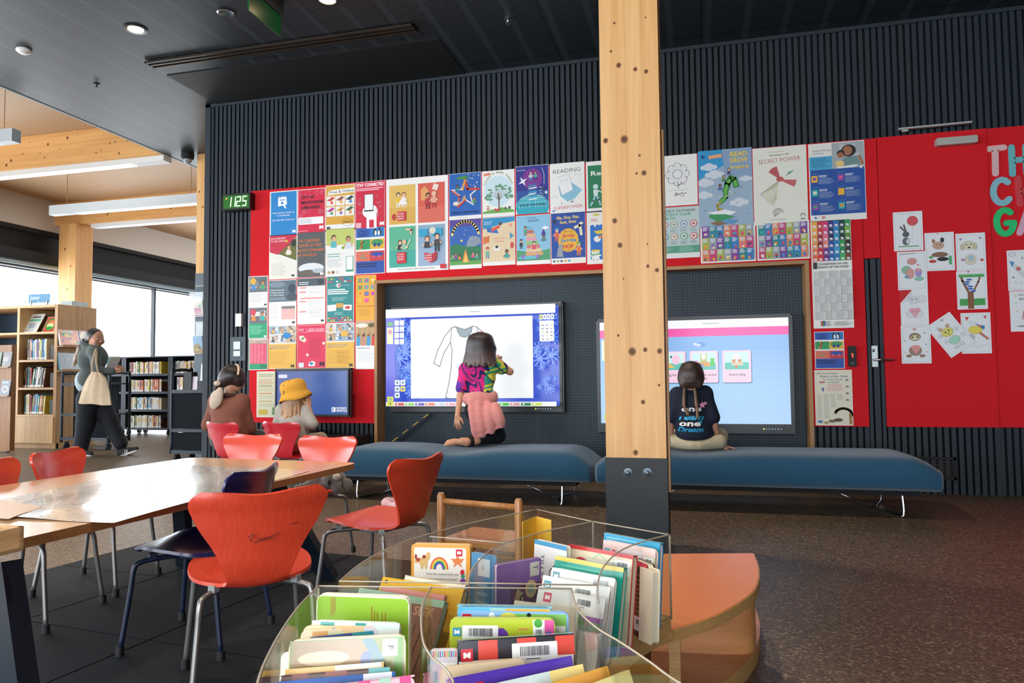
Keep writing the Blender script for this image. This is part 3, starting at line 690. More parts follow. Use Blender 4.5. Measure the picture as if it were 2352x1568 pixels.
def a4(f, H):
    f.r(.01, .02, .99, H-.01, '#d5163a'); f.t('STAY CONNECTED', .04, H*.895, .10, '#ffffff', .92, bold=.03); f.lines(.03, H*.87, .95, H*.80, 2, '#f9c6cf', .55)
    f.ln([(.55, .02), (.55, H*.25)], .34, '#ffffff'); f.e(.5, H*.36, .26, .22, '#ffffff'); f.r(.47, .02, .63, H*.18, '#d5163a'); f.r(.30, H*.36, .62, H*.73, '#333a3e'); f.r(.32, H*.39, .60, H*.72, '#f5f5f5')
    for k in range(14): f.arc(RN.choice([RN.uniform(.05, .24), RN.uniform(.72, .93)]), RN.uniform(.25, .7)*H, .03, .03, 0, 360, .014, '#f6a0ad', 8)
    f.r(.03, .03, .2, H*.13, '#f3b9c3'); emb(f, .9, H*.09, .07, '#ffffff')
poster('crimson Stay Connected poster with a white hand holding a phone', (816.5, 419), (884, 522), a4, group=GP)
def a5(f, H):
    f.p([(.02, H*.62), (.02, H-.02), (.98, H-.02), (.98, H*.94), (.32, H*.55)], '#cf2143'); f.t('OUR COMMITMENT', .05, H*.90, .055, '#f9ccd4', .55, bold=.02); f.t('TO CHILD SAFETY', .05, H*.84, .055, '#f9ccd4', .52, bold=.02)
    f.p([(.98, H*.93), (.32, H*.57), (.6, H*.50), (.98, H*.40)], '#6a6a2c'); guy(f, .70, H*.70, .34, '#f2e6da', '#6a4020', '#e8b088'); f.e(.88, H*.8, .09, .12, '#1d2a1c'); f.e(.62, H*.85, .06, .04, '#d9b03c')
    f.p([(.02, .02), (.02, H*.62), (.32, H*.55), (.98, H*.34), (.98, .02)], '#eceadf'); f.lines(.08, H*.36, .66, H*.08, 9, '#cfcdc2'); emb(f, .86, H*.07, .05, '#333333')
poster('red and cream child safety poster with a girl in a garden', (618.5, 541), (682, 639), a5, group=GP)
def a6(f, H):
    f.r(.01, .01, .99, H-.02, '#55595b'); 
    for k in range(5): f.arc(.5, H*.35, .25+k*.1, .22+k*.14, 20, 170, .025, '#6c6a62')
    for k, s_ in enumerate(('ALL CHILDREN', 'UNDER 12 MUST', 'BE ACCOMPANIED', 'BY AN ADULT')): f.t(s_, .05, H*(.78-k*.105), .082, '#d3713a', [.74, .82, .90, .66][k], bold=.03)
    f.e(.5, H*.20, .46, .17, '#e6eaec'); f.e(.4, H*.10, .36, .10, '#6c625a'); f.e(.75, H*.14, .2, .08, '#b9c4cc'); emb(f, .88, H*.07, .06, '#ffffff')
poster('grey poster of a whale with orange lettering about children under 12', (683, 534), (747, 635), a6, group=GP)
def a7(f, H):
    f.r(.02, H*.55, .98, H-.01, '#c4cf6c'); f.r(.02, H*.55, .98, H*.66, '#f2f2ee'); guy(f, .28, H*.80, .42, '#58b8bc', '#3a2214', '#e8b088'); guy(f, .78, H*.76, .42, '#d9dce6', '#5a3a26', '#d89a74'); f.e(.60, H*.60, .05, .05, '#8fae2c')
    f.lines(.06, H*.50, .62, H*.40, 2, '#7fb9b0'); f.lines(.06, H*.38, .6, H*.20, 7, '#c9cccc'); f.r(.70, H*.10, .95, H*.42, '#3aa07a'); f.r(.72, H*.14, .93, H*.41, '#f6f6f6')
    for k, c_ in enumerate(('#c9a878', '#8a5a40', '#d8d8d0')): f.e(.12+.14*k, H*.10, .05, .05, c_)
poster('white poster with a photo of two small children reading together', (748, 527), (815, 634), a7, group=GP)
def animals(f, H):
    q = [['#2c5ab4', '#1f78c0'], ['#2a9a5c', '#e4b53c'], ['#e0705a', '#c8393c']]
    for i in range(3):
        for j in range(2): f.r(.02+j*.48, H*(.78-i*.255), .50+j*.48, H*(.985-i*.25)+.0, q[i][j])
    f.r(.02, .02, .98, H*.27, '#2350a8')
    f.t('WHO IS', .26, H*.90, .05, '#101c40', .26, al='c'); f.t('IN YOUR', .26, H*.855, .05, '#101c40', .28, al='c'); f.t('FAMILY?', .26, H*.81, .05, '#101c40', .28, al='c')
    for k in (.67, .82): f.e(k, H*.87, .06, .10, '#16202c'); f.e(k+(.02 if k < .7 else -.02), H*.86, .035, .08, '#f2f2f2'); f.e(k, H*.945, .03, .035, '#16202c')
    f.ln([(.20, H*.70), (.26, H*.68), (.20, H*.64), (.22, H*.58), (.15, H*.55)], .05, '#f08a3c'); f.e(.74, H*.66, .2, .10, '#3a9a50'); f.e(.66, H*.61, .05, .06, '#26408c'); f.e(.8, H*.61, .05, .06, '#26408c')
    f.p([(.14, H*.32), (.25, H*.45), (.38, H*.32)], '#b08a6a'); f.e(.74, H*.41, .21, .07, '#2a4fa8'); f.e(.62, H*.36, .05, .04, '#e05a8a'); f.e(.82, H*.36, .05, .04, '#e05a8a')
    f.lines(.06, H*.24, .9, H*.13, 2, '#13245c', .55)
poster('bright poster of six squares with penguins and a seahorse, under the Stay Connected poster', (816.5, 523), (884, 627), animals, group=GP)
def small_photo(seed, top, bot, dot=None, strip=None):
    def g(f, H):
        photo(f, .03, H*.48, .97, H-.03, seed, '#6a7078', 2); 
        if dot: f.e(.24, H*.84, .15, .15, dot)
        f.r(.03, .03, .97, H*.48, bot)
        f.lines(.1, H*.42, .9, H*.14, 6, '#c4c8c8' if bot == '#f2f2f0' else '#7fd0b0')
        emb(f, .88, H*.07, .06, '#333333' if bot == '#f2f2f0' else '#ffffff')
    return g
poster('small notice with a photo and a yellow dot, at the left edge of the notices', (571, 635), (615, 704), small_photo(5, 0, '#f2f2f0', '#e8b040'), group=GP)
poster('small notice with a photo over a green panel at the left edge of the notices', (571, 706), (614.5, 777), small_photo(6, 0, '#1fa070', '#d8405a'), group=GP)
def a11(f, H):
    f.r(.03, .03, .97, H-.03, '#1f9a6c'); photo(f, .05, H*.86, .95, H*.97, 8, '#c9a0a0', 4); f.r(.07, H*.2, .95, H*.85, '#e8607c')
    for k in range(4): f.r(.22+.19*k, H*.22, .28+.19*k, H*.83, '#d23c5c')
    f.lines(.1, H*.82, .9, H*.24, 12, '#f0a0b0', .2); f.r(.6, .05, .95, H*.18, '#158058')
poster('pink timetable notice with a green border, lowest at the left edge', (571.5, 779), (615, 849), a11, group=GP)
def a12(f, H):
    f.r(.01, H*.52, .99, H-.02, '#5a6f7c'); f.e(.84, H*.80, .14, .16, '#33444f'); f.e(.84, H*.62, .20, .12, '#41525e'); f.e(.3, H*.9, .3, .1, '#7d919c'); 
    for k, s_ in enumerate(('Organisational', 'Commitment', 'to Child Safety')): f.t(s_, .05, H*(.765-.055*k), .045, '#eef2f4', .5)
    f.lines(.05, H*.62, .8, H*.55, 3, '#a8b4bc'); f.lines(.05, H*.48, .4, H*.16, 9, '#dadada'); f.r(.47, H*.13, .95, H*.41, '#f0b8b4'); f.r(.47, H*.36, .95, H*.42, '#7c7c7c'); emb(f, .9, H*.06, .05, '#333333')
poster('white sheet headed with a grey-blue photo of a hooded child, third row of notices', (617.5, 644), (680.5, 746), a12, group=GP)
def a13(f, H):
    for k in range(6): photo(f, .01+(k % 3)*.33, H*(.80-(k//3)*.20), .32+(k % 3)*.33, H*(.985-(k//3)*.20), 20+k, RN.choice(['#c9b090', '#9ab0c0', '#d8c8c0']), 1)
    f.e(.66, H*.76, .14, .10, '#1b86cc'); f.r(.01, .02, .99, H*.575, '#e6b44c'); f.t('WHAT\'S ON THIS', .06, H*.50, .05, '#5a7a9c', .70); f.t('MONTH FOR YOU', .06, H*.455, .045, '#5a7a9c', .62); f.lines(.06, H*.40, .85, H*.10, 9, '#c89838', .3); emb(f, .88, H*.07, .06, '#222222')
poster('yellow notice under six child photos with a blue dot, left of the crimson one', (617.5, 748), (680.5, 847), a13, group=GP)
def a14(f, H):
    f.r(.01, H*.83, .99, H-.01, '#4b5a64'); f.e(.83, H*.91, .11, .09, '#2c3a44'); f.lines(.06, H*.93, .5, H*.85, 2, '#e0e6ea')
    for k in range(4): yy = H*(.78-[0, .095, .30, .52][k]); f.r(.08, yy, .32, yy+.04, '#e58a84'); f.lines(.4, yy+.06, .92, yy-.04, 3, '#d4d4d4')
    f.r(.12, H*.55, .95, H*.575, '#e58a84'); emb(f, .9, H*.07, .05, '#333333'); f.lines(.4, H*.45, .92, H*.14, 9, '#dddddd')
poster('white form-like notice with red bars and a grey photo header', (683, 640), (747, 743), a14, group=GP)
def a15(f, H):
    f.r(.01, .01, .99, H-.01, '#d93157'); f.t('MY_LIBRARIES', .04, H*.84, .11, '#f7a8b8', .92, bold=.03); f.p([(.06, H*.75), (.2, H*.76), (.32, H*.66), (.25, H*.60), (.08, H*.66)], '#f6e7da'); f.e(.19, H*.69, .06, .05, '#8a9a5c')
    f.lines(.4, H*.70, .9, H*.25, 13, '#b81f42', .35); f.e(.93, H*.57, .045, .045, '#f6e7da'); f.e(.36, H*.31, .05, .05, '#f6c7cf'); f.p([(.4, H*.05), (.62, H*.05), (.64, H*.14), (.52, H*.17), (.40, H*.12)], '#f3e9e0'); f.e(.5, H*.11, .07, .045, '#2f80b8'); f.r(.05, .03, .23, H*.13, '#dfe4e8'); emb(f, .87, H*.10, .085, '#3a1424')
poster('crimson My Libraries poster with a pale ringed planet, just above the small screen', (683.5, 747), (748, 845), a15, group=GP)
def a16(f, H):
    f.r(.02, .01, .98, H-.02, '#2b8a8c'); r_ = random.Random(5)
    for yb in (H*.93, H*.87, H*.07, H*.02):
        for k in range(9): f.r(.05+.1*k, yb, .12+.1*k, yb+.05, r_.choice(['#e8e8e8', '#d8405a', '#e8b040', '#3a6fb0', '#4aa060']), r_.uniform(-.2, .2))
    f.e(.45, H*.80, .09, .07, '#f2f0ec'); f.e(.48, H*.80, .05, .05, '#d8405a'); f.t('Multikids', .18, H*.785, .05, '#9ad0c8', .66)
    f.lines(.06, H*.73, .95, H*.60, 3, '#e8f4f2', .6); f.lines(.2, H*.55, .8, H*.46, 4, '#9cd0cc', .4)
    f.r(.05, H*.24, .36, H*.38, '#f0f2ea', .06); f.r(.36, H*.31, .62, H*.41, '#d8a050'); f.r(.62, H*.25, .93, H*.37, '#f0eee8', -.05); f.e(.78, H*.31, .1, .05, '#c8483c'); f.lines(.3, H*.22, .7, H*.15, 4, '#9cd0cc', .4)
poster('teal poster framed with small flags and three picture cards', (750, 636), (813, 738), a16, group=GP)
poster('yellow notice under six child photos with a yellow dot, right of the crimson one', (749.5, 742), (814.5, 845), lambda f, H: (a13(f, H), f.e(.66, H*.76, .14, .10, '#e6b44c'), f.lines(.4, H*.40, .9, H*.1, 12, '#cf9c3c', .5)), group=GP)
def a18(f, H):
    f.r(0, .01, 1, H-.01, '#e8ab3a'); r_ = random.Random(8)
    for i in range(4):
        for j in range(3): x0, y0 = .12+j*.31, H*(.84-i*.145); f.r(x0, y0, x0+.2, y0+.18, r_.choice(PAL), r_.uniform(-.1, .1)); f.e(x0+.1, y0+.1, .05, .05, r_.choice(PAL))
    f.t('FIRST NATIONS', .08, H*.31, .055, '#c8682c', .86, bold=.02); f.lines(.15, H*.27, .8, H*.12, 5, '#c98f2c', .3)
poster('orange-yellow poster with rows of little book covers beside the timber frame', (817, 633), (864.5, 736), a18, group=GP)
def a19(f, H):
    f.r(.02, H*.50, .98, H-.02, '#b59c6c'); f.e(.3, H*.92, .3, .1, '#e8e4d4'); f.e(.8, H*.92, .2, .1, '#5c5a34')
    for k, c_ in enumerate(('#3f9ad0', '#c98a78', '#3f9ad0', '#d8343c')): f.ln([(.12+.25*k, H*.5), (.13+.25*k, H*.66)], .17, c_); f.e(.13+.25*k, H*.72, .07, .09, ['#8a5a3c', '#5a3424'][k % 2]); f.ln([(.10+.25*k, H*.74), (.06+.26*k, H*.88)], .05, '#d8a080')
    f.r(.02, .02, .98, H*.49, '#f0f1f3'); f.lines(.08, H*.45, .95, H*.43, 1, '#7a8694', .8); f.lines(.08, H*.40, .92, H*.15, 9, '#c4c8cc', .3)
poster('white sheet with a photo of children raising their arms, beside the timber frame', (817, 739), (864.5, 847), a19, group=GP)
def a20(f, H):
    f.r(.02, .02, .98, H-.02, '#d9d3b8'); f.lines(.1, H*.95, .9, H*.88, 2, '#8a9060'); f.lines(.1, H*.84, .95, H*.70, 6, '#c09060')
    for yy, c_ in ((.67, '#4f8a4a'), (.51, '#c8703c'), (.34, '#b99a3c')): f.r(.1, H*yy, .7, H*yy+.03, c_); f.lines(.1, H*(yy-.03), .9, H*(yy-.11), 4, '#bfb899')
    f.r(.1, H*.06, .5, H*.17, '#c8b03c'); f.p([(.7, .1), (.9, .1), (.95, H*.2), (.72, H*.22)], '#6a8a58')
poster('cream information sheet on the red board, partly behind the small screen', (590, 853), (640, 958), a20, group=GP)
# ---- the big picture posters
def story(f, H):
    cells = [(.05, .51*H, .48, .93*H, '#e6bd62'), (.52, .51*H, .95, .93*H, '#dd5a48'), (.05, .05*H, .48, .485*H, '#5cb894'), (.52, .05*H, .95, .485*H, '#8fb0c8')]
    for x0, y0, x1, y1, c_ in cells: f.r(x0, y0, x1, y1, c_); f.r(x0, y0, x1, y0+(y1-y0)*.42, {'#e6bd62': '#dfae52', '#dd5a48': '#e06a58', '#5cb894': '#3fae9c', '#8fb0c8': '#9cb4d0'}[c_])
    guy(f, .20, .82*H, .17, '#e8c83c', '#3a2418', SK[0], '#e9e4da'); guy(f, .29, .82*H, .17, '#f4f0ea', '#8a5a3c', SK[0], '#efeae2'); f.p([(.19, H*.72), (.36, H*.72), (.31, H*.77), (.25, H*.77)], '#f6f2ee')
    f.r(.19, .545*H, .33, .645*H, '#cf2a3a'); f.e(.13, H*.59, .035, .05, '#c83a30')
    f.p([(.57, H*.74), (.70, H*.76), (.70, H*.84), (.64, H*.90), (.57, H*.86)], '#e8a060'); f.p([(.75, H*.86), (.83, H*.84), (.86, H*.90), (.78, H*.92)], '#f4ded0'); guy(f, .68, .79*H, .18, '#c02a34', '#2a1a12', SK[1], '#8a2430'); guy(f, .78, .80*H, .18, '#e8a890', '#e8c8a0', SK[0], '#c03a3c')
    guy(f, .23, .31*H, .16, '#22343c', '#3a2418', SK[0]); guy(f, .30, .31*H, .16, '#8fc4a8', '#d8b8a0', SK[0]); f.r(.18, .09*H, .33, .21*H, '#cf2a3a'); f.ln([(.33, H*.45), (.42, H*.44), (.41, H*.40)], .03, '#e8c4a0'); f.ln([(.34, H*.25), (.40, H*.34)], .015, '#f0e4cc')
    f.r(.54, H*.36, .68, H*.44, '#28a4cc'); f.r(.76, H*.36, .91, H*.44, '#28a4cc'); f.e(.76, H*.42, .05, .05, '#e8e0c0'); guy(f, .67, .33*H, .19, '#33363c', '#6a4630', SK[0]); guy(f, .83, .35*H, .20, '#3c3c40', '#2a1a12', SK[0], '#20242c')
    f.p([(.63, H*.19), (.74, H*.17), (.74, H*.08), (.64, H*.11)], '#cf2a3a'); f.p([(.74, H*.17), (.83, H*.20), (.82, H*.11), (.74, H*.08)], '#b82435')
    for x, y in ((.205, .61), (.20, .175), (.65, .15)):
        for k, s_ in enumerate(('STORY', 'BOX', 'LIBRARY')): f.t(s_, x, H*(y-.026*k), .022, '#ffffff', .10)
    f.t('Ask about Story Box Library today!', .2, .02*H, .022, '#9a9a94', .58); f.r(.88, .015*H, .97, .06*H, '#cf2a3a')
poster('large white poster of four coloured photo panels with red story boxes', (887, 413), (1030, 619), story, group=GP)
def bluestar(f, H):
    f.r(.01, H*.10, .99, H-.01, '#1a5fb4'); r_ = random.Random(3)
    for k in range(26): star(f, r_.uniform(.5, .95), r_.uniform(.62, .97)*H, r_.uniform(.008, .025), '#f4f4e0')
    star(f, .5, H*.56, .46, '#f2f0ea', .42); star(f, .5, H*.56, .36, '#1a5fb4', .42); f.ln([(.5, H*.86), (.58, H*.65), (.92, H*.64)], .07, '#c83a34'); f.ln([(.5, H*.84), (.42, H*.64)], .06, '#e0a040'); f.ln([(.1, H*.63), (.34, H*.50), (.26, H*.3)], .05, '#c84a3c')
    f.p([(.2, H*.9), (.5, H*.95), (.62, H*.9), (.48, H*.86), (.3, H*.87)], '#3c8a44'); guy(f, .26, H*.72, .2, '#2f8a8a', '#2a1a12', SK[2]); guy(f, .78, H*.44, .2, '#3c9a5c', '#1a1a1a', SK[1]); guy(f, .48, H*.5, .16, '#d8b04c', '#8a5a30', SK[0]); f.e(.22, H*.36, .09, .06, '#e8e0d0'); f.ln([(.3, H*.3), (.5, H*.42)], .06, '#c8483c')
    f.t('OPEN UP A NEW WORLD', .07, H*.14, .07, '#0d2450', .86); f.lines(.2, .07*H, .6, .05*H, 1, '#c0c4c8')
poster('blue poster with a star made of open books, Open Up a New World', (1031, 400), (1106, 503), bluestar, group=GP)
def camp(f, H):
    f.r(.01, H*.08, .99, H-.01, '#2a62b8'); f.r(.01, H*.86, .99, H-.01, '#54409a'); f.arc(.5, H*.60, .43, .36*H, 15, 165, .07, '#efd67a'); f.t('WHERE STORIES TAKE YOU', .22, H*.90, .03, '#8a6a20', .5)
    f.p([(.01, H*.08), (.01, H*.46), (.2, H*.52), (.45, H*.46), (.6, H*.5), (.99, H*.42), (.99, H*.08)], '#2c7a54'); f.r(.01, H*.08, .99, H*.16, '#5ea850'); f.p([(.52, H*.44), (.58, H*.58), (.72, H*.66), (.95, H*.62), (.98, H*.5), (.8, H*.44)], '#8c9aac'); f.e(.38, H*.57, .035, .035, '#f6e27a')
    for k in range(6): star(f, RN.uniform(.1, .9), RN.uniform(.6, .78)*H, .02, '#f2e9a0')
    f.p([(.40, H*.13), (.50, H*.40), (.62, H*.13)], '#f0943c'); f.p([(.45, H*.13), (.51, H*.31), (.57, H*.13)], '#f8cf6c')
    for k, x in enumerate((.10, .20, .32, .74, .86)): guy(f, x, H*(.27+.03*(k % 2)), .17, PAL[k+3], '#3a2418', SK[k % 4])
poster('night campfire poster with a yellow banner across the sky', (1032, 506), (1106.5, 615), camp, group=GP)
def sharebook(f, H):
    f.e(.5, H*.55, .44, .34*H, '#cfe6ee'); f.p([(.02, H*.08), (.98, H*.08), (.98, H*.13), (.6, H*.20), (.02, H*.12)], '#6cb04c'); tree(f, .52, H*.16, .78, '#6a5a4c', '#5c9a70', 46)
    s_ = 'SHARE A BOOK TODAY'
    for k, c_ in enumerate(s_):
        a = R(155-130*k/(len(s_)-1)); f.t(c_, .5+.43*math.cos(a), H*.52+.62*math.sin(a)*.93, .055, '#5c8a3c', al='c', a=a-PI/2)
    f.r(.06, H*.90, .26, H*.95, '#ec8a6c', .12); f.e(.46, H*.15, .09, .05, '#c8503c'); f.e(.46, H*.19, .05, .035, '#f2ece4'); guy(f, .18, H*.22, .14, '#d88a70', '#a05a30', SK[0]); f.e(.72, H*.17, .03, .04, '#5c4c44'); f.e(.84, H*.18, .035, .045, '#4c6a74')
poster('white Share a Book Today poster with a branching tree', (1107, 394), (1182.5, 495), sharebook, group=GP)
def beach(f, H):
    f.r(.01, H*.08, .99, H-.01, '#ead3ac'); f.p([(.01, H-.01), (.99, H-.01), (.99, H*.90), (.6, H*.86), (.3, H*.80), (.01, H*.76)], '#2492c4'); f.t('CREATE YOUR', .05, H*.90, .03, '#f6f6f6', .26); f.t('READING', .05, H*.86, .03, '#f6f6f6', .2)
    f.p([(.15, H*.70), (.5, H*.66), (.42, H*.78), (.12, H*.80)], '#2a72b8'); f.ln([(.3, H*.74), (.5, H*.80)], .09, '#e8563c'); f.e(.55, H*.86, .05, .05, '#5a3420'); f.p([(.02, H*.45), (.2, H*.48), (.22, H*.62), (.02, H*.60)], '#e0783c')
    f.t('EVERY STORY', .35, H*.54, .045, '#e8887c', .36); f.t('COUNTS', .38, H*.48, .045, '#e8887c', .28); guy(f, .15, H*.34, .25, '#6cc0a0', '#a03030', SK[0], '#3a78b0', '#c02c34'); guy(f, .74, H*.27, .27, '#3aa8a0', '#4a2c1c', SK[2]); f.e(.44, H*.35, .12, .07, '#f4ece4'); f.e(.44, H*.38, .05, .04, '#1c1c1c'); f.e(.88, H*.60, .08, .12, '#4f9ac0', 3); f.e(.86, H*.82, .045, .04, '#f0a08c'); f.e(.9, H*.40, .05, .10, '#d8483c')
poster('sandy beach poster with children reading on towels', (1108, 501), (1184, 607), beach, group=GP)
def universe(f, H):
    f.r(.01, H*.08, .99, H-.01, '#26298a'); f.e(.5, H*.72, .3, .22*H, '#7a2a90'); f.r(.01, H*.08, .99, H*.48, '#1d4f9c'); f.e(.5, H*.12, .5, .28*H, '#22a8bc')
    for k in range(5): f.arc(.5, H*.12, .5*(k+1)/5, .28*H, 0, 180, .008, '#bfe8ec')
    for k in range(3): f.ln([(.05+.04*k, H*(.16+.08*k)), (.95-.04*k, H*(.16+.08*k))], .008, '#bfe8ec')
    for k in range(9): f.p([(.40-.02*(k % 3), H*(.28+.038*k)), (.66-.03*(k % 2), H*(.30+.038*k)), (.62, H*(.32+.038*k)), (.38, H*(.30+.038*k))], ['#dff0f2', '#3fa8c4', '#1f6fa8'][k % 3])
    guy(f, .46, H*.84, .20, '#c8c8e0', '#2a1a20', SK[0], '#3a8fc0'); guy(f, .60, H*.84, .20, '#2fa89c', '#2a1a20', SK[1], '#28407c')
    star(f, .22, H*.68, .16, '#e8ecf4', .3, 4, 30); f.ln([(.8, H*.93), (.86, H*.8), (.86, H*.6)], .012, '#dfe8f4'); f.e(.92, H*.42, .04, .04, '#e8ecf0'); f.t('EXPAND YOUR', .05, H*.90, .03, '#e8e8f4', .24); f.t('EXPLORE YOUR UNIVERSE', .12, H*.16, .055, '#0c2c54', .78); f.arc(.6, H*.5, .26, .06, -60, 60, .025, '#e0eef4'); f.arc(.6, H*.38, .26, .05, -60, 60, .02, '#e0eef4')
poster('purple space poster with two children on a tower of books', (1184, 383), (1261.5, 488), universe, group=GP)
def heights(f, H):
    f.r(.01, H*.08, .99, H-.01, '#8fc6e4'); f.p([(.01, H*.08), (.99, H*.08), (.99, H*.30), (.5, H*.24), (.01, H*.3)], '#4fa070'); f.t('REACH NEW', .33, H*.925, .04, '#2a4a78', .27); f.t('HEIGHTS', .36, H*.865, .055, '#2a4a78', .32, bold=.02)
    cols = ['#e8a87c', '#f0c89c', '#d87a6c', '#9cc878', '#e8a0b0', '#f0b880', '#c8685c', '#7cb8c8']
    for k in range(8): f.r(.27+.02*(k % 3), H*(.18+.075*k), .78-.045*k, H*(.245+.075*k), cols[k])
    guy(f, .27, H*.74, .2, '#4fa88c', '#4a2c20', SK[1], '#8a5a3c', '#5c3a34'); guy(f, .14, H*.48, .2, '#2a2c34', '#20242c', SK[0], '#20242c', '#2a2c40'); guy(f, .52, H*.42, .24, '#e04a64', '#1c1c1c', SK[0]); guy(f, .80, H*.55, .2, '#4f8a94', '#7a4a30', SK[2]); f.p([(.73, H*.58), (.87, H*.58), (.80, H*.72)], '#4a3c94')
    f.e(.35, H*.14, .3, .05, '#6cc4d8'); f.e(.62, H*.15, .05, .07, '#9a7cc8'); f.e(.2, H*.16, .05, .07, '#9a7cc8'); cloud(f, .86, H*.72, .1)
poster('pale blue Reach New Heights poster with a castle built of books', (1185.5, 496), (1265, 605), heights, group=GP)
def superp(f, H):
    f.t('READING', .10, H*.80, .115, '#3c4250', .78, bold=-.005, a=.04); f.p([(.24, H*.55), (.6, H*.63), (.92, H*.45), (.7, H*.29), (.5, H*.24), (.3, H*.36)], '#8ec4dc'); f.p([(.26, H*.56), (.60, H*.63), (.66, H*.46), (.34, H*.37)], '#f2f3f2'); f.p([(.22, H*.73), (.55, H*.78), (.62, H*.62), (.44, H*.56), (.24, H*.58)], '#f1f1ef'); f.ln([(.22, H*.73), (.55, H*.78), (.62, H*.62)], .008, '#8a94a0'); f.ln([(.26, H*.56), (.34, H*.37), (.66, H*.46)], .012, '#7fa8bc')
    f.e(.34, H*.65, .012, .012, '#333333', 6); f.e(.47, H*.67, .012, .012, '#333333', 6); f.t('IS', .32, H*.20, .05, '#3c4250'); f.t('MY', .60, H*.22, .05, '#3c4250'); f.t('SUPERPOWER', .10, H*.09, .095, '#d8707c', .84, bold=0, a=.05)
    for x, y in ((.8, .75), (.14, .34)): f.arc(x, H*y, .09, .04, 0, 180, .006, '#c0c4c8'); f.ln([(x-.1, H*y), (x+.1, H*y)], .006, '#c0c4c8')
    f.r(.06, H*.06, .13, H*.09, '#2a90c8')
poster('white Reading Is My Superpower poster with a flying book in a blue cape', (1262.5, 377), (1344, 489), superp, group=GP)
def jiggle(f, H):
    f.r(.01, H*.10, .99, H-.01, '#1b4ba4'); f.r(.01, .01, .99, H*.11, '#f2efe4'); f.e(.5, H*.46, .30, .235*H, '#f2b63c'); f.t('Slip, Slop, Slap,', .17, H*.88, .075, '#f4d06c', .66, bold=.03, a=.03); f.t('Seek, Slide!', .26, H*.79, .075, '#f4d06c', .48, bold=.03, a=.03)
    f.t('Before you', .5, H*.62, .035, '#7a5a20', .26, al='c'); f.t('Jiggle', .5, H*.52, .09, '#e0404c', .36, al='c', bold=.03); f.t('Jaggle', .5, H*.43, .09, '#2a90c0', .46, al='c', bold=.03); f.t('HOP', .5, H*.30, .11, '#d8343c', .30, al='c', bold=.03); f.t('outside', .5, H*.25, .03, '#7a5a20', .18, al='c')
    guy(f, .17, H*.66, .28, '#e8704c', '#2a80c0', SK[0], '#e8704c', '#2a8cc8'); guy(f, .80, H*.36, .28, '#f0843c', '#4aa03c', SK[0], '#f0843c', '#5cb03c'); f.ln([(.70, H*.70), (.84, H*.74), (.88, H*.56)], .08, '#e9e2c8'); f.e(.88, H*.78, .06, .04, '#e9e2c8'); f.p([(.16, H*.14), (.2, H*.32), (.32, H*.34), (.36, H*.13)], '#9aa0a8'); f.e(.28, H*.35, .07, .05, '#9aa0a8'); star(f, .1, H*.84, .06, '#14181c', .6, 8)
    for k, c_ in enumerate(('#1f6fa8', '#7fa86c', '#2a4a78', '#e0a83c', '#2aa0d0')): f.e(.08+.11*k, H*.055, .032, .032, c_)
poster('deep blue sun-safety poster with a yellow circle and dancing children', (1265, 491), (1346, 603), jiggle, group=GP)
def readgo(f, H):
    f.r(.05, H*.08, .97, H*.92, '#1c7d52'); f.t('Read', .14, H*.72, .13, '#f4f4ec', .55, bold=.02); f.t('& Go', .44, H*.60, .09, '#f4f4ec', .4, bold=.02); f.e(.27, H*.50, .075, .075, '#cfe6e4'); f.p([(.2, H*.44), (.34, H*.44), (.33, H*.31), (.22, H*.31)], '#e4ece8'); f.ln([(.25, H*.32), (.2, H*.22), (.12, H*.14)], .05, '#a8ccd8'); f.ln([(.3, H*.32), (.36, H*.24), (.40, H*.14)], .05, '#a8ccd8'); f.ln([(.33, H*.42), (.48, H*.37)], .03, '#e4ece8'); f.r(.42, H*.42, .5, H*.5, '#d89a6c', .3)
poster('green poster with a walking white figure, cut off by the pine column', (1345.5, 372), (1428, 483), readgo, group=GP)
def surf(f, H):
    f.r(.10, H*.08, .97, H*.74, '#1f74c8'); star(f, .24, H*.82, .2, '#f6f4e8', .6, 8); f.lines(.12, H*.86, .36, H*.8, 2, '#d8706c'); f.e(.28, H*.93, .1, .03, '#d8cc3c'); f.e(.3, H*.47, .1, .09, '#f2f2f2'); f.p([(.2, H*.62), (.5, H*.64), (.5, H*.57), (.3, H*.56)], '#f2cc3c'); f.ln([(.36, H*.50), (.5, H*.54)], .07, '#e08a3c'); star(f, .24, H*.16, .18, '#f2f4ee', .6, 8); f.t('Slide', .12, H*.15, .06, '#3a9a50', .28, bold=.03, a=.15); f.e(.25, H*.25, .13, .03, '#f2cc3c')
poster('blue and white poster with speech bursts, lower one beside the pine column', (1347, 486), (1430, 603), surf, group=GP)
# ---- right of the column
def smile(f, H):
    c_ = '#2c2c30'; flower(f, .5, H*.62, .26, '#eeecee', '#f1f0f0', 8)
    for k in range(8): f.arc(.5+.2*math.cos(R(45*k)), H*.62+.2*math.sin(R(45*k)), .1, .1, 45*k-90, 45*k+90, .009, c_, 8)
    f.arc(.5, H*.62, .12, .12, 0, 360, .009, c_, 18); f.ln([(.5, H*.48), (.52, H*.33)], .01, c_); f.arc(.6, H*.4, .08, .03, 0, 180, .009, c_); f.ln([(.3, H*.30), (.78, H*.31)], .005, '#888888')
    f.ln([(.42, H*.19), (.46, H*.26), (.47, H*.2), (.52, H*.24), (.56, H*.21), (.6, H*.25), (.66, H*.22), (.72, H*.25)], .012, c_); f.ln([(.58, H*.17), (.62, H*.19), (.66, H*.17)], .01, c_)
poster('white sheet with a black line drawing and a signature, right beside the pine column', (1510, 360), (1603, 469), smile, group=GP)
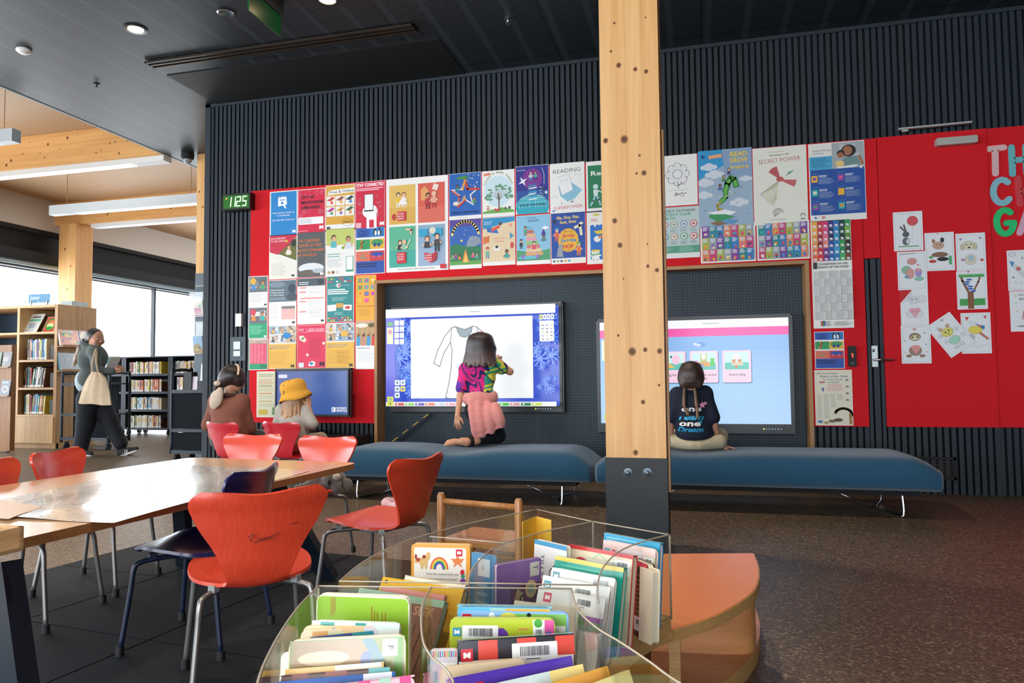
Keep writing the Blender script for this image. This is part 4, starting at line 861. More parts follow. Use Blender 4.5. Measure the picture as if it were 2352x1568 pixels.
def smoky(f, H):
    f.r(0, 0, 1, H, '#c5d6d4'); f.r(0, H*.10, 1, H*.24, '#56a486'); f.r(0, 0, 1, H*.10, '#e9ece8'); f.t('SMOKY OUTSIDE?', .03, H*.90, .06, '#5c6e6c', .88, bold=.02); f.t('PROTECT YOUR', .03, H*.83, .06, '#2f9a72', .78, bold=.02); f.t('HEALTH', .03, H*.76, .06, '#2f9a72', .38, bold=.02)
    cc = ['#d8606c', '#8aa890', '#5a9ac8', '#c8484c', '#3a78b8', '#c8a890', '#5aa88c', '#dc5058']
    for k in range(8): x, y = .14+.24*(k % 4), H*(.66-.24*(k//4)); f.e(x, y, .09, .09, cc[k]); f.e(x, y, .072, .072, '#e6e2da'); f.e(x, y, .035, .03, cc[k]); f.lines(x-.09, y-.11, x+.09, y-.20, 4, '#8fa4a2')
    f.lines(.05, H*.22, .35, H*.12, 5, '#a8d4c0'); f.lines(.5, H*.22, .95, H*.12, 5, '#a8d4c0')
poster('pale green Smoky Outside health notice with eight round icons', (1512, 478), (1608, 590), smoky, group=GP)
def inspire(f, H):
    f.r(0, 0, 1, H, '#9fb6cc'); f.p([(0, H*.62), (0, H), (1, H), (1, H*.85), (.5, H*.8)], '#2a98cc'); f.p([(.45, H), (1, H), (1, H*.62), (.5, H*.66)], '#8aa4c4')
    for x, y, s in ((.2, .78, .16), (.3, .68, .18), (.12, .58, .18), (.88, .60, .12), (.1, .42, .16), (.75, .3, .18)): cloud(f, x, H*y, s, '#d4dde6')
    f.t('READ', .60, H*.90, .085, '#f0d050', .32, bold=.03); f.t('GROW', .59, H*.82, .085, '#f0d050', .34, bold=.03); f.t('Inspire', .60, H*.74, .07, '#f0d050', .34, bold=.02)
    f.p([(.2, H*.885), (.46, H*.90), (.44, H*.945), (.2, H*.93)], '#f0a880'); f.e(.09, H*.92, .035, .035, '#1c4a94')
    P = [(.70, H*.52), (.66, H*.60), (.60, H*.62), (.54, H*.55), (.50, H*.46), (.50, H*.38), (.42, H*.33), (.34, H*.28), (.36, H*.22), (.42, H*.23)]
    for w_, c_ in ((.11, '#2c8a3c'), (.05, '#6cb84c')): f.ln(P[:5], w_, c_); f.ln(P[4:7], w_*.8, c_); f.ln(P[6:], w_*.35, '#b8a030')
    guy(f, .57, H*.73, .13, '#3a3a6c', '#2a1a12', SK[0]); guy(f, .47, H*.64, .13, '#3a8a5c', '#2a1a12', SK[1]); guy(f, .40, H*.53, .13, '#3a6ab0', '#2a1a12', SK[2])
    f.arc(.45, H*.42, .22, .05, -150, 60, .012, '#e8ecd0'); f.p([(.15, H*.19), (.48, H*.22), (.70, H*.18), (.5, H*.12)], '#f2f4f4'); f.p([(.18, H*.13), (.34, H*.07), (.66, H*.12), (.5, H*.16), (.2, H*.17)], '#3c9a5c'); f.p([(.2, H*.05), (.34, H*.02), (.62, H*.05), (.66, H*.08), (.3, H*.075)], '#8a6a4c'); f.p([(.4, H*.06), (.62, H*.03), (.72, H*.08), (.5, H*.1)], '#5a9ac8')
    for k in range(6): bird(f, RN.uniform(.1, .9), RN.uniform(.15, .5)*H, .02, '#2a4a8c')
poster('Read Grow Inspire poster of children riding a green seahorse over clouds', (1602.5, 348), (1731, 517), inspire, group=GP)
def secret(f, H):
    f.r(0, 0, 1, H, '#ecebdd'); f.t('Reading is my', .32, H*.885, .035, '#2a2a2c', .36, a=.03); f.t('SECRET POWER', .11, H*.79, .085, '#b0303c', .78, a=.04, bold=-.01)
    f.e(.5, H*.58, .07, .05, '#c8504c'); 
    for k in range(12): a = R(100+4*k); f.ln([(.5, H*.58), (.48+.22*math.cos(a), H*.59+.24*math.sin(a))], .02, '#c25a5c'); a = R(-8-2.2*k); f.ln([(.5, H*.57), (.5+.3*math.cos(a), H*.58+.3*math.sin(a)*1)], .018, '#cc6668')
    f.e(.68, H*.655, .03, .02, '#2f9a9c'); f.ln([(.62, H*.62), (.74, H*.68)], .012, '#3a8a4c')
    for k in range(9): f.ln([(.48, H*.56), (.44-.04*k, H*(.48-.01*k)), (.42-.05*k*.8+.3*(k/9), H*(.34-.012*k))], .008, ['#d8cc7c', '#b8c48c', '#a4a8b8'][k % 3])
    for k in range(7): f.ln([(.38, .10*H+.0*k), (.36+.03*k, H*.18), (.45, H*.21)], .004, '#8a8a88')
    f.r(.30, H*.06, .60, H*.064, '#8a8a88'); f.arc(.45, H*.14, .1, .07, 0, 180, .006, '#8a8a88'); f.arc(.90, H*.09, .04, .05, 0, 180, .01, '#3a3a3a'); f.r(.86, H*.05, .94, H*.06, '#3a3a3a'); f.lines(.28, H*.94, .66, H*.93, 1, '#b4b2a4')
poster('cream Reading Is My Secret Power poster with a red-winged bird', (1728, 342), (1857, 511), secret, group=GP)
def award(f, H):
    f.r(.02, .01, .99, H*.99, '#1c4fa0'); f.r(.01, .01, .99, H*.08, '#f0efe8'); f.r(.01, H*.82, .42, H*.99, '#ece9e0'); f.r(.01, H*.66, .42, H*.83, '#49a5cc'); f.t('BOOK OF THE YEAR', .08, H*.895, .03, '#33495c', .32); f.t('AWARDS', .08, H*.86, .03, '#4a90b8', .2); f.lines(.05, H*.81, .38, H*.69, 7, '#2a7aa8', .4)
    photo(f, .42, H*.66, .99, H*.99, 77, '#a9b0b2', 0, ['#c4c8c8', '#8a9698']); f.e(.72, H*.88, .13, .12, '#18120f'); f.e(.70, H*.88, .085, .095, '#a9704e'); f.p([(.62, H*.79), (.86, H*.81), (.93, H*.68), (.58, H*.68)], '#6f8f90'); f.e(.58, H*.85, .07, .07, '#20160f'); f.e(.575, H*.83, .055, .055, '#a56a48'); f.e(.56, H*.72, .08, .06, '#f0c878'); f.p([(.5, H*.68), (.9, H*.70), (.8, H*.665), (.5, H*.66)], '#eceef0'); f.ln([(.9, H*.80), (.96, H*.70)], .05, '#a9704e'); star(f, .93, H*.66, .035, '#ffffff')
    for k in range(6):
        x, y = .04+.47*(k % 2), H*(.50-.18*(k//2)); f.r(x, y, x+.11, y+.13, PAL[(k*3+1) % 9]); f.e(x+.055, y+.07, .035, .03, PAL[(k*2+4) % 9]); f.lines(x+.13, y+.14, x+.32, y+.09, 2, '#dfe6f2', .5); f.lines(x+.13, y+.08, x+.42, y-.04, 8, '#8aa4d4', .5); f.lines(x, y+.175, x+.16, y+.16, 1, '#5ab4dc')
    f.e(.09, H*.045, .02, .02, '#2a70b0'); f.e(.23, H*.045, .025, .025, '#c83a44'); f.e(.23, H*.045, .01, .01, '#f0efe8')
poster('royal blue Book of the Year poster with a mother and child photo', (1856, 332), (1991, 502), award, group=GP)
def squares(seed):
    def g(f, H):
        r_ = random.Random(seed); C_ = ['#7a3c9c', '#1f8a8c', '#2380bc', '#e08a60', '#c83a78', '#a8b84c', '#9aa4ac']
        for i in range(3):
            for j in range(7):
                x0, y0 = .03+j*.133, H*(.66-i*.31); c_ = C_[(j+i*5+seed) % 7]; f.r(x0, y0, x0+.131, y0+.305*H, c_); f.lines(x0+.015, y0+.29*H, x0+.115, y0+.18*H, 4, '#e8e8ec', .55, r_)
                f.e(x0+.066, y0+.085*H, .033, .03, r_.choice(PAL)); f.e(x0+.066+r_.uniform(-.02, .02), y0+.05*H, .02, .025, r_.choice(PAL))
    return g
poster('wide poster of small coloured squares, under the seahorse poster', (1608, 518), (1737, 599), squares(0), group=GP)
poster('wide poster of small coloured squares, under the red-winged bird poster', (1737.5, 512), (1861, 593), squares(1), group=GP)
def rights(f, H):
    C_ = [('#efa93c', '#f2b84a', '#e8a03c', '#eb9a48', '#e8804c', '#e07048'), ('#c8262c', '#d03030', '#a01c2c', '#8c1a24', '#d02434', '#e0283c'), ('#d82a6c', '#e04880', '#e86c84', '#ec8a8c', '#7a2c8c', '#6c2478'), ('#3c2a7c', '#2c2464', '#1c1c50', '#1f4a9c', '#1c58a8', '#1c60b0'), ('#1a72b8', '#1c88c8', '#2a98d0', '#1c80b8', '#3aa0d4', '#1c78b0'), ('#10383c', '#0c4a40', '#0c3030', '#2a9a4c', '#1c8a54', '#3ab05c'), ('#2a9a4c', '#7ab83c', '#5a8a34', '#2c1c18', '#3c241c', '#7a3c24')]
    z0 = H*.60
    for j in range(7):
        for i in range(6):
            x0, y0 = .03+j*.135, H*.985-(i+1)*(H*.37)/6; f.r(x0, y0, x0+.133, y0+H*.36/6, C_[j][i]); f.e(x0+.05, y0+.06, .022, .024, '#f2f0f0', 8); f.e(x0+.085, y0+.05, .02, .03, '#f2f0f0', 8); f.r(x0+.02, y0+.015, x0+.11, y0+.025, '#e8e0e0')
    f.r(.03, H*.545, .13, H*.605, '#2a2c2c'); f.t('CONVENTION ON THE', .16, H*.578, .052, '#3c3c3c', .72, bold=.01); f.t('RIGHTS OF THE CHILD', .16, H*.549, .052, '#3c3c3c', .74, bold=.01)
    for i in range(6):
        for j in range(7): x0, y0 = .03+j*.135, H*(.455-i*.075); f.r(x0, y0, x0+.128, y0+H*.07, '#cfd0cc' if (i+j) % 2 else '#dfe0dc'); f.lines(x0+.01, y0+H*.066, x0+.11, y0+H*.01, 6, '#b0b2b0', .35)
    for k, c_ in enumerate(('#c8303c', '#2a8a4c', '#2a60a8')): f.r(.17+.035*k, H*.02, .205+.035*k, H*.065, c_)
    f.lines(.3, H*.065, .42, H*.02, 4, '#8a8a8a'); f.lines(.5, H*.06, .95, H*.02, 3, '#b0b0b0')
poster('tall Convention on the Rights of the Child poster, rainbow squares over grey ones', (1861, 506), (1962, 752), rights, group=GP)
poster('small bright poster of animal squares beside the card reader', (1870, 762), (1940.5, 846), animals, group=GP)
def unc(f, H):
    f.r(.01, .01, .99, H-.01, '#e4ddc8'); f.t('UN Convention', .05, H*.925, .055, '#5a4a78', .58); f.t('Rights of the Child', .16, H*.868, .055, '#4a5484', .72); f.t('In Child Friendly', .24, H*.815, .045, '#3a8a6c', .52); f.t('Language', .36, H*.77, .045, '#3a8a6c', .3)
    f.e(.2, H*.78, .09, .03, '#c87880'); f.e(.22, H*.65, .03, .06, '#5a70a8'); f.r(.34, H*.62, .74, H*.75, '#e2c4b8')
    for k in range(4): f.lines(.05+.18*k, H*.57, .20+.18*k, H*(.12 if k < 2 else .32 if k == 2 else .46), 22 if k < 2 else 10, '#bcc0b4', .5)
    for k in range(4): f.e(.86, H*(.82-.12*k), .045, .02, '#5a6058')
    f.arc(.74, H*.20, .22, .17, -20, 170, .07, '#a07848'); f.ln([(.92, H*.2), (.93, H*.04)], .07, '#a07848'); f.e(.6, H*.10, .12, .05, '#5c4630'); f.e(.44, H*.08, .1, .04, '#6a5a3c'); f.e(.12, H*.07, .07, .035, '#3a70b0'); f.e(.28, H*.05, .07, .03, '#a88858')
poster('cream UN child rights poster with a giraffe at its foot', (1870, 850), (1960.5, 977), unc, group=GP)
# ---- children's drawings on the red door
GD = 'colouring sheets pinned to the red door and board'
PAP = '#eceef0'
def out(f, x, y, rx, ry, fill, line='#55585c', w_=.007): f.e(x, y, rx, ry, line, 16); f.e(x, y, rx-w_, ry-w_, fill, 16)
def bord(f, H): f.ln([(.06, .06), (.94, .06), (.94, H-.08), (.06, H-.08)], .005, '#8a9098', True)
def d_rabbit(f, H): bord(f, H); out(f, .66, H*.76, .19, .19, '#d8525c'); f.ln([(.66, H*.6), (.62, H*.3)], .006, '#777777'); out(f, .42, H*.42, .12, .11, '#5c6064'); f.ln([(.38, H*.50), (.24, H*.62)], .06, '#5c6064'); f.ln([(.42, H*.5), (.36, H*.66)], .06, '#5c6064'); out(f, .42, H*.24, .13, .15, '#6a6e72'); f.e(.48, H*.24, .06, .09, '#d8dce0'); f.e(.46, H*.44, .018, .018, '#111111', 6); f.r(.15, H*.10, .85, H*.125, '#58a070'); f.lines(.1, H*.96, .8, H*.94, 1, '#a8acb4')
def d_kitten(f, H): bord(f, H); out(f, .46, H*.66, .2, .15, '#c8a48c'); out(f, .3, H*.78, .06, .08, '#b0785c'); out(f, .6, H*.80, .07, .10, '#33363a'); out(f, .5, H*.42, .28, .10, '#8a6450'); f.e(.6, H*.30, .2, .08, '#2a2c30'); f.e(.4, H*.68, .02, .02, '#111', 6); f.e(.52, H*.68, .02, .02, '#111', 6); out(f, .25, H*.25, .13, .06, '#c83c38'); f.r(.8, H*.15, .9, H*.38, '#58b070'); f.e(.45, H*.97, .03, .02, '#b02030', 8); f.e(.2, H*.36, .08, .06, '#6cb070')
def d_puppy(f, H): bord(f, H); out(f, .44, H*.68, .22, .17, '#dcd8bc'); out(f, .22, H*.64, .07, .13, '#cfc8a8'); out(f, .66, H*.64, .07, .13, '#cfc8a8'); f.e(.36, H*.70, .025, .025, '#111', 8); f.e(.52, H*.71, .025, .025, '#111', 8); f.e(.45, H*.62, .045, .03, '#222', 8); out(f, .48, H*.30, .2, .2, '#dcd4c4'); out(f, .5, H*.34, .08, .1, '#a8ccd8'); f.e(.22, H*.3, .07, .05, '#b088a8'); f.e(.86, H*.28, .06, .05, '#c85048'); f.e(.17, H*.85, .05, .04, '#9a94b8'); f.e(.83, H*.86, .05, .04, '#9a94b8')
def d_turtle(f, H): bord(f, H); out(f, .5, H*.74, .17, .13, '#d89890'); out(f, .3, H*.52, .17, .16, '#8cc0a0'); out(f, .42, H*.42, .15, .2, '#dca098'); out(f, .70, H*.50, .12, .08, '#e8a0b0'); f.p([(.58, H*.48), (.84, H*.48), (.78, H*.34), (.62, H*.34)], '#a898c8'); out(f, .72, H*.28, .16, .08, '#8cc8b0'); f.e(.3, H*.34, .07, .06, '#5a9ac8'); f.e(.70, H*.64, .03, .03, '#c83040', 8); f.ln([(.08, H*.93), (.6, H*.95)], .02, '#55585c')
def d_eleph(f, H): f.p([(0, H), (.0, H*.62), (.45, H)], '#c9161c'); f.p([(.02, H*.6), (.44, H*.98), (.42, H*.82), (.28, H*.7)], '#d8dade'); out(f, .5, H*.70, .2, .15, '#e0e2e6'); out(f, .78, H*.72, .15, .15, '#e4e4e8'); f.e(.42, H*.72, .02, .03, '#333', 8); f.e(.56, H*.72, .02, .03, '#333', 8); out(f, .5, H*.32, .3, .17, '#e2e4e8'); f.e(.42, H*.42, .12, .1, '#e6aab8'); f.e(.6, H*.42, .12, .1, '#e6aab8'); f.p([(.31, H*.40), (.71, H*.40), (.51, H*.20)], '#e6aab8'); f.t('I LOVE YOU', .36, H*.38, .04, '#c07080', .3)
def d_tree(f, H): bord(f, H); f.r(.08, H*.10, .92, H*.28, '#4fa458'); f.ln([(.45, H*.06), (.45, H*.42)], .2, '#8a5c40'); f.ln([(.42, H*.40), (.2, H*.75), (.14, H*.9)], .08, '#8a5c40'); f.ln([(.5, H*.40), (.72, H*.72), (.8, H*.9)], .06, '#8a5c40'); f.r(.08, H*.84, .92, H*.92, '#58ac60'); 
def d_tree2(f, H):
    d_tree(f, H)
    for k in range(6): f.e(.42+RN.uniform(-.1, .12), H*(.48+.06*k), .1, .035, '#2a6cb8', 9)
    f.e(.4, H*.99, .035, .03, '#b02030', 8)
def d_sloth(f, H): bord(f, H); out(f, .47, H*.70, .2, .15, '#9a7c6c'); f.e(.47, H*.68, .15, .09, '#e4dcae'); f.e(.39, H*.69, .045, .03, '#33302c', 8); f.e(.55, H*.69, .045, .03, '#33302c', 8); out(f, .47, H*.34, .22, .2, '#a08270'); f.e(.42, H*.42, .09, .08, '#e49a98'); f.e(.56, H*.42, .09, .08, '#e49a98'); f.p([(.34, H*.40), (.64, H*.40), (.49, H*.24)], '#e49a98'); out(f, .25, H*.2, .1, .06, '#a08270'); out(f, .7, H*.2, .1, .06, '#a08270'); f.e(.46, H*.90, .06, .04, '#d87870', 8); [f.e(x, H*y, .03, .02, c_, 8) for x, y, c_ in ((.12, .6, '#4a8a70'), (.13, .3, '#d87870'), (.84, .5, '#4a8a70'), (.86, .3, '#d87870'), (.8, .8, '#4a8a70'))]
def d_bear(f, H):
    bord(f, H); [flower(f, x, H*y, .12, '#dfe2e6', '#c8ccd0') for x, y in ((.2, .6), (.24, .4), (.8, .55), (.3, .8), (.85, .35))]; out(f, .48, H*.60, .21, .17, '#e2d86c'); out(f, .34, H*.74, .07, .06, '#d8a078'); out(f, .62, H*.74, .07, .06, '#d8a078'); f.e(.42, H*.62, .03, .035, '#333', 8); f.e(.55, H*.62, .03, .035, '#333', 8); f.e(.48, H*.55, .03, .02, '#333', 8); out(f, .50, H*.34, .2, .16, '#a8dcc0'); out(f, .40, H*.16, .09, .06, '#dcdcd4'); out(f, .62, H*.16, .09, .06, '#dcdcd4'); f.e(.6, H*.93, .06, .05, '#b8bcc8', 8)
def d_hearts(f, H):
    bord(f, H); f.p([(.14, H*.9), (.28, H*.9), (.2, H*.8)], '#d04848'); f.p([(.76, H*.92), (.88, H*.92), (.82, H*.84)], '#d04848'); cloud(f, .36, H*.75, .16, '#dfe2e8'); out(f, .48, H*.58, .24, .16, '#ecd85c'); f.p([(.46, H*.76), (.62, H*.70), (.8, H*.68), (.78, H*.58), (.62, H*.64)], '#3a80c0'); f.e(.64, H*.67, .05, .05, '#e0803c'); f.ln([(.64, H*.5), (.88, H*.36)], .09, '#c87860'); out(f, .32, H*.40, .14, .12, '#c4c8cc'); f.ln([(.1, H*.16), (.3, H*.22), (.5, H*.16), (.9, H*.22)], .007, '#777b80')
def d_rocket(f, H): bord(f, H); f.p([(.10, H*.72), (.22, H*.70), (.62, H*.40), (.5, H*.32), (.16, H*.58)], '#d4dae0'); f.p([(.08, H*.74), (.24, H*.71), (.15, H*.58)], '#4a90c0'); out(f, .36, H*.54, .08, .08, '#d87870'); f.p([(.55, H*.33), (.75, H*.2), (.68, H*.36)], '#e07848'); out(f, .18, H*.9, .12, .09, '#dfe2e6'); star(f, .5, H*.8, .05, '#58a888'); star(f, .25, H*.2, .05, '#c8ccd0'); star(f, .45, H*.18, .04, '#c8ccd0'); f.e(.18, H*.33, .03, .03, '#33384a', 8)
def d_robot(f, H): f.t('READING', .3, H*.88, .08, '#8a9088', .5, bold=.02); f.t('MAGIC', .34, H*.78, .08, '#8a9088', .4, bold=.02); [star(f, x, H*y, .05, '#ccd888') for x, y in ((.2, .88), (.22, .7), (.24, .5))]; out(f, .62, H*.6, .12, .1, '#d8c4d8'); out(f, .6, H*.36, .16, .18, '#dcdfe0'); f.ln([(.46, H*.5), (.42, H*.3)], .03, '#d86a78'); f.e(.45, H*.13, .25, .03, '#8a9a94'); f.ln([(.54, H*.24), (.52, H*.12)], .04, '#c8ccd0'); f.ln([(.68, H*.24), (.7, H*.12)], .04, '#c8ccd0')
for lab, a, c_, fn, rt in [('colouring sheet of a grey rabbit with a red balloon, highest on the red door', (2050.5, 488), (2121.5, 574), d_rabbit, 0), ('colouring sheet of a brown and black kitten by a red bowl', (2123, 535.5), (2194, 620), d_kitten, 0), ('colouring sheet of a cream puppy raising a paw', (2194, 537), (2266, 620.5), d_puppy, 0), ('colouring sheet of a pink turtle and a cupcake', (2060, 579), (2131, 664), d_turtle, 0),
        ('colouring sheet of an elephant with a pink heart, one corner folded over', (2067, 665.5), (2134, 746), d_eleph, 0), ('drawing of a brown tree with blue shapes in its branches', (2196, 624), (2269.5, 709), d_tree2, 0), ('colouring sheet of a sloth hugging a pink heart, lowest left on the door', (2068.5, 748), (2140, 834), d_sloth, 0),
        ('colouring sheet with hearts and a yellow shape, half under the tilted sheet', (2206, 719), (2278.5, 811), d_hearts, 0), ('tilted colouring sheet of a yellow bear among flowers', (2147, 726), (2219, 812), d_bear, R(35)), ('colouring sheet of a rocket at the right edge of the picture', (2312, 575.5), (2387, 665.5), d_rocket, 0), ('colouring sheet headed Reading Magic at the right edge, under the rocket', (2318, 669), (2389, 760), d_robot, 0)]:
    yy = 5.9545 if 'tilted colouring' in lab else 5.9608-.0011*(int(a[0]+a[1]) % 4)
    if a[0] > 2300: yy = 5.968
    poster(lab, a, c_, fn, 'drawing', GD, PAP, yy, rt, 'colouring_sheet')
# cut-out letters
def letter(ch, tl, br, strokes, col, lab, w_=.022):
    a, c_ = atY(tl[0], tl[1], 5.968), atY(br[0], br[1], 5.968); ww, hh = c_.x-a.x, a.z-c_.z
    f = MB()
    for P in strokes:
        Q = [(x*ww, y*hh) for x, y in P]
        for i in range(len(Q)-1):
            d = Vector((Q[i+1][0]-Q[i][0], Q[i+1][1]-Q[i][1])).normalized(); n = Vector((-d.y, d.x))*w_; z1 = .006+i*.00003
            f.prism([(Q[i][0]-n.x, Q[i][1]-n.y), (Q[i+1][0]-n.x, Q[i+1][1]-n.y), (Q[i+1][0]+n.x, Q[i+1][1]+n.y), (Q[i][0]+n.x, Q[i][1]+n.y)], 0, z1, col)
        for i, q_ in enumerate(Q): f.prism([(q_[0]+w_*math.cos(2*PI*k/12), q_[1]+w_*math.sin(2*PI*k/12)) for k in range(12)], 0, .0061+i*.00003, col)
    o = f.build('cut_out_letter', PRINT); o.matrix_world = frame((a.x, 5.969, c_.z), (1, 0, 0), (0, 0, 1)); tag(o, lab, 'letter', 'cut-out letters on the red board')
m = .12
ARC = lambda a0, a1, n=12, rx=.38, ry=.40: [(.5+rx*math.cos(R(a0+(a1-a0)*k/n)), .5+ry*math.sin(R(a0+(a1-a0)*k/n))) for k in range(n+1)]
letter('T', (2261, 339), (2312, 401), [[(.08, .93), (.92, .95)], [(.5, .93), (.47, .06)]], '#dcb4b4', 'pale pink cut-out letter T on the red board')
letter('H', (2316, 335), (2366, 401), [[(.14, .94), (.14, .06)], [(.84, .94), (.84, .06)], [(.14, .5), (.84, .52)]], '#6cb4bc', 'pale blue cut-out letter H beside the T')
letter('C', (2273, 408), (2330, 472), [ARC(48, 318)], '#86bcc8', 'pale blue cut-out letter C, second line of letters')
letter('H', (2332, 407), (2382, 470), [[(.12, .94), (.16, .06)], [(.86, .94), (.86, .06)], [(.14, .5), (.86, .5)]], '#cf4048', 'coral red cut-out letter H beside the C')
letter('G', (2281, 477), (2336, 543), [ARC(50, 345)+[(.88, .46), (.56, .46)]], '#22c070', 'bright green cut-out letter G, third line of letters')
letter('A', (2336, 474), (2392, 536), [[(.06, .06), (.5, .94), (.94, .06)], [(.24, .36), (.76, .36)]], '#d8a8c0', 'pink cut-out letter A at the right edge of the picture')

# ---------------------------------------------------------------- screens
BEZ = mat('bezel_black', '#14181b', .35, noise=.1); BEZ2 = mat('bezel_slate', '#22303a', .4)
def display(lab, tl, br, art, Y, bez, chin, cat='screen', depth=.09, strength=None, group=None, buttons=True):
    a, c_ = atY(tl[0], tl[1], Y), atY(br[0], br[1], Y); w_, h_ = c_.x-a.x, a.z-c_.z
    o = empty('display_screen', (a.x, Y, c_.z), 0, lab, cat, group)
    f = MB(); b_ = bez
    for x0, z0, x1, z1 in ((-b_, -chin, w_+b_, 0), (-b_, h_, w_+b_, h_+b_), (-b_, 0, 0, h_), (w_, 0, w_+b_, h_)): f.box((x0, -.012, z0), (x1, depth, z1))
    f.box((-b_-.012, .01, -chin-.008), (-b_, depth, h_+b_+.01)); f.box((w_+b_, .01, -chin-.008), (w_+b_+.012, depth, h_+b_+.01)); f.box((-b_-.012, .01, h_+b_), (w_+b_+.012, depth, h_+b_+.012))
    f.build('bezel', BEZ, o)
    f = MB(); f.box((-.001, .004, -.001), (w_+.001, depth-.01, h_+.001)); f.build('backing', BLACK, o)
    f = MB(X=frame((0, .002, 0), (1, 0, 0), (0, 0, 1)) @ Matrix.Scale(w_, 4)); f.dz = 1.2e-4; f.clip = (1, h_/w_); art(f, h_/w_); f.build('picture', strength or SCREEN, o)
    if buttons:
        f = MB(X=frame((0, -.0125, 0), (1, 0, 0), (0, 0, 1)))
        f.e(w_*.862, -chin*.5, .006, .006, '#c8f030', 8)
        for k in range(6): f.e(w_*.875+.022*k, -chin*.5, .004, .004, '#9fb8c8', 8)
        f.build('status_lights', screen_mat('status_lights', .9) if 'status_lights' not in MATS else MATS['status_lights'], o)
    return o
def splat(f, x, y, r_, col, seed):
    q = random.Random(seed); n = 9
    f.e(x, y, r_*.33, r_*.33, col, 10)
    for k in range(n):
        a = 2*PI*k/n+q.uniform(-.15, .15); L_ = r_*q.uniform(.75, 1.05); f.ln([(x, y), (x+L_*math.cos(a), y+L_*math.sin(a))], r_*.16, col); f.e(x+L_*math.cos(a), y+L_*math.sin(a), r_*.14, r_*.14, col, 8)
def paint(f, H):
    f.r(0, 0, 1, H, '#2f4fd0'); q = random.Random(9)
    for k in range(46): x = q.choice([q.uniform(.07, .15), q.uniform(.885, .985)]); splat(f, x, q.uniform(.06, H-.06), q.choice([.02, .03, .045]), '#5b8af0', k)
    f.r(0, .0, .055, H, '#5a5ae0'); f.r(0, 0, 1, .025, '#eef0f0'); f.r(0, H-.05, 1, H, '#f3f5f8'); f.r(.57-.06, H-.032, .57+.0, H-.026, '#a8acb4')
    f.r(.155, .045, .872, H-.062, '#f5f8fa'); L_ = '#27403a'
    B = [(.405, H-.115), (.43, H-.11), (.44, H-.14), (.455, H-.165), (.48, H-.172), (.505, H-.165), (.52, H-.14), (.525, H-.11), (.55, H-.115), (.60, H-.155), (.645, H-.25), (.665, H-.32), (.635, H-.335), (.60, H-.26), (.575, H-.20)]
    f.p([(.43, H-.112), (.44, H-.14), (.455, H-.165), (.48, H-.172), (.505, H-.165), (.52, H-.14), (.525, H-.112), (.48, H-.13)], '#7c8c98')
    sl = [(.405, H-.115), (.36, H-.165), (.32, H-.24), (.295, H-.315), (.33, H-.335), (.355, H-.26), (.395, H-.20), (.405, H-.24), (.40, H-.33), (.385, H-.43), (.365, H-.51), (.39, H-.515)]
    f.ln(sl, .0045, L_); f.ln(B, .0045, L_); f.ln([(.575, H-.20), (.57, H-.3), (.59, H-.42), (.61, H-.51), (.575, H-.515), (.39, H-.515)], .0045, L_); f.ln([(.405, H-.115), (.395, H-.2)], .0035, L_); f.ln([(.55, H-.115), (.575, H-.2)], .0035, L_); f.ln([(.43, H-.112), (.405, H-.115)], .0045, L_); f.ln([(.43, H-.112), (.48, H-.128), (.525, H-.112)], .004, L_)
    f.r(.01, H-.095, .045, H-.075, '#5ab84c'); f.r(.008, H-.20, .046, H-.105, '#f6f8c0'); f.e(.027, H-.13, .014, .014, '#d89a9c')
    for i in range(4):
        for j in range(2): f.p(rrect(.055+.032*j, H-.095-.036*i, .083+.032*j, H-.065-.036*i, .004, 2), '#f2f4f8' if j == 0 or i == 0 else '#dde0e8')
    for i in range(3):
        for j in range(2):
            if i == 2 and j: continue
            f.p(rrect(.057+.034*j, .10-.036*i+.02, .087+.034*j, .13-.036*i+.02, .004, 2), '#f6d838' if (i == 1 and j) else '#f4f6f8'); f.e(.072+.034*j, .135-.036*i, .008, .008, '#2a8a9c', 8)
    f.r(.01, .028, .048, .055, '#e8e858'); f.r(.01, .002, .048, .026, '#e8e858'); f.e(.029, .041, .009, .008, '#8ac0a0', 8); f.e(.029, .014, .007, .006, '#8aa040', 8)
    for j in range(4): f.p(rrect(.912+.021*j, H-.085, .930+.021*j, H-.057, .003, 2), '#d8e058' if j == 0 else '#f2f4f8'); f.e(.921+.021*j, H-.071, .004, .007, '#2a3a8c', 6)
    f.p(rrect(.912, H-.205, .992, H-.092, .006), '#f4f6f8')
    for i in range(5):
        for j in range(3): f.ln([(.925+.024*j, H-.115-.019*i), (.935+.024*j, H-.120-.019*i)], .005, ['#333a40', '#6a78c0', '#a8c04c', '#222222'][(i*3+j) % 4])
    for k, c_ in enumerate(['#d8483c', '#8ad04c', '#5a3cc0', '#f0703c', '#c8d0e0', '#f0a0b8', '#f4f4f4', '#e8c83c', '#e8e8a0', '#f4f4f4', '#3cc83c', '#e0a0b0', '#2a8a50', '#c8e03c']): f.r(.06+.062*k, .004, .115+.062*k, .019, c_); f.r(.07+.062*k, .008, .08+.062*k, .016, '#ffffff')
display('large wall screen showing a blank dress outline on a blue splatter border', (903, 714.5), (1286.5, 931), paint, 6.015, .022, .055, group='large interactive screens')
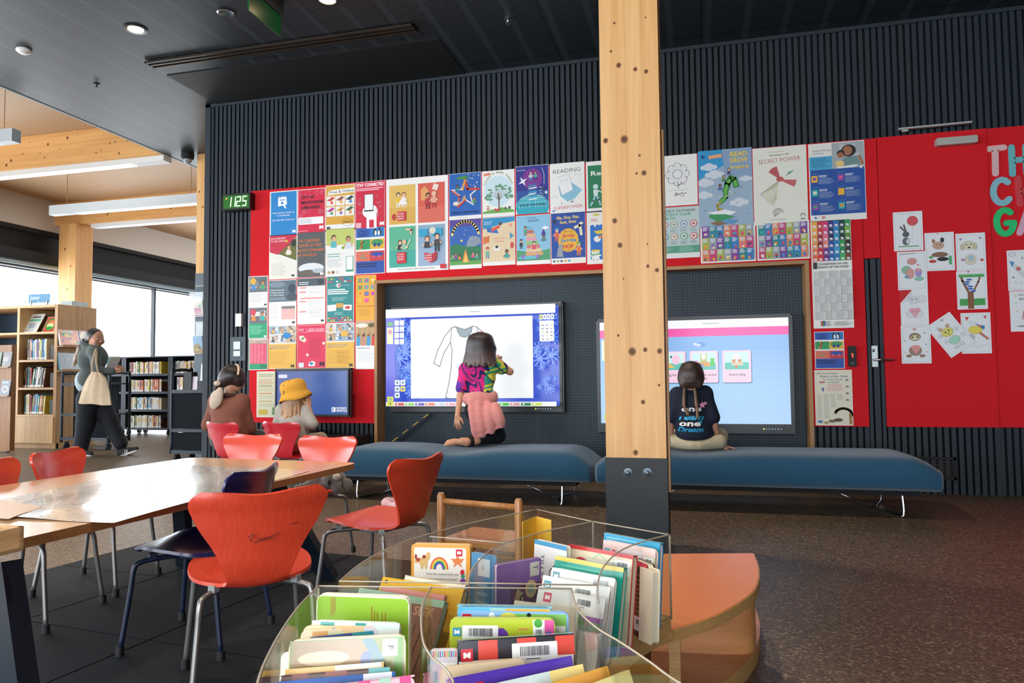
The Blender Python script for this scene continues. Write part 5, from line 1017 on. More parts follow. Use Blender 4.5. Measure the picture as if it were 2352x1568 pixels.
def game(f, H):
    f.r(0, 0, 1, H, '#7fb2ea'); f.e(.75, .15, .5, .22, '#a5ccf4', 20) if False else None
    for k in range(10): f.r(0, 0, 1, H*.70*(1-k/10), ['#8ab8ea', '#8fbcec', '#94c0ee', '#99c4f0', '#9dc8f2', '#a2cbf4', '#a5cef6', '#a9d0f7', '#acd2f8', '#b0d5f9'][k])
    f.r(0, H-.045, 1, H, '#f2f4f8'); f.r(0, H-.09, 1, H-.045, '#f02ca0'); f.lines(.56, H-.015, .68, H-.028, 1, '#a8acb4')
    f.r(.01, H-.215, .17, H-.10, '#e4f0c8'); f.t('Menu', .1, H-.165, .025, '#33443c', al='c'); f.r(.02, .01, .09, .055, '#d8e83c')
    f.e(.551, H-.135, .025, .014, '#5a98dc'); f.t('Play', .515, H-.142, .016, '#ffffff', bold=.02)
    for k, (t1, t2) in enumerate((('Panning', ''), ('Digging for gold', ''), ('Advanced sound', 'seek'), ('Sound sling', ''))):
        x0 = .15+.17*k; y1 = H-.17; f.p(rrect(x0+.003, y1-.177, x0+.151, y1-.003, .008), '#3c6898'); f.p(rrect(x0, y1-.172, x0+.147, y1, .008), '#f6cfe2'); f.r(x0+.012, y1-.102, x0+.135, y1-.010, '#c8f0ec'); f.r(x0+.012, y1-.102, x0+.135, y1-.065, '#4cc0b0')
        if k == 3:
            f.e(x0+.072, y1-.035, .02, .018, '#f6e0ea'); f.r(x0+.05, y1-.065, x0+.068, y1-.048, '#d08a3c'); f.r(x0+.08, y1-.065, x0+.098, y1-.048, '#d08a3c'); f.p([(x0+.045, y1-.08), (x0+.11, y1-.08), (x0+.1, y1-.065), (x0+.05, y1-.065)], '#e4c8a0'); f.r(x0+.065, y1-.095, x0+.078, y1-.082, '#d0703c')
        elif k == 2:
            f.r(x0+.055, y1-.06, x0+.09, y1-.014, '#b8c070'); f.e(x0+.072, y1-.03, .013, .018, '#f4f0ee'); f.r(x0+.022, y1-.08, x0+.042, y1-.052, '#d86cc0'); f.r(x0+.045, y1-.085, x0+.105, y1-.06, '#d8a03c'); f.r(x0+.05, y1-.09, x0+.07, y1-.07, '#8a8ac8'); f.r(x0+.108, y1-.08, x0+.128, y1-.04, '#3cc83c')
        else:
            f.e(x0+.095, y1-.045, .022, .028, '#f6c4dc'); f.p([(x0+.03, y1-.09), (x0+.09, y1-.09), (x0+.05, y1-.055)], '#f0b848'); f.e(x0+.07, y1-.03, .006, .008, '#2a3c6c', 6)
        f.t(t1, x0+.074, y1-.135, .013, '#4c3c54', al='c', bold=.015); 
        if t2: f.t(t2, x0+.074, y1-.155, .013, '#4c3c54', al='c', bold=.015)
display('large wall screen showing a pale blue game menu with pink cards, partly behind the column', (1377.2, 741), (1817.5, 974), game, 6.015, .02, .075, group='large interactive screens')
def idle(f, H):
    f.r(0, 0, 1, H, '#2f57a4'); f.r(0, 0, .5, H, '#3558a2'); f.r(0, H*.5, .35, H, '#4257a0'); f.p(rrect(.02, H-.085, .15, H-.04, .02), '#dfe4f4')
    f.p(rrect(.775, .03, .83, .09, .012), '#f4f6fa'); f.p(rrect(.787, .042, .80, .078, .004), '#2f57a4'); f.t('NINTENDO', .84, .068, .022, '#f4f6fa', .145, bold=.03); f.t('SWITCH.', .84, .032, .028, '#f4f6fa', .15, bold=.035)
tv = display('small flat television with a plain blue screen, in front of the red pinboard', (636, 853), (799, 951.5), idle, 5.80, .012, .018, 'television', .05, buttons=False)
f = MB(); zq = tv.location.z; f.box((.25, .015, .437-zq), (.29, .035, -.01)); f.box((.10, -.07, .436-zq), (.44, .07, .444-zq)); f.build('stand', BEZ, tv)
# cabinets beneath it
CAB = mat('black_cabinet', '#15181c', .45)
def cabinet(lab, lo, hi, doors=2, m_=None):
    o = empty('cabinet', ((lo[0]+hi[0])/2, (lo[1]+hi[1])/2, lo[2]), 0, lab, 'cabinet'); lx, ly, lz = (hi[0]-lo[0])/2, (hi[1]-lo[1])/2, hi[2]-lo[2]
    f = MB(); f.box((-lx, -ly+.012, 0), (lx, ly, lz)); f.build('body', m_ or CAB, o)
    for k in range(doors):
        x0 = -lx+.004+k*2*lx/doors; x1 = -lx-.004+(k+1)*2*lx/doors; f = MB(); f.box((x0, -ly-.004, .02), (x1, -ly+.011, lz-.01)); d = f.build('door', m_ or CAB, o)
        f = MB(); f.box((x1-.04, -ly-.012, lz*.55), (x1-.03, -ly-.0045, lz*.85)); f.build('handle', DARKM, d)
    return o
zt = atY(780, 985, 5.6).z
cabinet('low black cabinet between the orange bucket hat child and the blue bench', (-3.34, 5.42, 0), (-2.86, 5.95, .40), 2)
cabinet('grey-blue low desk cabinet behind the two children at the small television', (-4.05, 5.60, 0), (-3.36, 5.95, .435), 2, mat('desk_grey', '#77858f', .5))
# hazard-striped pole in the recess
hp = [atY(903, 1012, 5.97), atY(985, 950, 6.05)]
f = MB(); n = 7
for k in range(n):
    a = hp[0].lerp(hp[1], k/n); c_ = hp[0].lerp(hp[1], (k+1)/n); f.bar(a, c_, .075, .008, '#c9a53a' if k % 2 == 0 else '#101214')
o = f.build('hazard_strip', COLMAT); tag(o, 'yellow and black hazard tape strip under the dress screen', 'hazard tape')
# ================================================================ SOFT FORMS: one continuous skin from blended limbs
def cap(a, b, ra, rb=None, k=.02, flat=None): return ('c', Vector(a), Vector(b), ra, ra if rb is None else rb, k)
def ell(c, r_, k=.02, rot=None): return ('e', Vector(c), r_ if isinstance(r_, (tuple, list)) else (r_, r_, r_), rot or Matrix.Identity(3), k)
def sdf_mesh(prims, res, cuts=(), grow=0, holes=()):
    lo = np.array([1e9]*3); hi = -lo; bb = []
    for p in prims:
        if p[0] == 'c':
            r_ = max(p[3], p[4])+grow; A = np.minimum(p[1], p[2])-r_; B = np.maximum(p[1], p[2])+r_
        else:
            r_ = max(p[2])+grow; A = np.array(p[1])-r_; B = np.array(p[1])+r_
        bb.append((A, B)); lo = np.minimum(lo, A); hi = np.maximum(hi, B)
    lo = lo-3*res; n = np.ceil((hi+3*res-lo)/res).astype(int)+1
    D = np.full(n, .5, dtype=np.float32)
    ax = [lo[i]+res*np.arange(n[i]) for i in range(3)]
    for p, (A, B) in zip(prims, bb):
        k = p[-1]; i0 = np.maximum(0, np.floor((A-k-2*res-lo)/res).astype(int)); i1 = np.minimum(n, np.ceil((B+k+2*res-lo)/res).astype(int)+1)
        X, Y, Z = np.meshgrid(*[ax[i][i0[i]:i1[i]] for i in range(3)], indexing='ij')
        if p[0] == 'c':
            a, b_ = np.array(p[1]), np.array(p[2]); d = b_-a; L2 = max(d@d, 1e-9)
            t = np.clip(((X-a[0])*d[0]+(Y-a[1])*d[1]+(Z-a[2])*d[2])/L2, 0, 1)
            di = np.sqrt((X-a[0]-t*d[0])**2+(Y-a[1]-t*d[1])**2+(Z-a[2]-t*d[2])**2)-(p[3]+(p[4]-p[3])*t)-grow
        else:
            c_ = np.array(p[1]); M = np.array(p[3]); r_ = np.array(p[2])+grow
            q = [(X-c_[0])*M[0, i]+(Y-c_[1])*M[1, i]+(Z-c_[2])*M[2, i] for i in range(3)]
            k0 = np.sqrt(sum((q[i]/r_[i])**2 for i in range(3))); k1 = np.sqrt(sum((q[i]/r_[i]**2)**2 for i in range(3)))
            di = k0*(k0-1)/np.maximum(k1, 1e-6)
        S = D[i0[0]:i1[0], i0[1]:i1[1], i0[2]:i1[2]]
        h = np.clip(.5+.5*(S-di)/k, 0, 1); D[i0[0]:i1[0], i0[1]:i1[1], i0[2]:i1[2]] = S+(di-S)*h-k*h*(1-h)
    if len(cuts):
        X, Y, Z = np.meshgrid(*ax, indexing='ij')
        for pt, nr in cuts:
            nr = np.array(Vector(nr).normalized()); D = np.maximum(D, (X-pt[0])*nr[0]+(Y-pt[1])*nr[1]+(Z-pt[2])*nr[2])
    N = np.array(D.shape); S = D < 0
    c = [S[i:N[0]-1+i, j:N[1]-1+j, k:N[2]-1+k] for i in (0, 1) for j in (0, 1) for k in (0, 1)]
    cnt = sum(q.astype(np.int8) for q in c); cells = np.argwhere((cnt > 0) & (cnt < 8))
    idx = -np.ones(N-1, dtype=np.int64); idx[cells[:, 0], cells[:, 1], cells[:, 2]] = np.arange(len(cells))
    acc = np.zeros((len(cells), 3)); num = np.zeros(len(cells)); cor = [(i, j, k) for i in (0, 1) for j in (0, 1) for k in (0, 1)]
    for a in range(8):
        for b_ in range(a+1, 8):
            if sum(abs(cor[a][i]-cor[b_][i]) for i in range(3)) != 1: continue
            da = D[tuple(cells[:, i]+cor[a][i] for i in range(3))]; db = D[tuple(cells[:, i]+cor[b_][i] for i in range(3))]
            m_ = (da < 0) != (db < 0); t = np.where(m_, da/np.where(m_, da-db, 1), 0)
            P = np.array(cor[a])[None]+(np.array(cor[b_])-np.array(cor[a]))[None]*t[:, None]; acc[m_] += P[m_]; num[m_] += 1
    V = lo+res*(cells+acc/num[:, None]); F = []
    for ax_ in range(3):
        o = [0, 1, 2]; o.remove(ax_); u, v_ = o
        sl0 = [slice(None)]*3; sl1 = [slice(None)]*3; sl0[ax_] = slice(0, -1); sl1[ax_] = slice(1, None)
        s0, s1 = S[tuple(sl0)], S[tuple(sl1)]; e_ = np.argwhere(s0 != s1)
        e_ = e_[(e_[:, u] > 0) & (e_[:, v_] > 0) & (e_[:, u] < N[u]-1) & (e_[:, v_] < N[v_]-1)]
        q = []
        for du, dv in ((1, 1), (0, 1), (0, 0), (1, 0)):
            g = e_.copy(); g[:, u] -= du; g[:, v_] -= dv; q.append(idx[g[:, 0], g[:, 1], g[:, 2]])
        q = np.stack(q, 1); fl = S[e_[:, 0], e_[:, 1], e_[:, 2]]
        if ax_ == 1: fl = ~fl
        q[~fl] = q[~fl][:, ::-1]; F.append(q)
    F = np.concatenate(F); F = F[(F >= 0).all(1)]
    return V, F
def soft(name, prims, mt, parent, res=.006, cuts=(), grow=0, col=None, colfn=None, loc=None):
    V, F = sdf_mesh(prims, res, cuts, grow)
    me = bpy.data.meshes.new(name); L = np.array(loc if loc is not None else (0, 0, 0)); me.from_pydata((V-L).tolist(), [], F.tolist()); me.materials.append(mt)
    me.polygons.foreach_set('use_smooth', [True]*len(me.polygons))
    ca = me.color_attributes.new('Col', 'FLOAT_COLOR', 'POINT'); arr = np.ones((len(V), 4), dtype=np.float32)
    arr[:, :3] = colfn(V) if colfn else lin(col or '#ffffff')
    ca.data.foreach_set('color', arr.ravel()); me.update()
    o = bpy.data.objects.new(name, me); COL.objects.link(o)
    if parent: o.parent = parent
    if loc is not None: o.location = loc
    return o
def lerp(a, b, t): return Vector(a)+(Vector(b)-Vector(a))*t
def hand(w_, d, n, size=1.0, curl=.35, side=1, spread=.15, k=.006):
    """wrist point, pointing direction, palm normal (out of the palm); thumb on the `side` of d x n"""
    d = Vector(d).normalized(); n = Vector(n); n = (n-d*n.dot(d)).normalized(); s_ = d.cross(n)*side; w_ = Vector(w_); S = size
    out = [cap(w_, w_+d*.02*S, .021*S, .021*S, .012)]
    for j in range(4):
        y = (j-1.5)*.017*S; kn = w_+d*(.072-.004*abs(j-1.2))*S-s_*y*1
        out.append(cap(w_+d*.012*S-s_*y*.55, kn, .0125*S, .0095*S, .010))
        ln_ = [.066, .074, .068, .052][j]*S; dd = (d-s_*spread*(j-1.5)/1.5*.5).normalized(); p = kn
        for q in range(3):
            a = curl*(q+.6); v_ = dd*math.cos(a)+n*math.sin(a); e_ = p+v_*ln_*(.45, .31, .24)[q]; out.append(cap(p, e_, (.0082-.0008*q)*S, (.0074-.0008*q)*S, k*.5)); p = e_
    b_ = w_+d*.018*S+s_*.016*S; m1 = b_+(d*.55+s_*.75+n*.25).normalized()*.034*S; m2 = m1+(d*.85+s_*.35+n*.25).normalized()*.028*S; m3 = m2+(d*.95+s_*.1+n*.3).normalized()*.020*S
    return out+[cap(b_, m1, .0125*S, .0105*S, .010), cap(m1, m2, .0098*S, .0085*S, .004), cap(m2, m3, .0085*S, .0068*S, .004)]
def foot(h, toe, up, S=1.0):
    """heel, toe tip, up: bare foot with five toes; sole away from up"""
    h, toe = Vector(h), Vector(toe); d = (toe-h).normalized(); L = (toe-h).length; up = Vector(up); up = (up-d*up.dot(d)).normalized(); s_ = d.cross(up)
    out = [ell(h+up*.006, (.027*S, .027*S, .027*S), .02), cap(h+up*.008, h+d*L*.55+up*.004, .024*S, .022*S, .02), cap(h+d*L*.35, h+d*L*.74-s_*.016*S, .020*S, .017*S, .02), cap(h+d*L*.45, h+d*L*.74+s_*.018*S, .02*S, .018*S, .02)]
    for j in range(5):
        b_ = h+d*L*.78+s_*(.022-.0125*j)*S; out.append(cap(b_, b_+d*L*(.20-.026*j), (.0105 if j == 0 else .0078)*S, (.0095 if j == 0 else .0066)*S, .006))
    return out
def head_prims(c, r_, fwd, up=(0, 0, 1)):
    """skull, jaw, nose, ears, neck-side; c = centre of skull"""
    c = Vector(c); f = Vector(fwd).normalized(); up = Vector(up).normalized(); up = (up-f*up.dot(f)).normalized(); s_ = f.cross(up)
    M = Matrix((s_, f, up)).transposed()
    P = [ell(c, (r_*.86, r_*1.0, r_*1.0), .02, M), ell(c+f*r_*.35-up*r_*.45, (r_*.62, r_*.62, r_*.72), .03, M), ell(c+f*r_*.62-up*r_*.92, (r_*.32, r_*.26, r_*.24), .03, M),
         cap(c+f*r_*.95-up*r_*.12, c+f*r_*1.12-up*r_*.38, r_*.09, r_*.14, .015), ell(c+f*r_*.88-up*r_*.64, (r_*.26, r_*.12, r_*.08), .01, M)]
    for q in (-1, 1): P += [ell(c+s_*q*r_*.88-up*r_*.18-f*r_*.05, (r_*.10, r_*.17, r_*.26), .01, M), ell(c+f*r_*.78+s_*q*r_*.45-up*r_*.42, (r_*.26, r_*.22, r_*.24), .03, M)]
    return P, M
def eyes(c, r_, M, parent):
    f = MB(); c = Vector(c)
    for q in (-1, 1): f.ball(c+M @ Vector((q*r_*.36, r_*.90, -r_*.08)), r_*.10, '#f4f2ee', 0, 10, 6); f.ball(c+M @ Vector((q*r_*.36, r_*.965, -r_*.08)), r_*.06, '#2a1a12', 0, 8, 6)
    for q in (-1, 1): f.bar(c+M @ Vector((q*r_*.20, r_*.97, r_*.14)), c+M @ Vector((q*r_*.55, r_*.86, r_*.14)), r_*.05, r_*.03, '#3a2418')
    f.bar(c+M @ Vector((-r_*.20, r_*1.0, -r_*.60)), c+M @ Vector((r_*.20, r_*1.0, -r_*.60)), r_*.07, r_*.05, '#b05a54')
    f.build('face', COLMAT, parent, True)
HAIR = mat('hair_strands', '#ffffff', .38, attr=True, noise=.45, nscale=90, stretch=(3, 3, .5), bump=.5)
def hairfn(c1, c2, z0, z1):
    a, b_ = np.array(lin(c1)), np.array(lin(c2))
    def g(V):
        t = np.clip((V[:, 2]-z0)/(z1-z0), 0, 1)[:, None]; w_ = (.5+.5*np.sin(V[:, 0:1]*420+V[:, 1:2]*260+9*np.sin(V[:, 2:3]*35)))*.25; return (a*(1-t)+b_*t)*(1+w_)
    return g
KG = 'children on the benches and at the small television'
# ---------------------------------------------------------------- kneeling child in the tie-dye shirt
def P_(px, py, Y): return atY(px, py, Y)
p1 = empty('person', (-1.62, 5.25, .39), 0, 'child in a tie-dye shirt kneeling on the bench and touching the dress screen', 'person')
L0 = Vector((-1.62, 5.25, .39))
BT = .388
hc = P_(1103, 792, 5.30); sL, sR = P_(1070, 848, 5.28), P_(1134, 838, 5.34)
elb, wri = P_(1057, 908, 5.22), P_(1051, 953, 5.17); elR, wrR = P_(1171, 853, 5.45), P_(1143, 824, 5.66)
chest, waist, pel = P_(1103, 868, 5.31), P_(1103, 905, 5.28), P_(1107, 938, 5.24)
knL = Vector((P_(1120, 1020, 5.42).x, 5.44, BT+.05)); anL = Vector((P_(1064, 1020, 5.0).x, 5.08, BT+.035)); knR = Vector((P_(1140, 1010, 5.45).x, 5.50, BT+.05)); anR = anL+Vector((.055, .075, .006))
hp_, M1 = head_prims(hc, .088, (.15, 1, .05))
body = hp_+[cap(hc+Vector((0, -.01, -.05)), lerp(sL, sR, .5)+Vector((0, 0, .02)), .036, .042, .03), cap(sL, sR, .045, .045, .04), ell(chest, (.108, .075, .10), .05), ell(waist, (.092, .07, .08), .05), ell(pel, (.108, .085, .08), .05),
        cap(sL, elb, .032, .026, .03), cap(elb, wri, .026, .019, .015), cap(sR, elR, .032, .027, .03), cap(elR, wrR, .027, .019, .015),
        cap(pel+Vector((-.05, 0, -.02)), knL, .072, .052, .04), cap(knL, anL, .050, .033, .02), cap(pel+Vector((.05, 0, -.02)), knR, .072, .052, .04), cap(knR, anR, .05, .033, .02)]
body += hand(wri, (-.05, -.05, -1), (.3, 1, 0), .80, .22, 1, .5) + hand(wrR, (-.35, .75, .4), (0, .5, -.8), .80, .5, -1)
heel = anL+Vector((-.03, -.02, .012)); body += foot(heel, heel+Vector((-.135, -.01, -.022)), (0, .6, -.8), .86) + foot(anR+Vector((-.03, 0, 0)), anR+Vector((-.155, .01, -.02)), (0, .6, -.8), .86)
p1.location = (0, 0, 0); soft('body', body, SKIN, p1, .0055)
eyes(hc, .088, M1, p1)
def tiedye(V):
    c = np.array(P_(1090, 870, 5.2)); d = V-c; x = d[:, 0]; z = d[:, 2]; r_ = np.hypot(x*1.2, z); a = np.arctan2(z, x)
    s = np.sin(5*a+38*r_+2.5*np.sin(60*x+40*z)); s2 = np.sin(60*x-75*z+3*np.sin(50*z)); pal = np.array([lin(q) for q in ('#e8186c', '#1c1c5c', '#a02090', '#2a8a7c', '#d8d040', '#2ab06c')])
    out = np.tile(pal[0], (len(V), 1)); out[s < -.1] = pal[1]; out[(s > .8)] = pal[2]
    R_ = x > .07; out[R_ & (s2 > .2)] = pal[4]; out[R_ & (s2 <= .2)] = pal[5]; out[R_ & (s2 < -.55)] = pal[3]; out[R_ & (s < -.5)] = pal[1]
    Bm = (z < -.10) & (s > .3); out[Bm] = pal[3]; out[(x < -.11) & (z < -.02)] = lin('#5a2aa0'); return out
sh = [cap(sL, sR, .052, .052, .04), ell(chest, (.122, .090, .105), .05), ell(waist+Vector((0, 0, -.005)), (.108, .088, .085), .05), cap(sL, lerp(sL, elb, .72), .046, .048, .03), cap(sR, lerp(sR, elR, .48), .046, .050, .03)]
soft('tie_dye_shirt', sh, CLOTHM, p1, .006, cuts=[(elb+Vector((0, 0, .022)), (0, 0, -1)), (lerp(sR, elR, .84), elR-sR), (lerp(sL, sR, .5)+Vector((0, 0, .035)), (0, 0, 1))] if False else [(Vector((0, 0, elb.z+.022)), (0, 0, -1))], colfn=tiedye)
pants = [ell(pel, (.118, .095, .09), .05), cap(pel+Vector((-.05, 0, -.02)), knL, .082, .060, .04), cap(knL, lerp(knL, anL, .92), .058, .041, .02), cap(pel+Vector((.05, 0, -.02)), knR, .082, .060, .04), cap(knR, lerp(knR, anR, .92), .058, .041, .02)]
soft('leggings', pants, CLOTHM, p1, .007, col='#14181d')
# jacket tied round the waist: wrap and hanging panel
jk = []
wc = P_(1103, 912, 5.25)
for k in range(14):
    a = PI*2*k/14; jk.append(ell(wc+Vector((.105*math.cos(a), .085*math.sin(a), -.005+.008*math.sin(3*a))), (.035, .03, .045), .03))
HB = [(1082, 925, 1.0), (1100, 930, 1), (1122, 930, 1), (1138, 930, 1)]; BB = [(1094, 1003), (1110, 998), (1130, 990), (1153, 976)]
for (x0, y0, _), (x1, y1) in zip(HB, BB):
    for k in range(5):
        t0, t1 = k/5, (k+1)/5; jk.append(cap(P_(x0+(x1-x0)*t0, y0+(y1-y0)*t0, 5.145-.02*math.sin(PI*t0)), P_(x0+(x1-x0)*t1, y0+(y1-y0)*t1, 5.145-.02*math.sin(PI*t1)), .024, .024, .035))
jk.append(cap(P_(1096, 1003, 5.13), P_(1152, 978, 5.13), .010, .010, .01)); jk.append(cap(P_(1098, 1004, 5.13), P_(1104, 1014, 5.14), .005, .004, .006))
soft('tied_jacket', jk, mat('pink_fleece', '#d98a84', .95, noise=.18, nscale=120, bump=.5, bscale=240, sheen=.3), p1, .006)
f = MB(); q = P_(1110, 963, 5.108); f.cbox(q, (.034, .003, .048), '#efe2dc', rz=0); f.build('care_label', CLOTHM, p1)
# shoulder-length hair
hz = []
for k in range(30):
    a = PI+PI*(k+.5)/30*1.0; dx, dy = math.cos(a), math.sin(a); top = hc+Vector((dx*.035, dy*.045, .065)); mid = hc+Vector((dx*.086, dy*.088, -.03)); lowr = hc+Vector((dx*(.122+.014*math.sin(k*2.1)), dy*.098-.005, -.150+.016*math.sin(k*3.7)))
    hz += [cap(hc+Vector((dx*.055, dy*.06, .03)), lowr, .036, .011, .012)]
for q in (-1, 1):
    for k in range(4): top = hc+Vector((q*.06, .02*k, .05)); hz += [cap(top, hc+Vector((q*.095, .012*k, -.03)), .025, .02, .02), cap(hc+Vector((q*.095, .012*k, -.03)), hc+Vector((q*.112, .004*k-.01, -.14)), .02, .012, .012)]
hz += [ell(hc+Vector((0, -.005, .010)), (.090, .096, .092), .04)]
soft('hair', hz, HAIR, p1, .0055, colfn=hairfn('#6a5650', '#2c2224', hc.z-.18, hc.z-.02))
f = MB(); f.tube([hc+Vector((.092*math.cos(a), .01-.01*math.sin(a), .098*math.sin(a))) for a in [PI*k/14 for k in range(15)]], .007, 8); f.build('hairband', mat('crimson_band', '#c8284c', .6), p1, True)
f = MB(); d = (wrR-elR).normalized(); u = d.orthogonal(); v_ = d.cross(u); f.tube([lerp(elR, wrR, .88)+(u*math.cos(a)+v_*math.sin(a))*.0225 for a in [2*PI*k/14 for k in range(15)]], .004, 6); f.build('bracelet', mat('teal_band', '#3a8a98', .5), p1, True)
# ---------------------------------------------------------------- seated child with plaits
p2 = empty('person', (0, 0, 0), 0, 'child with two plaits and a navy lettered shirt sitting cross-legged on the bench', 'person')
hc = P_(1587, 862, 5.16); sL, sR = P_(1556, 906, 5.16), P_(1619, 903, 5.18)
elL, wrL = P_(1541, 965, 5.15), P_(1540, 1010, 5.2); elR, wrR = P_(1640, 972, 5.16), P_(1650, 1018, 5.20)
wrR.z = BT+.03; wrL.z = BT+.03
chest, waist, pel = P_(1587, 932, 5.17), P_(1592, 975, 5.16), P_(1597, 1005, 5.18)
knL, knR = Vector((pel.x-.19, 5.36, BT+.07)), Vector((pel.x+.17, 5.38, BT+.07)); anL, anR = Vector((pel.x+.05, 5.46, BT+.05)), Vector((pel.x-.05, 5.40, BT+.05))
hp_, M2 = head_prims(hc, .086, (.05, 1, .05))
body = hp_+[cap(hc+Vector((0, 0, -.05)), lerp(sL, sR, .5)+Vector((0, 0, .02)), .034, .042, .03), cap(sL, sR, .042, .042, .04), ell(chest, (.105, .075, .10), .05), ell(waist, (.10, .075, .09), .05), ell(pel, (.115, .09, .07), .05),
        cap(sL, elL, .031, .026, .03), cap(elL, wrL, .025, .019, .015), cap(sR, elR, .031, .026, .03), cap(elR, wrR, .026, .019, .015), cap(pel+Vector((-.05, .02, -.02)), knL, .065, .05, .03), cap(knL, anL, .045, .032, .02), cap(pel+Vector((.05, .02, -.02)), knR, .065, .05, .03), cap(knR, anR, .045, .032, .02)]
body += hand(wrR+Vector((0, 0, -.008)), (1, .1, -.12), (0, 0, -1), .80, .06, -1, .5) + hand(wrL, (-.2, 1, -.2), (0, 0, -1), .8, .1, 1) + foot(anL, anL+Vector((.13, .02, -.01)), (0, 0, 1), .8) + foot(anR, anR+Vector((-.13, .02, -.01)), (0, 0, 1), .8)
soft('body', body, SKIN, p2, .0055); eyes(hc, .086, M2, p2)
shirt = [cap(sL, sR, .052, .052, .04), ell(chest, (.122, .092, .11), .05), ell(waist, (.125, .098, .10), .05), ell(P_(1597, 998, 5.17), (.132, .105, .07), .04), cap(sL, lerp(sL, elL, .85), .046, .052, .03), cap(sR, lerp(sR, elR, .80), .046, .054, .03)]
zc = P_(1597, 1020, 5.1).z
NAVY = mat('navy_jersey', '#0f1b30', .85, noise=.15, nscale=40, bump=.2, bscale=300)
soft('navy_shirt', shirt, NAVY, p2, .006, cuts=[(Vector((0, 0, zc)), (0, .0, -1))])
soft('white_underlayer', [ell(P_(1597, 1008, 5.18), (.128, .10, .05), .02)], mat('white_jersey', '#d9dce8', .85, bump=.2), p2, .007, cuts=[(Vector((0, 0, zc+.01)), (0, 0, 1))])
lg = [cap(pel+Vector((-.05, .0, -.02)), knL, .072, .058, .04), cap(knL, lerp(knL, anL, .85), .052, .040, .02), cap(pel+Vector((.05, 0, -.02)), knR, .072, .058, .04), cap(knR, lerp(knR, anR, .85), .052, .04, .02), ell(pel+Vector((0, .02, -.02)), (.13, .09, .06), .04),
      cap(Vector((pel.x-.155, 5.19, BT+.055)), Vector((pel.x-.02, 5.10, BT+.035)), .05, .036, .03), cap(Vector((pel.x+.03, 5.10, BT+.035)), Vector((pel.x+.16, 5.16, BT+.055)), .036, .052, .03)]
soft('knit_trousers', lg, mat('cream_knit', '#cdbf9e', .95, noise=.3, nscale=150, bump=.9, bscale=110), p2, .0065, cuts=[(Vector((0, 0, BT+.001)), (0, 0, -1))])
hz = [ell(hc+Vector((0, -.008, .010)), (.088, .094, .092), .03), ell(hc+Vector((0, -.045, -.035)), (.070, .045, .055), .03)]
for q in (-1, 1): hz += [ell(hc+Vector((q*.066, -.03, -.02)), (.024, .03, .04), .02), ell(hc+Vector((q*.05, -.055, -.06)), (.028, .025, .035), .02)]
for k in range(16): a = PI+PI*(k+.5)/16; hz.append(cap(hc+Vector((math.cos(a)*.05, math.sin(a)*.06, .07)), hc+Vector((math.cos(a)*.074, math.sin(a)*.085, -.045)), .014, .010, .012))
soft('hair', hz, HAIR, p2, .005, colfn=hairfn('#4a3830', '#3a2c28', hc.z-.1, hc.z+.05))
for (xa, ya), (xb, yb), (xc, yc) in (((1572, 892), (1571, 931), (1580, 951)), ((1596, 892), (1600, 931), (1602, 957))):
    A, B, C_ = P_(xa, ya, 5.085), P_(xb, yb, 5.062), P_(xc, yc, 5.055); br_ = []
    for k in range(9):
        for ph in (0, 2*PI/3, 4*PI/3): t = (k+ph/(2*PI))/9; br_.append(ell(lerp(A, B, min(t, 1))+Vector((.010*math.sin(2*PI*t*4.5+ph), .006*math.cos(2*PI*t*9+ph), 0)), (.011, .010, .012), .0035))
    pl = soft('plait', br_, HAIR, p2, .003, colfn=hairfn('#8a6a48', '#5a4232', B.z, A.z))
    soft('tassel', [cap(B, C_, .008, .009, .006), cap(C_, C_+Vector((.006, 0, -.012)), .009, .003, .006)], HAIR, pl, .003, colfn=hairfn('#9a7040', '#7a5a3c', C_.z, B.z))
    f = MB(); f.lathe([(.010, -.006), (.0115, 0), (.010, .006)], 12, X=Matrix.Translation(B)); f.build('hair_tie', mat('pink_tie', '#f07090', .5), pl, True)
# shirt lettering, laid on the back of the shirt
f = MB(); f.dz = 1e-4
for s_, x, y, h, c_, wd, shr in (('one', 1565, 944, .036, '#f2f0ee', .135, .1), ('Team', 1557, 963, .040, '#2fa6d8', .175, .3), ('one', 1560, 977, .036, '#f2f0ee', .145, .1), ('Dream', 1556, 991, .034, '#2fa6d8', .175, .3)):
    q = P_(x, y, 5.1); f.X = frame((q.x, 0, q.z), (1, 0, .01), (0, 0, 1)); f.t(s_, 0, 0, h, c_, wd, bold=.035, shear=shr)
f.X = frame((P_(1613, 926, 5.1).x, 0, P_(1613, 930, 5.1).z), (1, 0, 0), (0, 0, 1)); star(f, 0, 0, .026, '#f4a8c8'); star(f, .02, .012, .016, '#f4a8c8'); star(f, -.185, -.005, .010, '#3aa8d0'); f.X = frame((P_(1609, 967, 5.1).x, 0, P_(1609, 968, 5.1).z), (1, 0, 0), (0, 0, 1)); star(f, 0, 0, .014, '#3aa8d0')
cy = 5.17
for i, v_ in enumerate(f.V):
    # depth of the shirt back at this height and side
    best = 9
    for c0, rr_ in ((chest, (.122, .092, .11)), (waist, (.125, .098, .10)), (P_(1597, 998, 5.17), (.132, .105, .07))):
        q = 1-((v_.x-c0.x)/rr_[0])**2-((v_.z-c0.z)/rr_[1+1])**2
        if q > 0: best = min(best, c0.y-rr_[1]*math.sqrt(q))
    if best > 6: best = 5.10
    f.V[i] = Vector((v_.x, min(best, 5.125)-.010+v_.y*1.0, v_.z))
f.build('shirt_print', PRINT, p2)
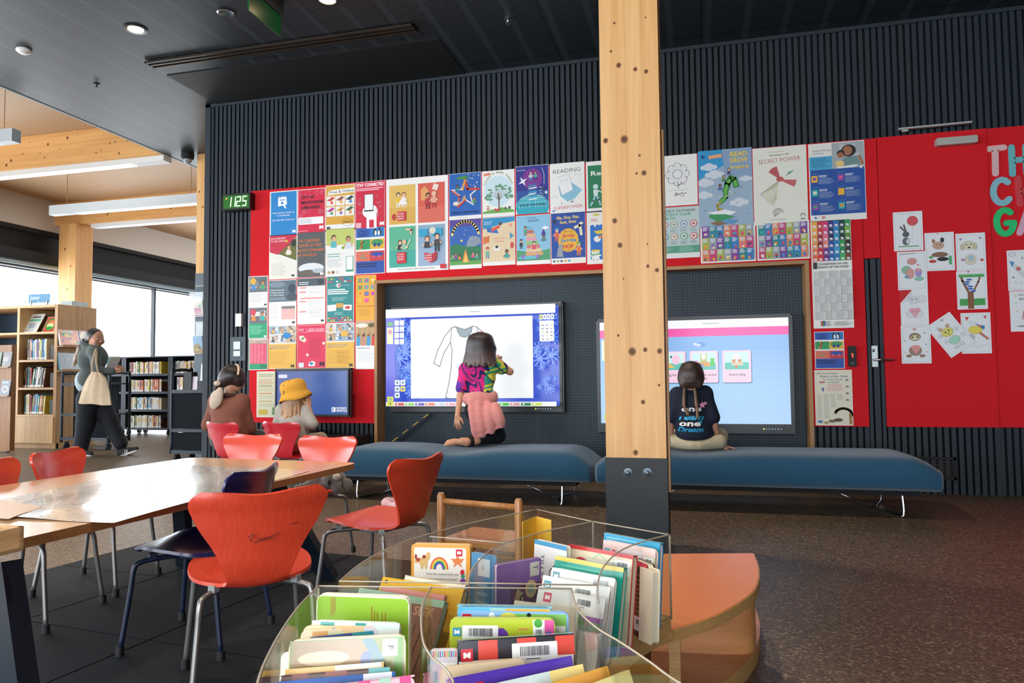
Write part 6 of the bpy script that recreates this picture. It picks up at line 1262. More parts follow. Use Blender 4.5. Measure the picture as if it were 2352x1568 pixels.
# ---------------------------------------------------------------- two children at the small television
SZ = .335
p3 = empty('person', (0, 0, 0), 0, 'child in a brown coat with a cream hairband and fluffy bow, on a red chair', 'person')
Y3 = 4.98
hc = P_(537, 866, Y3+.06); sL, sR = P_(497, 921, Y3), P_(555, 921, Y3+.03); chest, waist, pel = P_(525, 945, Y3), P_(522, 985, Y3-.02), Vector((P_(520, 1010, Y3-.05).x, Y3-.04, SZ+.09))
elL, wrL = P_(478, 975, Y3+.05), P_(500, 990, Y3+.28); elR, wrR = P_(573, 985, Y3+.1), P_(560, 975, Y3+.34)
hp_, M3 = head_prims(hc, .086, (.55, .75, -.38), (0, .35, 1))
kn = [pel+Vector((q*.08, .30, .0)) for q in (-1, 1)]; an = [k_+Vector((0, .03, -.30)) for k_ in kn]
body = hp_+[cap(hc+Vector((-.02, -.03, -.04)), lerp(sL, sR, .5)+Vector((0, 0, .02)), .034, .04, .03), cap(sL, sR, .042, .042, .04), ell(chest, (.11, .08, .10), .05), ell(waist, (.105, .08, .09), .05), ell(pel, (.115, .1, .08), .05), cap(sL, elL, .034, .03, .03), cap(elL, wrL, .028, .02, .02), cap(sR, elR, .034, .03, .03), cap(elR, wrR, .028, .02, .02)]
for i in (0, 1): body += [cap(pel+Vector((-.06+.12*i, 0, 0)), kn[i], .06, .048, .03), cap(kn[i], an[i], .045, .032, .02)]+foot(an[i]+Vector((0, -.02, -.02)), an[i]+Vector((0, .12, -.03)), (0, 0, 1), .8)
body += hand(wrL, (.6, .7, 0), (0, 0, -1), .78, .4, 1)+hand(wrR, (-.4, .8, 0), (0, 0, -1), .78, .4, -1)
soft('body', body, SKIN, p3, .0065); eyes(hc, .086, M3, p3)
coat = [cap(sL, sR, .062, .062, .05), ell(chest, (.145, .11, .11), .05), ell(waist, (.15, .115, .12), .05), ell(pel+Vector((0, .01, .04)), (.15, .13, .09), .04), cap(sL, elL, .052, .048, .03), cap(elL, lerp(elL, wrL, .85), .045, .038, .03), cap(sR, elR, .052, .048, .03), cap(elR, lerp(elR, wrR, .85), .045, .038, .03)]
BRN = mat('brown_wool', '#8a5646', .95, noise=.2, nscale=60, bump=.4, bscale=200)
soft('brown_coat', coat, BRN, p3, .007)
soft('collar', [cap(lerp(sL, sR, .5)+Vector((.075*math.cos(a), .06*math.sin(a)-.005, .038-.012*math.sin(a))), lerp(sL, sR, .5)+Vector((.075*math.cos(a+.5), .06*math.sin(a+.5)-.005, .038-.012*math.sin(a+.5))), .016, .016, .012) for a in [k*PI/7 for k in range(14)]], mat('dark_brown_collar', '#4a2c26', .9), p3, .006)
soft('trousers', [ell(pel, (.135, .12, .09), .04)]+[x_ for i in (0, 1) for x_ in (cap(pel+Vector((-.06+.12*i, 0, 0)), kn[i], .068, .056, .03), cap(kn[i], lerp(kn[i], an[i], .9), .052, .04, .02))], CLOTHM, p3, .008, col='#4a4a4c')
hz = [ell(hc+Vector((-.008, -.012, .012)), (.095, .098, .092), .03), ell(hc+Vector((-.05, -.06, -.03)), (.045, .045, .05), .04), ell(hc+Vector((.06, -.01, -.03)), (.035, .05, .05), .03)]
hz += [cap(hc+Vector((.075, .03, .02)), hc+Vector((.09, .035, -.05)), .015, .008, .01)]
soft('hair', hz, HAIR, p3, .0055, colfn=hairfn('#3a2a26', '#241a1a', hc.z-.08, hc.z+.05))
A, B = P_(503, 883, Y3-.03), P_(492, 908, Y3-.07)
soft('ponytail', [cap(A, B, .022, .024, .02), cap(B, B+Vector((.0, 0, -.03)), .022, .012, .02)], HAIR, p3, .005, colfn=hairfn('#3a2826', '#2c2020', B.z, A.z))
q = P_(497, 915, Y3-.12); soft('fluffy_bow', [ell(q, (.052, .022, .065), .02), ell(q+Vector((-.02, 0, -.035)), (.04, .022, .05), .02), ell(q+Vector((.03, 0, .04)), (.028, .02, .05), .02), ell(A+Vector((0, -.02, .01)), (.03, .022, .022), .01)], mat('cream_fluff', '#d3c0ac', .95, noise=.2, nscale=90, bump=.9, bscale=130), p3, .005)
f = MB(); U = M3 @ Vector((0, 0, 1)); S_ = M3 @ Vector((1, 0, 0)); F_ = M3 @ Vector((0, 1, 0)); f.tube([hc+S_*.097*math.cos(a)+(U*.98-F_*.12)*.105*math.sin(a)+Vector((-.0, -.01, 0)) for a in [PI*k/16 for k in range(17)]], .009, 8); f.build('hairband', mat('cream_band', '#e3c8a8', .6), p3, True)
p4 = empty('person', (0, 0, 0), 0, 'child in a yellow bucket hat and pale grey top facing the small television', 'person')
Y4 = 4.96
hc = P_(678, 905, Y4+.02); sL, sR = P_(648, 942, Y4), P_(700, 942, Y4+.02); chest, waist, pel = P_(675, 965, Y4), P_(676, 1000, Y4), Vector((P_(676, 1020, Y4).x, Y4-.02, SZ+.085))
elL, wrL = P_(634, 985, Y4+.05), P_(655, 985, Y4+.25); elR, wrR = P_(719, 976, Y4+.0), P_(709, 934, Y4+.02)
hp_, M4 = head_prims(hc, .083, (.15, 1, -.1)); kn = [pel+Vector((q*.08, .28, .0)) for q in (-1, 1)]; an = [k_+Vector((0, .03, -.29)) for k_ in kn]
body = hp_+[cap(hc+Vector((0, 0, -.05)), lerp(sL, sR, .5)+Vector((0, 0, .02)), .032, .038, .03), cap(sL, sR, .038, .038, .04), ell(chest, (.09, .07, .09), .05), ell(waist, (.088, .072, .09), .05), ell(pel, (.10, .09, .075), .05), cap(sL, elL, .029, .025, .03), cap(elL, wrL, .024, .018, .02), cap(sR, elR, .030, .025, .03), cap(elR, wrR, .025, .018, .015)]
for i in (0, 1): body += [cap(pel+Vector((-.05+.1*i, 0, 0)), kn[i], .055, .045, .03), cap(kn[i], an[i], .042, .03, .02)]+foot(an[i]+Vector((0, -.02, -.02)), an[i]+Vector((0, .12, -.03)), (0, 0, 1), .75)
body += hand(wrL, (.6, .7, 0), (0, 0, -1), .75, .4, 1)+hand(wrR, (-.1, .15, 1), (-1, .3, 0), .78, .35, 1)
soft('body', body, SKIN, p4, .006); eyes(hc, .083, M4, p4)
soft('grey_top', [cap(sL, sR, .05, .05, .05), ell(chest, (.115, .09, .10), .05), ell(waist, (.112, .092, .11), .05), ell(pel+Vector((0, 0, .05)), (.11, .1, .08), .04), cap(sL, elL, .045, .042, .03), cap(elL, lerp(elL, wrL, .7), .040, .034, .03), cap(sR, lerp(sR, elR, .92), .045, .045, .03)], mat('oat_jersey', '#b8b2a6', .9, noise=.15, nscale=50, bump=.3, bscale=200), p4, .0065)
soft('trousers', [ell(pel, (.11, .1, .065), .04)]+[x_ for i in (0, 1) for x_ in (cap(pel+Vector((-.05+.1*i, 0, 0)), kn[i], .064, .052, .03), cap(kn[i], lerp(kn[i], an[i], .9), .05, .038, .02))], CLOTHM, p4, .008, col='#a8907a')
hz = [ell(hc+Vector((0, -.008, 0)), (.09, .092, .088), .03)]
for k in range(15):
    a = PI+PI*(k+.5)/15; c_, s_ = math.cos(a), math.sin(a); hz.append(cap(hc+Vector((c_*.082, s_*.085, -.02)), hc+Vector((c_*(.09+.02*math.sin(k*1.9)), s_*.10-.004, -.16-.03*math.sin(k*2.3)**2)), .016, .009, .012))
soft('hair', hz, HAIR, p4, .005, colfn=hairfn('#c08c58', '#8a6038', hc.z-.17, hc.z))
hat = empty('bucket_hat', (0, 0, 0)); 
f = MB(); X = Matrix.Translation(hc+Vector((-.004, -.005, .01))) @ Matrix.Rotation(R(-12), 4, 'Y') @ Matrix.Rotation(R(6), 4, 'X')
prof = [(.128, -.045), (.131, -.043), (.115, -.018), (.100, .006), (.098, .010), (.101, .045), (.095, .075), (.078, .095), (.045, .104), (.001, .106)]
n = 36; ring = [[X @ Vector((r_*math.cos(2*PI*k/n)*(1+.012*math.sin(5*2*PI*k/n)*(z_ < 0)), r_*math.sin(2*PI*k/n), z_+(.008*math.sin(3*2*PI*k/n+1) if z_ < 0 else .003*math.sin(7*2*PI*k/n)))) for k in range(n)] for r_, z_ in prof]
f.grid(ring, closed=True); f.grid([[p-(X @ Vector((0, 0, 1))-X @ Vector((0, 0, 0)))*.002 for p in r_][::-1] for r_ in ring[:5]], closed=True)
bpy.data.objects.remove(hat); YEL = mat('yellow_canvas', '#e5a53a', .9, noise=.1, nscale=50, bump=.4, bscale=260)
hat = f.build('bucket_hat', YEL, p4, True)
f = MB(); q = hc+Vector((-.035, -.108, .04))
for dx, dz, s_ in ((0, .03, .006), (-.004, .0, .004), (.002, -.02, .006), (.0, -.036, .005)): f.ball(q+Vector((dx, .004-.2*max(0, -dz), dz)), (s_, .003, s_), '#3c3420', 0, 8, 6)
f.build('hat_motif', COLMAT, hat)
# ---------------------------------------------------------------- walking woman with a tote bag
p5 = empty('person', (0, 0, 0), 0, 'adult in a grey-green hoodie and black trousers walking past the bookcase with a tote bag', 'person')
YW = 7.2
hc = P_(219, 774, YW); ne = P_(214, 795, YW); sN, sF = P_(217, 808, YW-.16), P_(217, 808, YW+.16); chest, waist, pel = P_(214, 825, YW), P_(213, 870, YW), P_(214, 912, YW)
elN, wrN = P_(224, 853, YW-.24), P_(262, 853, YW-.14); elF, wrF = P_(232, 850, YW+.2), P_(262, 850, YW+.1)
knR_, anR_ = P_(196, 975, YW-.09), P_(184, 1034, YW-.10); knF, anF = P_(252, 968, YW+.09), P_(280, 1024, YW+.10)
hp_, M5 = head_prims(hc, .100, (1, -.12, -.22), (.2, 0, 1))
fL = Vector((anR_.x, anR_.y, .03)); 
body = hp_+[cap(hc+Vector((-.02, 0, -.05)), ne, .048, .05, .03), cap(sN, sF, .06, .06, .05), ell(chest, (.10, .16, .16), .06), ell(waist, (.09, .14, .12), .06), ell(pel, (.11, .16, .11), .06), cap(sN, elN, .045, .036, .03), cap(elN, wrN, .034, .024, .02), cap(sF, elF, .045, .036, .03), cap(elF, wrF, .034, .024, .02),
        cap(pel+Vector((0, -.09, -.03)), knR_, .085, .058, .04), cap(knR_, anR_, .055, .033, .03), cap(pel+Vector((0, .09, -.03)), knF, .085, .058, .04), cap(knF, anF, .055, .033, .03)]
body += hand(wrN, (.7, .5, .25), (0, 1, .3), .95, .5, 1)+hand(wrF, (.8, -.3, .2), (0, 0, 1), .95, .4, -1)
soft('body', body, SKIN, p5, .008); eyes(hc, .100, M5, p5)
HOOD = mat('grey_green_fleece', '#5d6664', .9, noise=.15, nscale=40, bump=.3, bscale=150)
soft('hoodie', [cap(sN, sF, .08, .08, .05), ell(chest, (.135, .20, .18), .06), ell(waist, (.135, .19, .16), .06), cap(sN, elN, .066, .06, .03), cap(elN, lerp(elN, wrN, .9), .055, .042, .03), cap(sF, elF, .066, .06, .03), cap(elF, lerp(elF, wrF, .9), .055, .042, .03), ell(ne+Vector((-.045, 0, -.02)), (.085, .11, .05), .03), ell(ne+Vector((-.07, 0, .02)), (.06, .10, .045), .03)], HOOD, p5, .009)
soft('long_tee', [ell(waist+Vector((-.03, 0, -.07)), (.13, .17, .13), .05), ell(waist+Vector((-.06, 0, -.0)), (.11, .17, .13), .05)], mat('pale_tee', '#a9bcc0', .9, bump=.3), p5, .009)
soft('black_trousers', [ell(pel, (.13, .18, .13), .06), cap(pel+Vector((0, -.09, -.03)), knR_, .12, .10, .05), cap(knR_, lerp(knR_, anR_, .86), .098, .085, .04), cap(pel+Vector((0, .09, -.03)), knF, .12, .10, .05), cap(knF, lerp(knF, anF, .88), .098, .080, .04)], mat('black_cotton', '#10151c', .85, noise=.15, nscale=20, bump=.4, bscale=40), p5, .01)
for i, (a_, d_, z_) in enumerate(((anR_, Vector((1, -.1, -.02)), .045), (anF, Vector((.93, 0, .30)), None))):
    h = Vector((a_.x-.05, a_.y, .045)) if i == 0 else P_(277, 1043, YW+.1)
    d_.normalize(); t_ = h+d_*.24; u_ = Vector((0, 1, 0)).cross(d_)*-1
    s_ = soft('shoe', [cap(h+u_*.01, h+d_*.1+u_*.012, .038, .042, .02), cap(h+d_*.08+u_*.006, t_+u_*-.004, .043, .026, .02), cap(h+u_*.04, h+u_*.075, .036, .034, .02), cap(h+d_*.05+u_*.03, h+d_*.14+u_*.01, .035, .03, .02)], mat('black_knit_shoe', '#17181b', .8, bump=.3), p5, .007)
    soft('sole', [cap(h-u_*.022, h+d_*.12-u_*.022, .030, .034, .02), cap(h+d_*.12-u_*.022, t_-u_*.014, .036, .022, .02)], mat('pale_sole', '#d8d4d2', .7), s_, .007, cuts=[(h-u_*.012, u_), (h-u_*.042, -u_)])
    f = MB()
    for k in range(3):
        for q in (-1, 1): c_ = h+d_*(.075+.028*k)+Vector((0, q*.042, 0)); f.bar(c_-u_*.016, c_+u_*.022+d_*.014, .009, .006, '#e8e8e8', up=(0, 1, 0))
    f.build('side_stripes', PRINT, s_)
hz = [ell(hc+Vector((-.018, 0, .012)), (.108, .094, .102), .03), ell(hc+Vector((-.07, 0, -.03)), (.06, .06, .07), .04)]
soft('hair', hz, HAIR, p5, .007, colfn=hairfn('#2c2c34', '#1d2026', hc.z-.1, hc.z+.1))
T_ = [P_(196, 784, YW-.03), P_(186, 800, YW-.06), P_(177, 822, YW-.09), P_(170, 838, YW-.09)]
soft('ponytail', [cap(T_[k], T_[k+1], (.045, .042, .036)[k], (.042, .036, .016)[k], .02) for k in range(3)]+[cap(T_[k]+Vector((.02, -.03, 0)), T_[k+1]+Vector((.015, -.02, .02)), .015, .012, .01) for k in range(3)], HAIR, p5, .006, colfn=hairfn('#b89878', '#23242a', T_[3].z, T_[0].z))
# tote bag, hanging from the shoulder: a thing of its own
tb = empty('tote_bag', (0, 0, 0), 0, 'cream cotton tote bag hanging from the walking adult\'s shoulder', 'bag')
YB = YW-.34
Q = [(212, 853), (232, 856), (244, 872), (254, 931), (220, 928), (180, 926), (184, 905), (200, 872)]
pp = [P_(x, y, YB) for x, y in Q]; cen = sum(pp, Vector())/len(pp)
g = []
for lay, ins in ((0, 1.0), (1, .97)):
    pass
f = MB(); N_ = 10
rows = []
for i in range(N_+1):
    t = i/N_; lft = bez([P_(211, 853, YB), P_(197, 876, YB), P_(186, 902, YB), P_(179, 926, YB)], 8); rgt = bez([P_(228, 855, YB), P_(243, 872, YB), P_(250, 900, YB), P_(254, 931, YB)], 8)
    a, b_ = lft[int(t*24)], rgt[int(t*24)]; rows.append([lerp(a, b_, j/12)+Vector((0, -(.045*math.sin(PI*j/12)*math.sin(PI*min(1, t*.9+.08)))-.006*math.sin(j*1.7+t*5), -.004*math.sin(j*.9)*t)) for j in range(13)])
back = [[Vector((p.x, 2*YB-p.y+.02, p.z)) for p in r_][::-1] for r_ in rows]
f.grid(rows[::-1], '#cdb79a'); f.grid(back[::-1], '#cdb79a')
for r_, bk in ((rows[-1], back[-1]), (rows[0], back[0])): f.grid([r_, bk[::-1]], '#bda88a')
f.grid([[r_[0] for r_ in rows], [r_[-1] for r_ in back]], '#c5b092'); f.grid([[r_[-1] for r_ in rows], [r_[0] for r_ in back]], '#c5b092')
f.build('bag_body', mat('cotton_canvas', '#ffffff', .95, attr=True, noise=.12, nscale=14, bump=.35, bscale=60), tb, True)
for q, nm in ((0, 'strap'), (1, 'strap')):
    f = MB(); yb = YB+q*.03; P = bez([P_(211+q*4, 855, yb), P_(213+q*4, 830, YB-.01+q*.02), P_(219, 806, YW-.24), P_(223, 797, YW-.13), P_(216, 806, YW-.02)] if q == 0 else [P_(226, 857, yb), P_(221, 830, YB+.02), P_(222, 806, YW-.21), P_(220, 798, YW-.12), P_(213, 806, YW-.02)], 5); f.tube(P, .011, 8, flat=.3, col='#cdb79a'); f.build(nm, MATS['cotton_canvas'], tb, True)
# the book she holds
bk = empty('picture_book', tuple(P_(259, 834, YW-.04)), R(20), 'pale blue picture book held by the walking adult', 'book'); bk.rotation_euler = (R(0), R(32), R(-10))
f = MB(); f.box((-.012, -.07, -.09), (.0, .07, .09), '#8cc4d0'); f.box((0, -.07, -.09), (.010, -.068, .09), '#8cc4d0'); f.build('cover', GLOSS, bk)
f = MB(); f.box((.0, -.067, -.087), (.012, .066, .087), '#ece4dc'); f.build('pages', PRINT, bk)
# ================================================================ FURNITURE
# ---- the two long blue benches
TEAL = mat('blue_wool', '#1f5470', .95, noise=.35, nscale=260, col2='#17405a', bump=.4, bscale=350, sheen=.3)
def bench(lab, x0, x1, y0, y1, rz, sag=()):
    cx, cy = (x0+x1)/2, (y0+y1)/2; o = empty('bench', (cx, cy, 0), rz, lab, 'bench', 'long blue upholstered benches')
    lx, ly = (x1-x0)/2, (y1-y0)/2; rows = []; NU, NV = 44, 24
    for i in range(NU+1):
        u = -1+2*i/NU; xx = lx*u; row = []
        e_ = max(0, (abs(u)-.80)/.20)
        for k in range(NV):
            a = 2*PI*k/NV; cy_, cz_ = math.cos(a), math.sin(a)
            sy = math.copysign(abs(cy_)**.42, cy_); sz = math.copysign(abs(cz_)**.42, cz_)
            top = .388-.085*e_**2.2; bot = .155+.0*e_
            for sx_, sw, sd in sag:
                if sz > 0: top -= sd*math.exp(-((xx-sx_)/sw)**2)
            zc_ = (top+bot)/2; hz_ = (top-bot)/2
            taper = 1-.06*e_**2
            row.append(Vector((xx, ly*sy*taper, zc_+hz_*sz)))
        rows.append(row)
    f = MB(); f.grid(rows, closed=True)
    for r_, s_ in ((rows[0], 1), (rows[-1], -1)):
        c_ = sum(r_, Vector())/len(r_); inner = [c_+(p-c_)*.86+Vector((-.022*s_, 0, 0)) for p in r_]; inn2 = [c_+(p-c_)*.4+Vector((-.03*s_, 0, 0)) for p in r_]
        g = [r_, inner, inn2, [c_+Vector((-.031*s_, 0, 0))]*len(r_)]; f.grid(g if s_ < 0 else g[::-1], closed=True)
    f.build('cushion', TEAL, o, True)
    f = MB(); f.box((-lx*.9, -ly*.8, .138), (lx*.9, ly*.8, .160)); f.build('base_board', BLACK, o)
    for s_ in (-1, 1):
        X_ = s_*lx*.80; f = MB(); yb = ly*.86
        f.tube(bez([(X_, -yb+.02, .15), (X_, -yb, .03), (X_-s_*.02, -yb+.03, .010), (X_-s_*.09, 0, .009), (X_-s_*.02, yb-.03, .010), (X_, yb, .03), (X_, yb-.02, .15)], 5), .0075, 10)
        f.tube([(X_-s_*.10, 0, .012), (X_-s_*.42, 0, .145)], .0065, 8); f.build('leg', CHR, o, True)
    return o
bench('long blue bench under the dress screen, with the kneeling child', -2.68, -.73, 4.90, 5.54, 0, [(.0, .25, .03), (-.12, .2, .01)])
bench('long blue bench at the right, with the child with plaits and an exposed chrome leg', -.675, 1.44, 4.90, 5.54, R(.4), [(-.42, .22, .02)])

# ---- small ply chairs
def chair_proto(name, shellmat, legmat, capmat):
    o = empty(name); TOP = .585
    prof = bez([(.195, .312), (.185, .322), (.12, .330), (.03, .322), (-.06, .310), (-.120, .306), (-.158, .324), (-.180, .372), (-.192, .428), (-.204, .485), (-.214, .525), (-.223, .552), (-.230, .573), (-.236, .589)], 4)
    hw = bez([Vector((0, h*.92, 0)) for h in (.085, .125, .168, .190, .176, .112, .089, .104, .130, .168, .189, .199, .193, .165)], 4)
    NU = len(prof); rows = []; NT = 12
    seat_n = 24
    for i, p in enumerate(prof):
        row = []
        for j in range(NT+1):
            t = -1+2*j/NT; h = hw[i].y; q = p
            back = max(0, (i-seat_n)/(NU-1-seat_n))
            if back > 0:       # shorten the middle columns so that the top edge dips between two lobes
                sc_ = 1-.115*(math.cos(PI*t/2)**2)*1.0; ii = seat_n+(i-seat_n)*sc_; a0 = int(ii); q = prof[a0].lerp(prof[min(a0+1, NU-1)], ii-a0)
                q = Vector((q.x+.035*t*t*min(1, back*1.6), q.y, 0)); 
            else: q = Vector((q.x, q.y+.016*t*t*(1-abs(i/seat_n-.55)), 0))
            if i < 8: q = Vector((q.x-.03*t*t*(1-i/8), q.y-.004*t*t, 0))
            row.append(Vector((h*t, q.x, q.y)))
        rows.append(row)
    f = MB(); f.shell(rows, .010, rimcol='#ffffff'); f.build('seat_shell', shellmat, o, True, angle=.9)
    f = MB(); f.lathe([(.07, .286), (.075, .292), (.075, .298), (.06, .308)], 20); f.build('mounting_plate', capmat, o, True, angle=.5)
    for sx_ in (-1, 1):
        for sy_ in (-1, 1):
            fx, fy = sx_*.172, (.172 if sy_ > 0 else -.178); f = MB()
            f.tube(bez([(sx_*.03, sy_*.02, .296), (sx_*.10, sy_*.09, .296), (sx_*.140, sy_*.130, .290), (sx_*.150, sy_*.143, .27), (sx_*.156, sy_*.150, .2), (fx, fy, .012)], 4), .0085, 10)
            l = f.build('leg', legmat, o, True)
            f = MB(); f.tube([(fx*1.0, fy, .03), (fx*1.002, fy*1.002, .0)], .0125, 10); f.build('foot_cap', mat('black_foot', '#0c0d0f', .6), l, True, angle=.8)
            f = MB(); f.cbox((sx_*.112, sy_*.103, .306), (.022, .022, .020), rz=R(45)); f.build('clip', capmat, l)
    return o
ORM = mat('orange_stained_ply', '#d8452a', .45, noise=.30, nscale=34, col2='#c23a20', stretch=(9, 2.2, .6), coat=.25, bump=.06)
ORL = mat('coral_lacquer', '#e2482e', .30, noise=.1, nscale=30, coat=.6); RDL = mat('red_lacquer', '#c81e2e', .30, noise=.1, nscale=30, coat=.5); NVL = mat('navy_lacquer', '#151a55', .32, noise=.1, nscale=30, coat=.5)
SAT = mat('satin_grey_tube', '#8e8c8a', .35, metal=.75); NVT = mat('navy_tube', '#12203c', .4); CLP = mat('grey_clip', '#8f9494', .5)
DKT = mat('dark_tube', '#3a4750', .4, metal=.4)
protos = {'ply': chair_proto('ply_chair', ORM, SAT, CLP), 'coral': chair_proto('ply_chair', ORL, SAT, CLP), 'red': chair_proto('ply_chair', RDL, DKT, CLP), 'navy': chair_proto('ply_chair', NVL, NVT, mat('navy_clip', '#1c2440', .5))}
usedp = set()
def place_chair(kind, tl, tr, lab, away=True, zt_=.588, at=None, head=0):
    a, b_ = atZ(*tl, zt_), atZ(*tr, zt_); c_ = (a+b_)/2; d = (b_-a).normalized()
    fw_ = Vector((-d.y, d.x, 0)) if away else Vector((d.y, -d.x, 0))
    if at: fw_ = Vector((math.cos(R(head)), math.sin(R(head)), 0)); c_ = Vector((*at, 0))-fw_*.2365
    o = protos[kind]
    if kind in usedp: o = copy_tree(o)
    usedp.add(kind); pos = c_+fw_*.2365; o.location = (pos.x, pos.y, 0.010 if (-2.95 < pos.x < -.9 and pos.y < 3.35) else 0); o.rotation_euler = (0, 0, math.atan2(-fw_.x, fw_.y)); tag(o, lab, 'chair', 'small ply chairs round the long table')
    return o, fw_
ch1, _ = place_chair('ply', (431, 1182), (741, 1150), 'worn orange wooden chair nearest the camera, its back turned, at the table corner', at=(-1.31, 1.915), head=131)
ch2, _ = place_chair('navy', (506, 1108), (632, 1076), 'navy blue wooden chair tucked at the table behind the worn orange chair', at=(-1.685, 2.165), head=187)
ch3, _ = place_chair('ply', (924, 1063), (1030, 1043), 'orange wooden chair standing alone by the wooden rail, right of the table')
ch4, f4 = place_chair('coral', (537, 999), (645, 1000), 'glossy orange chair with a bright window reflection, behind the far table end', False)
ch5, f5 = place_chair('coral', (704, 1003), (824, 1006), 'glossy orange chair with a grey koala on its seat, behind the far table corner', False)
ch6, _ = place_chair('red', (459, 968), (540, 971), 'red chair under the child with the cream hairband')
ch7, _ = place_chair('red', (595, 968), (677, 970), 'red chair under the child with the yellow bucket hat')
ch8, f8 = place_chair('coral', (60, 1047), (161, 1031), 'orange chair beyond the left side of the table, near the walking adult', False)
q = atZ(12, 1054, .588); d8 = Vector((-f8.y, f8.x, 0)); q = q-d8*.165+f8*.2365
ch9, _ = place_chair('coral', (0, 1090), (41, 1084), 'orange chair cut off by the left picture edge, beyond the table', at=(q.x, q.y), head=math.degrees(math.atan2(f8.y, f8.x)))
# scratches on the nearest chair's back
f = MB(); f.dz = 1e-4
for P in ([(-.035, .462), (-.02, .468), (-.03, .455), (-.025, .448)], [(-.01, .452), (.02, .456), (.035, .462), (.05, .466)], [(.075, .487), (.10, .490)], [(-.02, .444), (.0, .448), (.03, .454)]):
    for i in range(len(P)-1):
        a, b_ = P[i], P[i+1]; ya = lambda z: -.2165-(z-.46)*.24
        f.bar((a[0], ya(a[1]), a[1]), (b_[0], ya(b_[1]), b_[1]), .003, .0015, '#4a1410')
f.build('scratches', COLMAT, ch1)

# ---- long table
TT = .515
tc_ = [atZ(825, 1062, TT), atZ(452, 1047, TT)]; tdir = (Vector((-1.375, 2.754, 0))-Vector((-1.48, 1.228, 0))).normalized()
tn = Vector((-tdir.y, tdir.x, 0)); TL = 2.15; TWd = .955
org = Vector((tc_[0].x, tc_[0].y, 0))        # far right corner
tbl = empty('table', (org.x-tdir.x*TL/2+tn.x*TWd/2, org.y-tdir.y*TL/2+tn.y*TWd/2, .010), math.atan2(tdir.y, tdir.x), 'long pale-topped table with slanting black legs, covered by drawn-on paper', 'table')
BIRCH = mat('birch_laminate', '#dcb890', .22, noise=.12, nscale=9, stretch=(1, 6, 1), coat=.5)
PLY = None
m, nt, b = newmat('ply_edge'); L = nt.links.new
tc = nd(nt, 'ShaderNodeTexCoord'); sx = nd(nt, 'ShaderNodeSeparateXYZ'); L(tc.outputs['Object'], sx.inputs[0])
g = gt(fract(sx.outputs[2], .0042), .5); nz = nd(nt, 'ShaderNodeTexNoise'); nz.inputs['Scale'].default_value = 40; L(coords(nt, (1, 1, 6)), nz.inputs['Vector'])
mx = nd(nt, 'ShaderNodeMix', data_type='RGBA'); L(g, mx.inputs[0]); mx.inputs[6].default_value = (*lin('#b98a58'), 1); mx.inputs[7].default_value = (*lin('#8e6238'), 1)
m2 = nd(nt, 'ShaderNodeMix', data_type='RGBA', blend_type='MULTIPLY'); m2.inputs[0].default_value = .5; L(mx.outputs[2], m2.inputs[6]); L(nz.outputs['Color'], m2.inputs[7]); L(m2.outputs[2], b.inputs['Base Color']); b.inputs['Roughness'].default_value = .5
PLY = m
f = MB(); f.prism(rrect(-TL/2, -TWd/2, TL/2, TWd/2, .06, 6), TT-.036, TT-.010, mtop=1); f.build('tabletop', [PLY, BIRCH], tbl)
LEGM = mat('blue_black_steel', '#101a26', .35, noise=.1)
_ml = Matrix.Translation(tbl.location) @ Matrix.Rotation(tbl.rotation_euler.z, 4, 'Z')
_t, _b = _ml.inverted() @ atZ(2, 1296, TT-.045), _ml.inverted() @ atZ(70, 1800, .012)
f = MB(); f.bar(_t, _b, .075, .05, up=(1, 0, 0)); f.build('leg', LEGM, tbl)
for sx_ in (-1, 1):
    for sy_ in (-1, 1):
        if sx_ < 0 and sy_ < 0: continue
        f = MB(); f.bar(((TL/2-.33) if sx_ > 0 else -.60, sy_*.24, TT-.045), ((TL/2-.12) if sx_ > 0 else -.66, sy_*(.40 if sx_ > 0 else .44), .002), .075, .04, up=(1, 0, 0)); f.build('leg', LEGM, tbl)
f = MB(); f.box((-.6, -.03, TT-.075), (TL/2-.3, .03, TT-.037)); f.box((TL/2-.36, -.27, TT-.06), (TL/2-.30, .27, TT-.037)); f.box((-.63, -.27, TT-.06), (-.57, .27, TT-.037)); f.build('under_frame', LEGM, tbl)
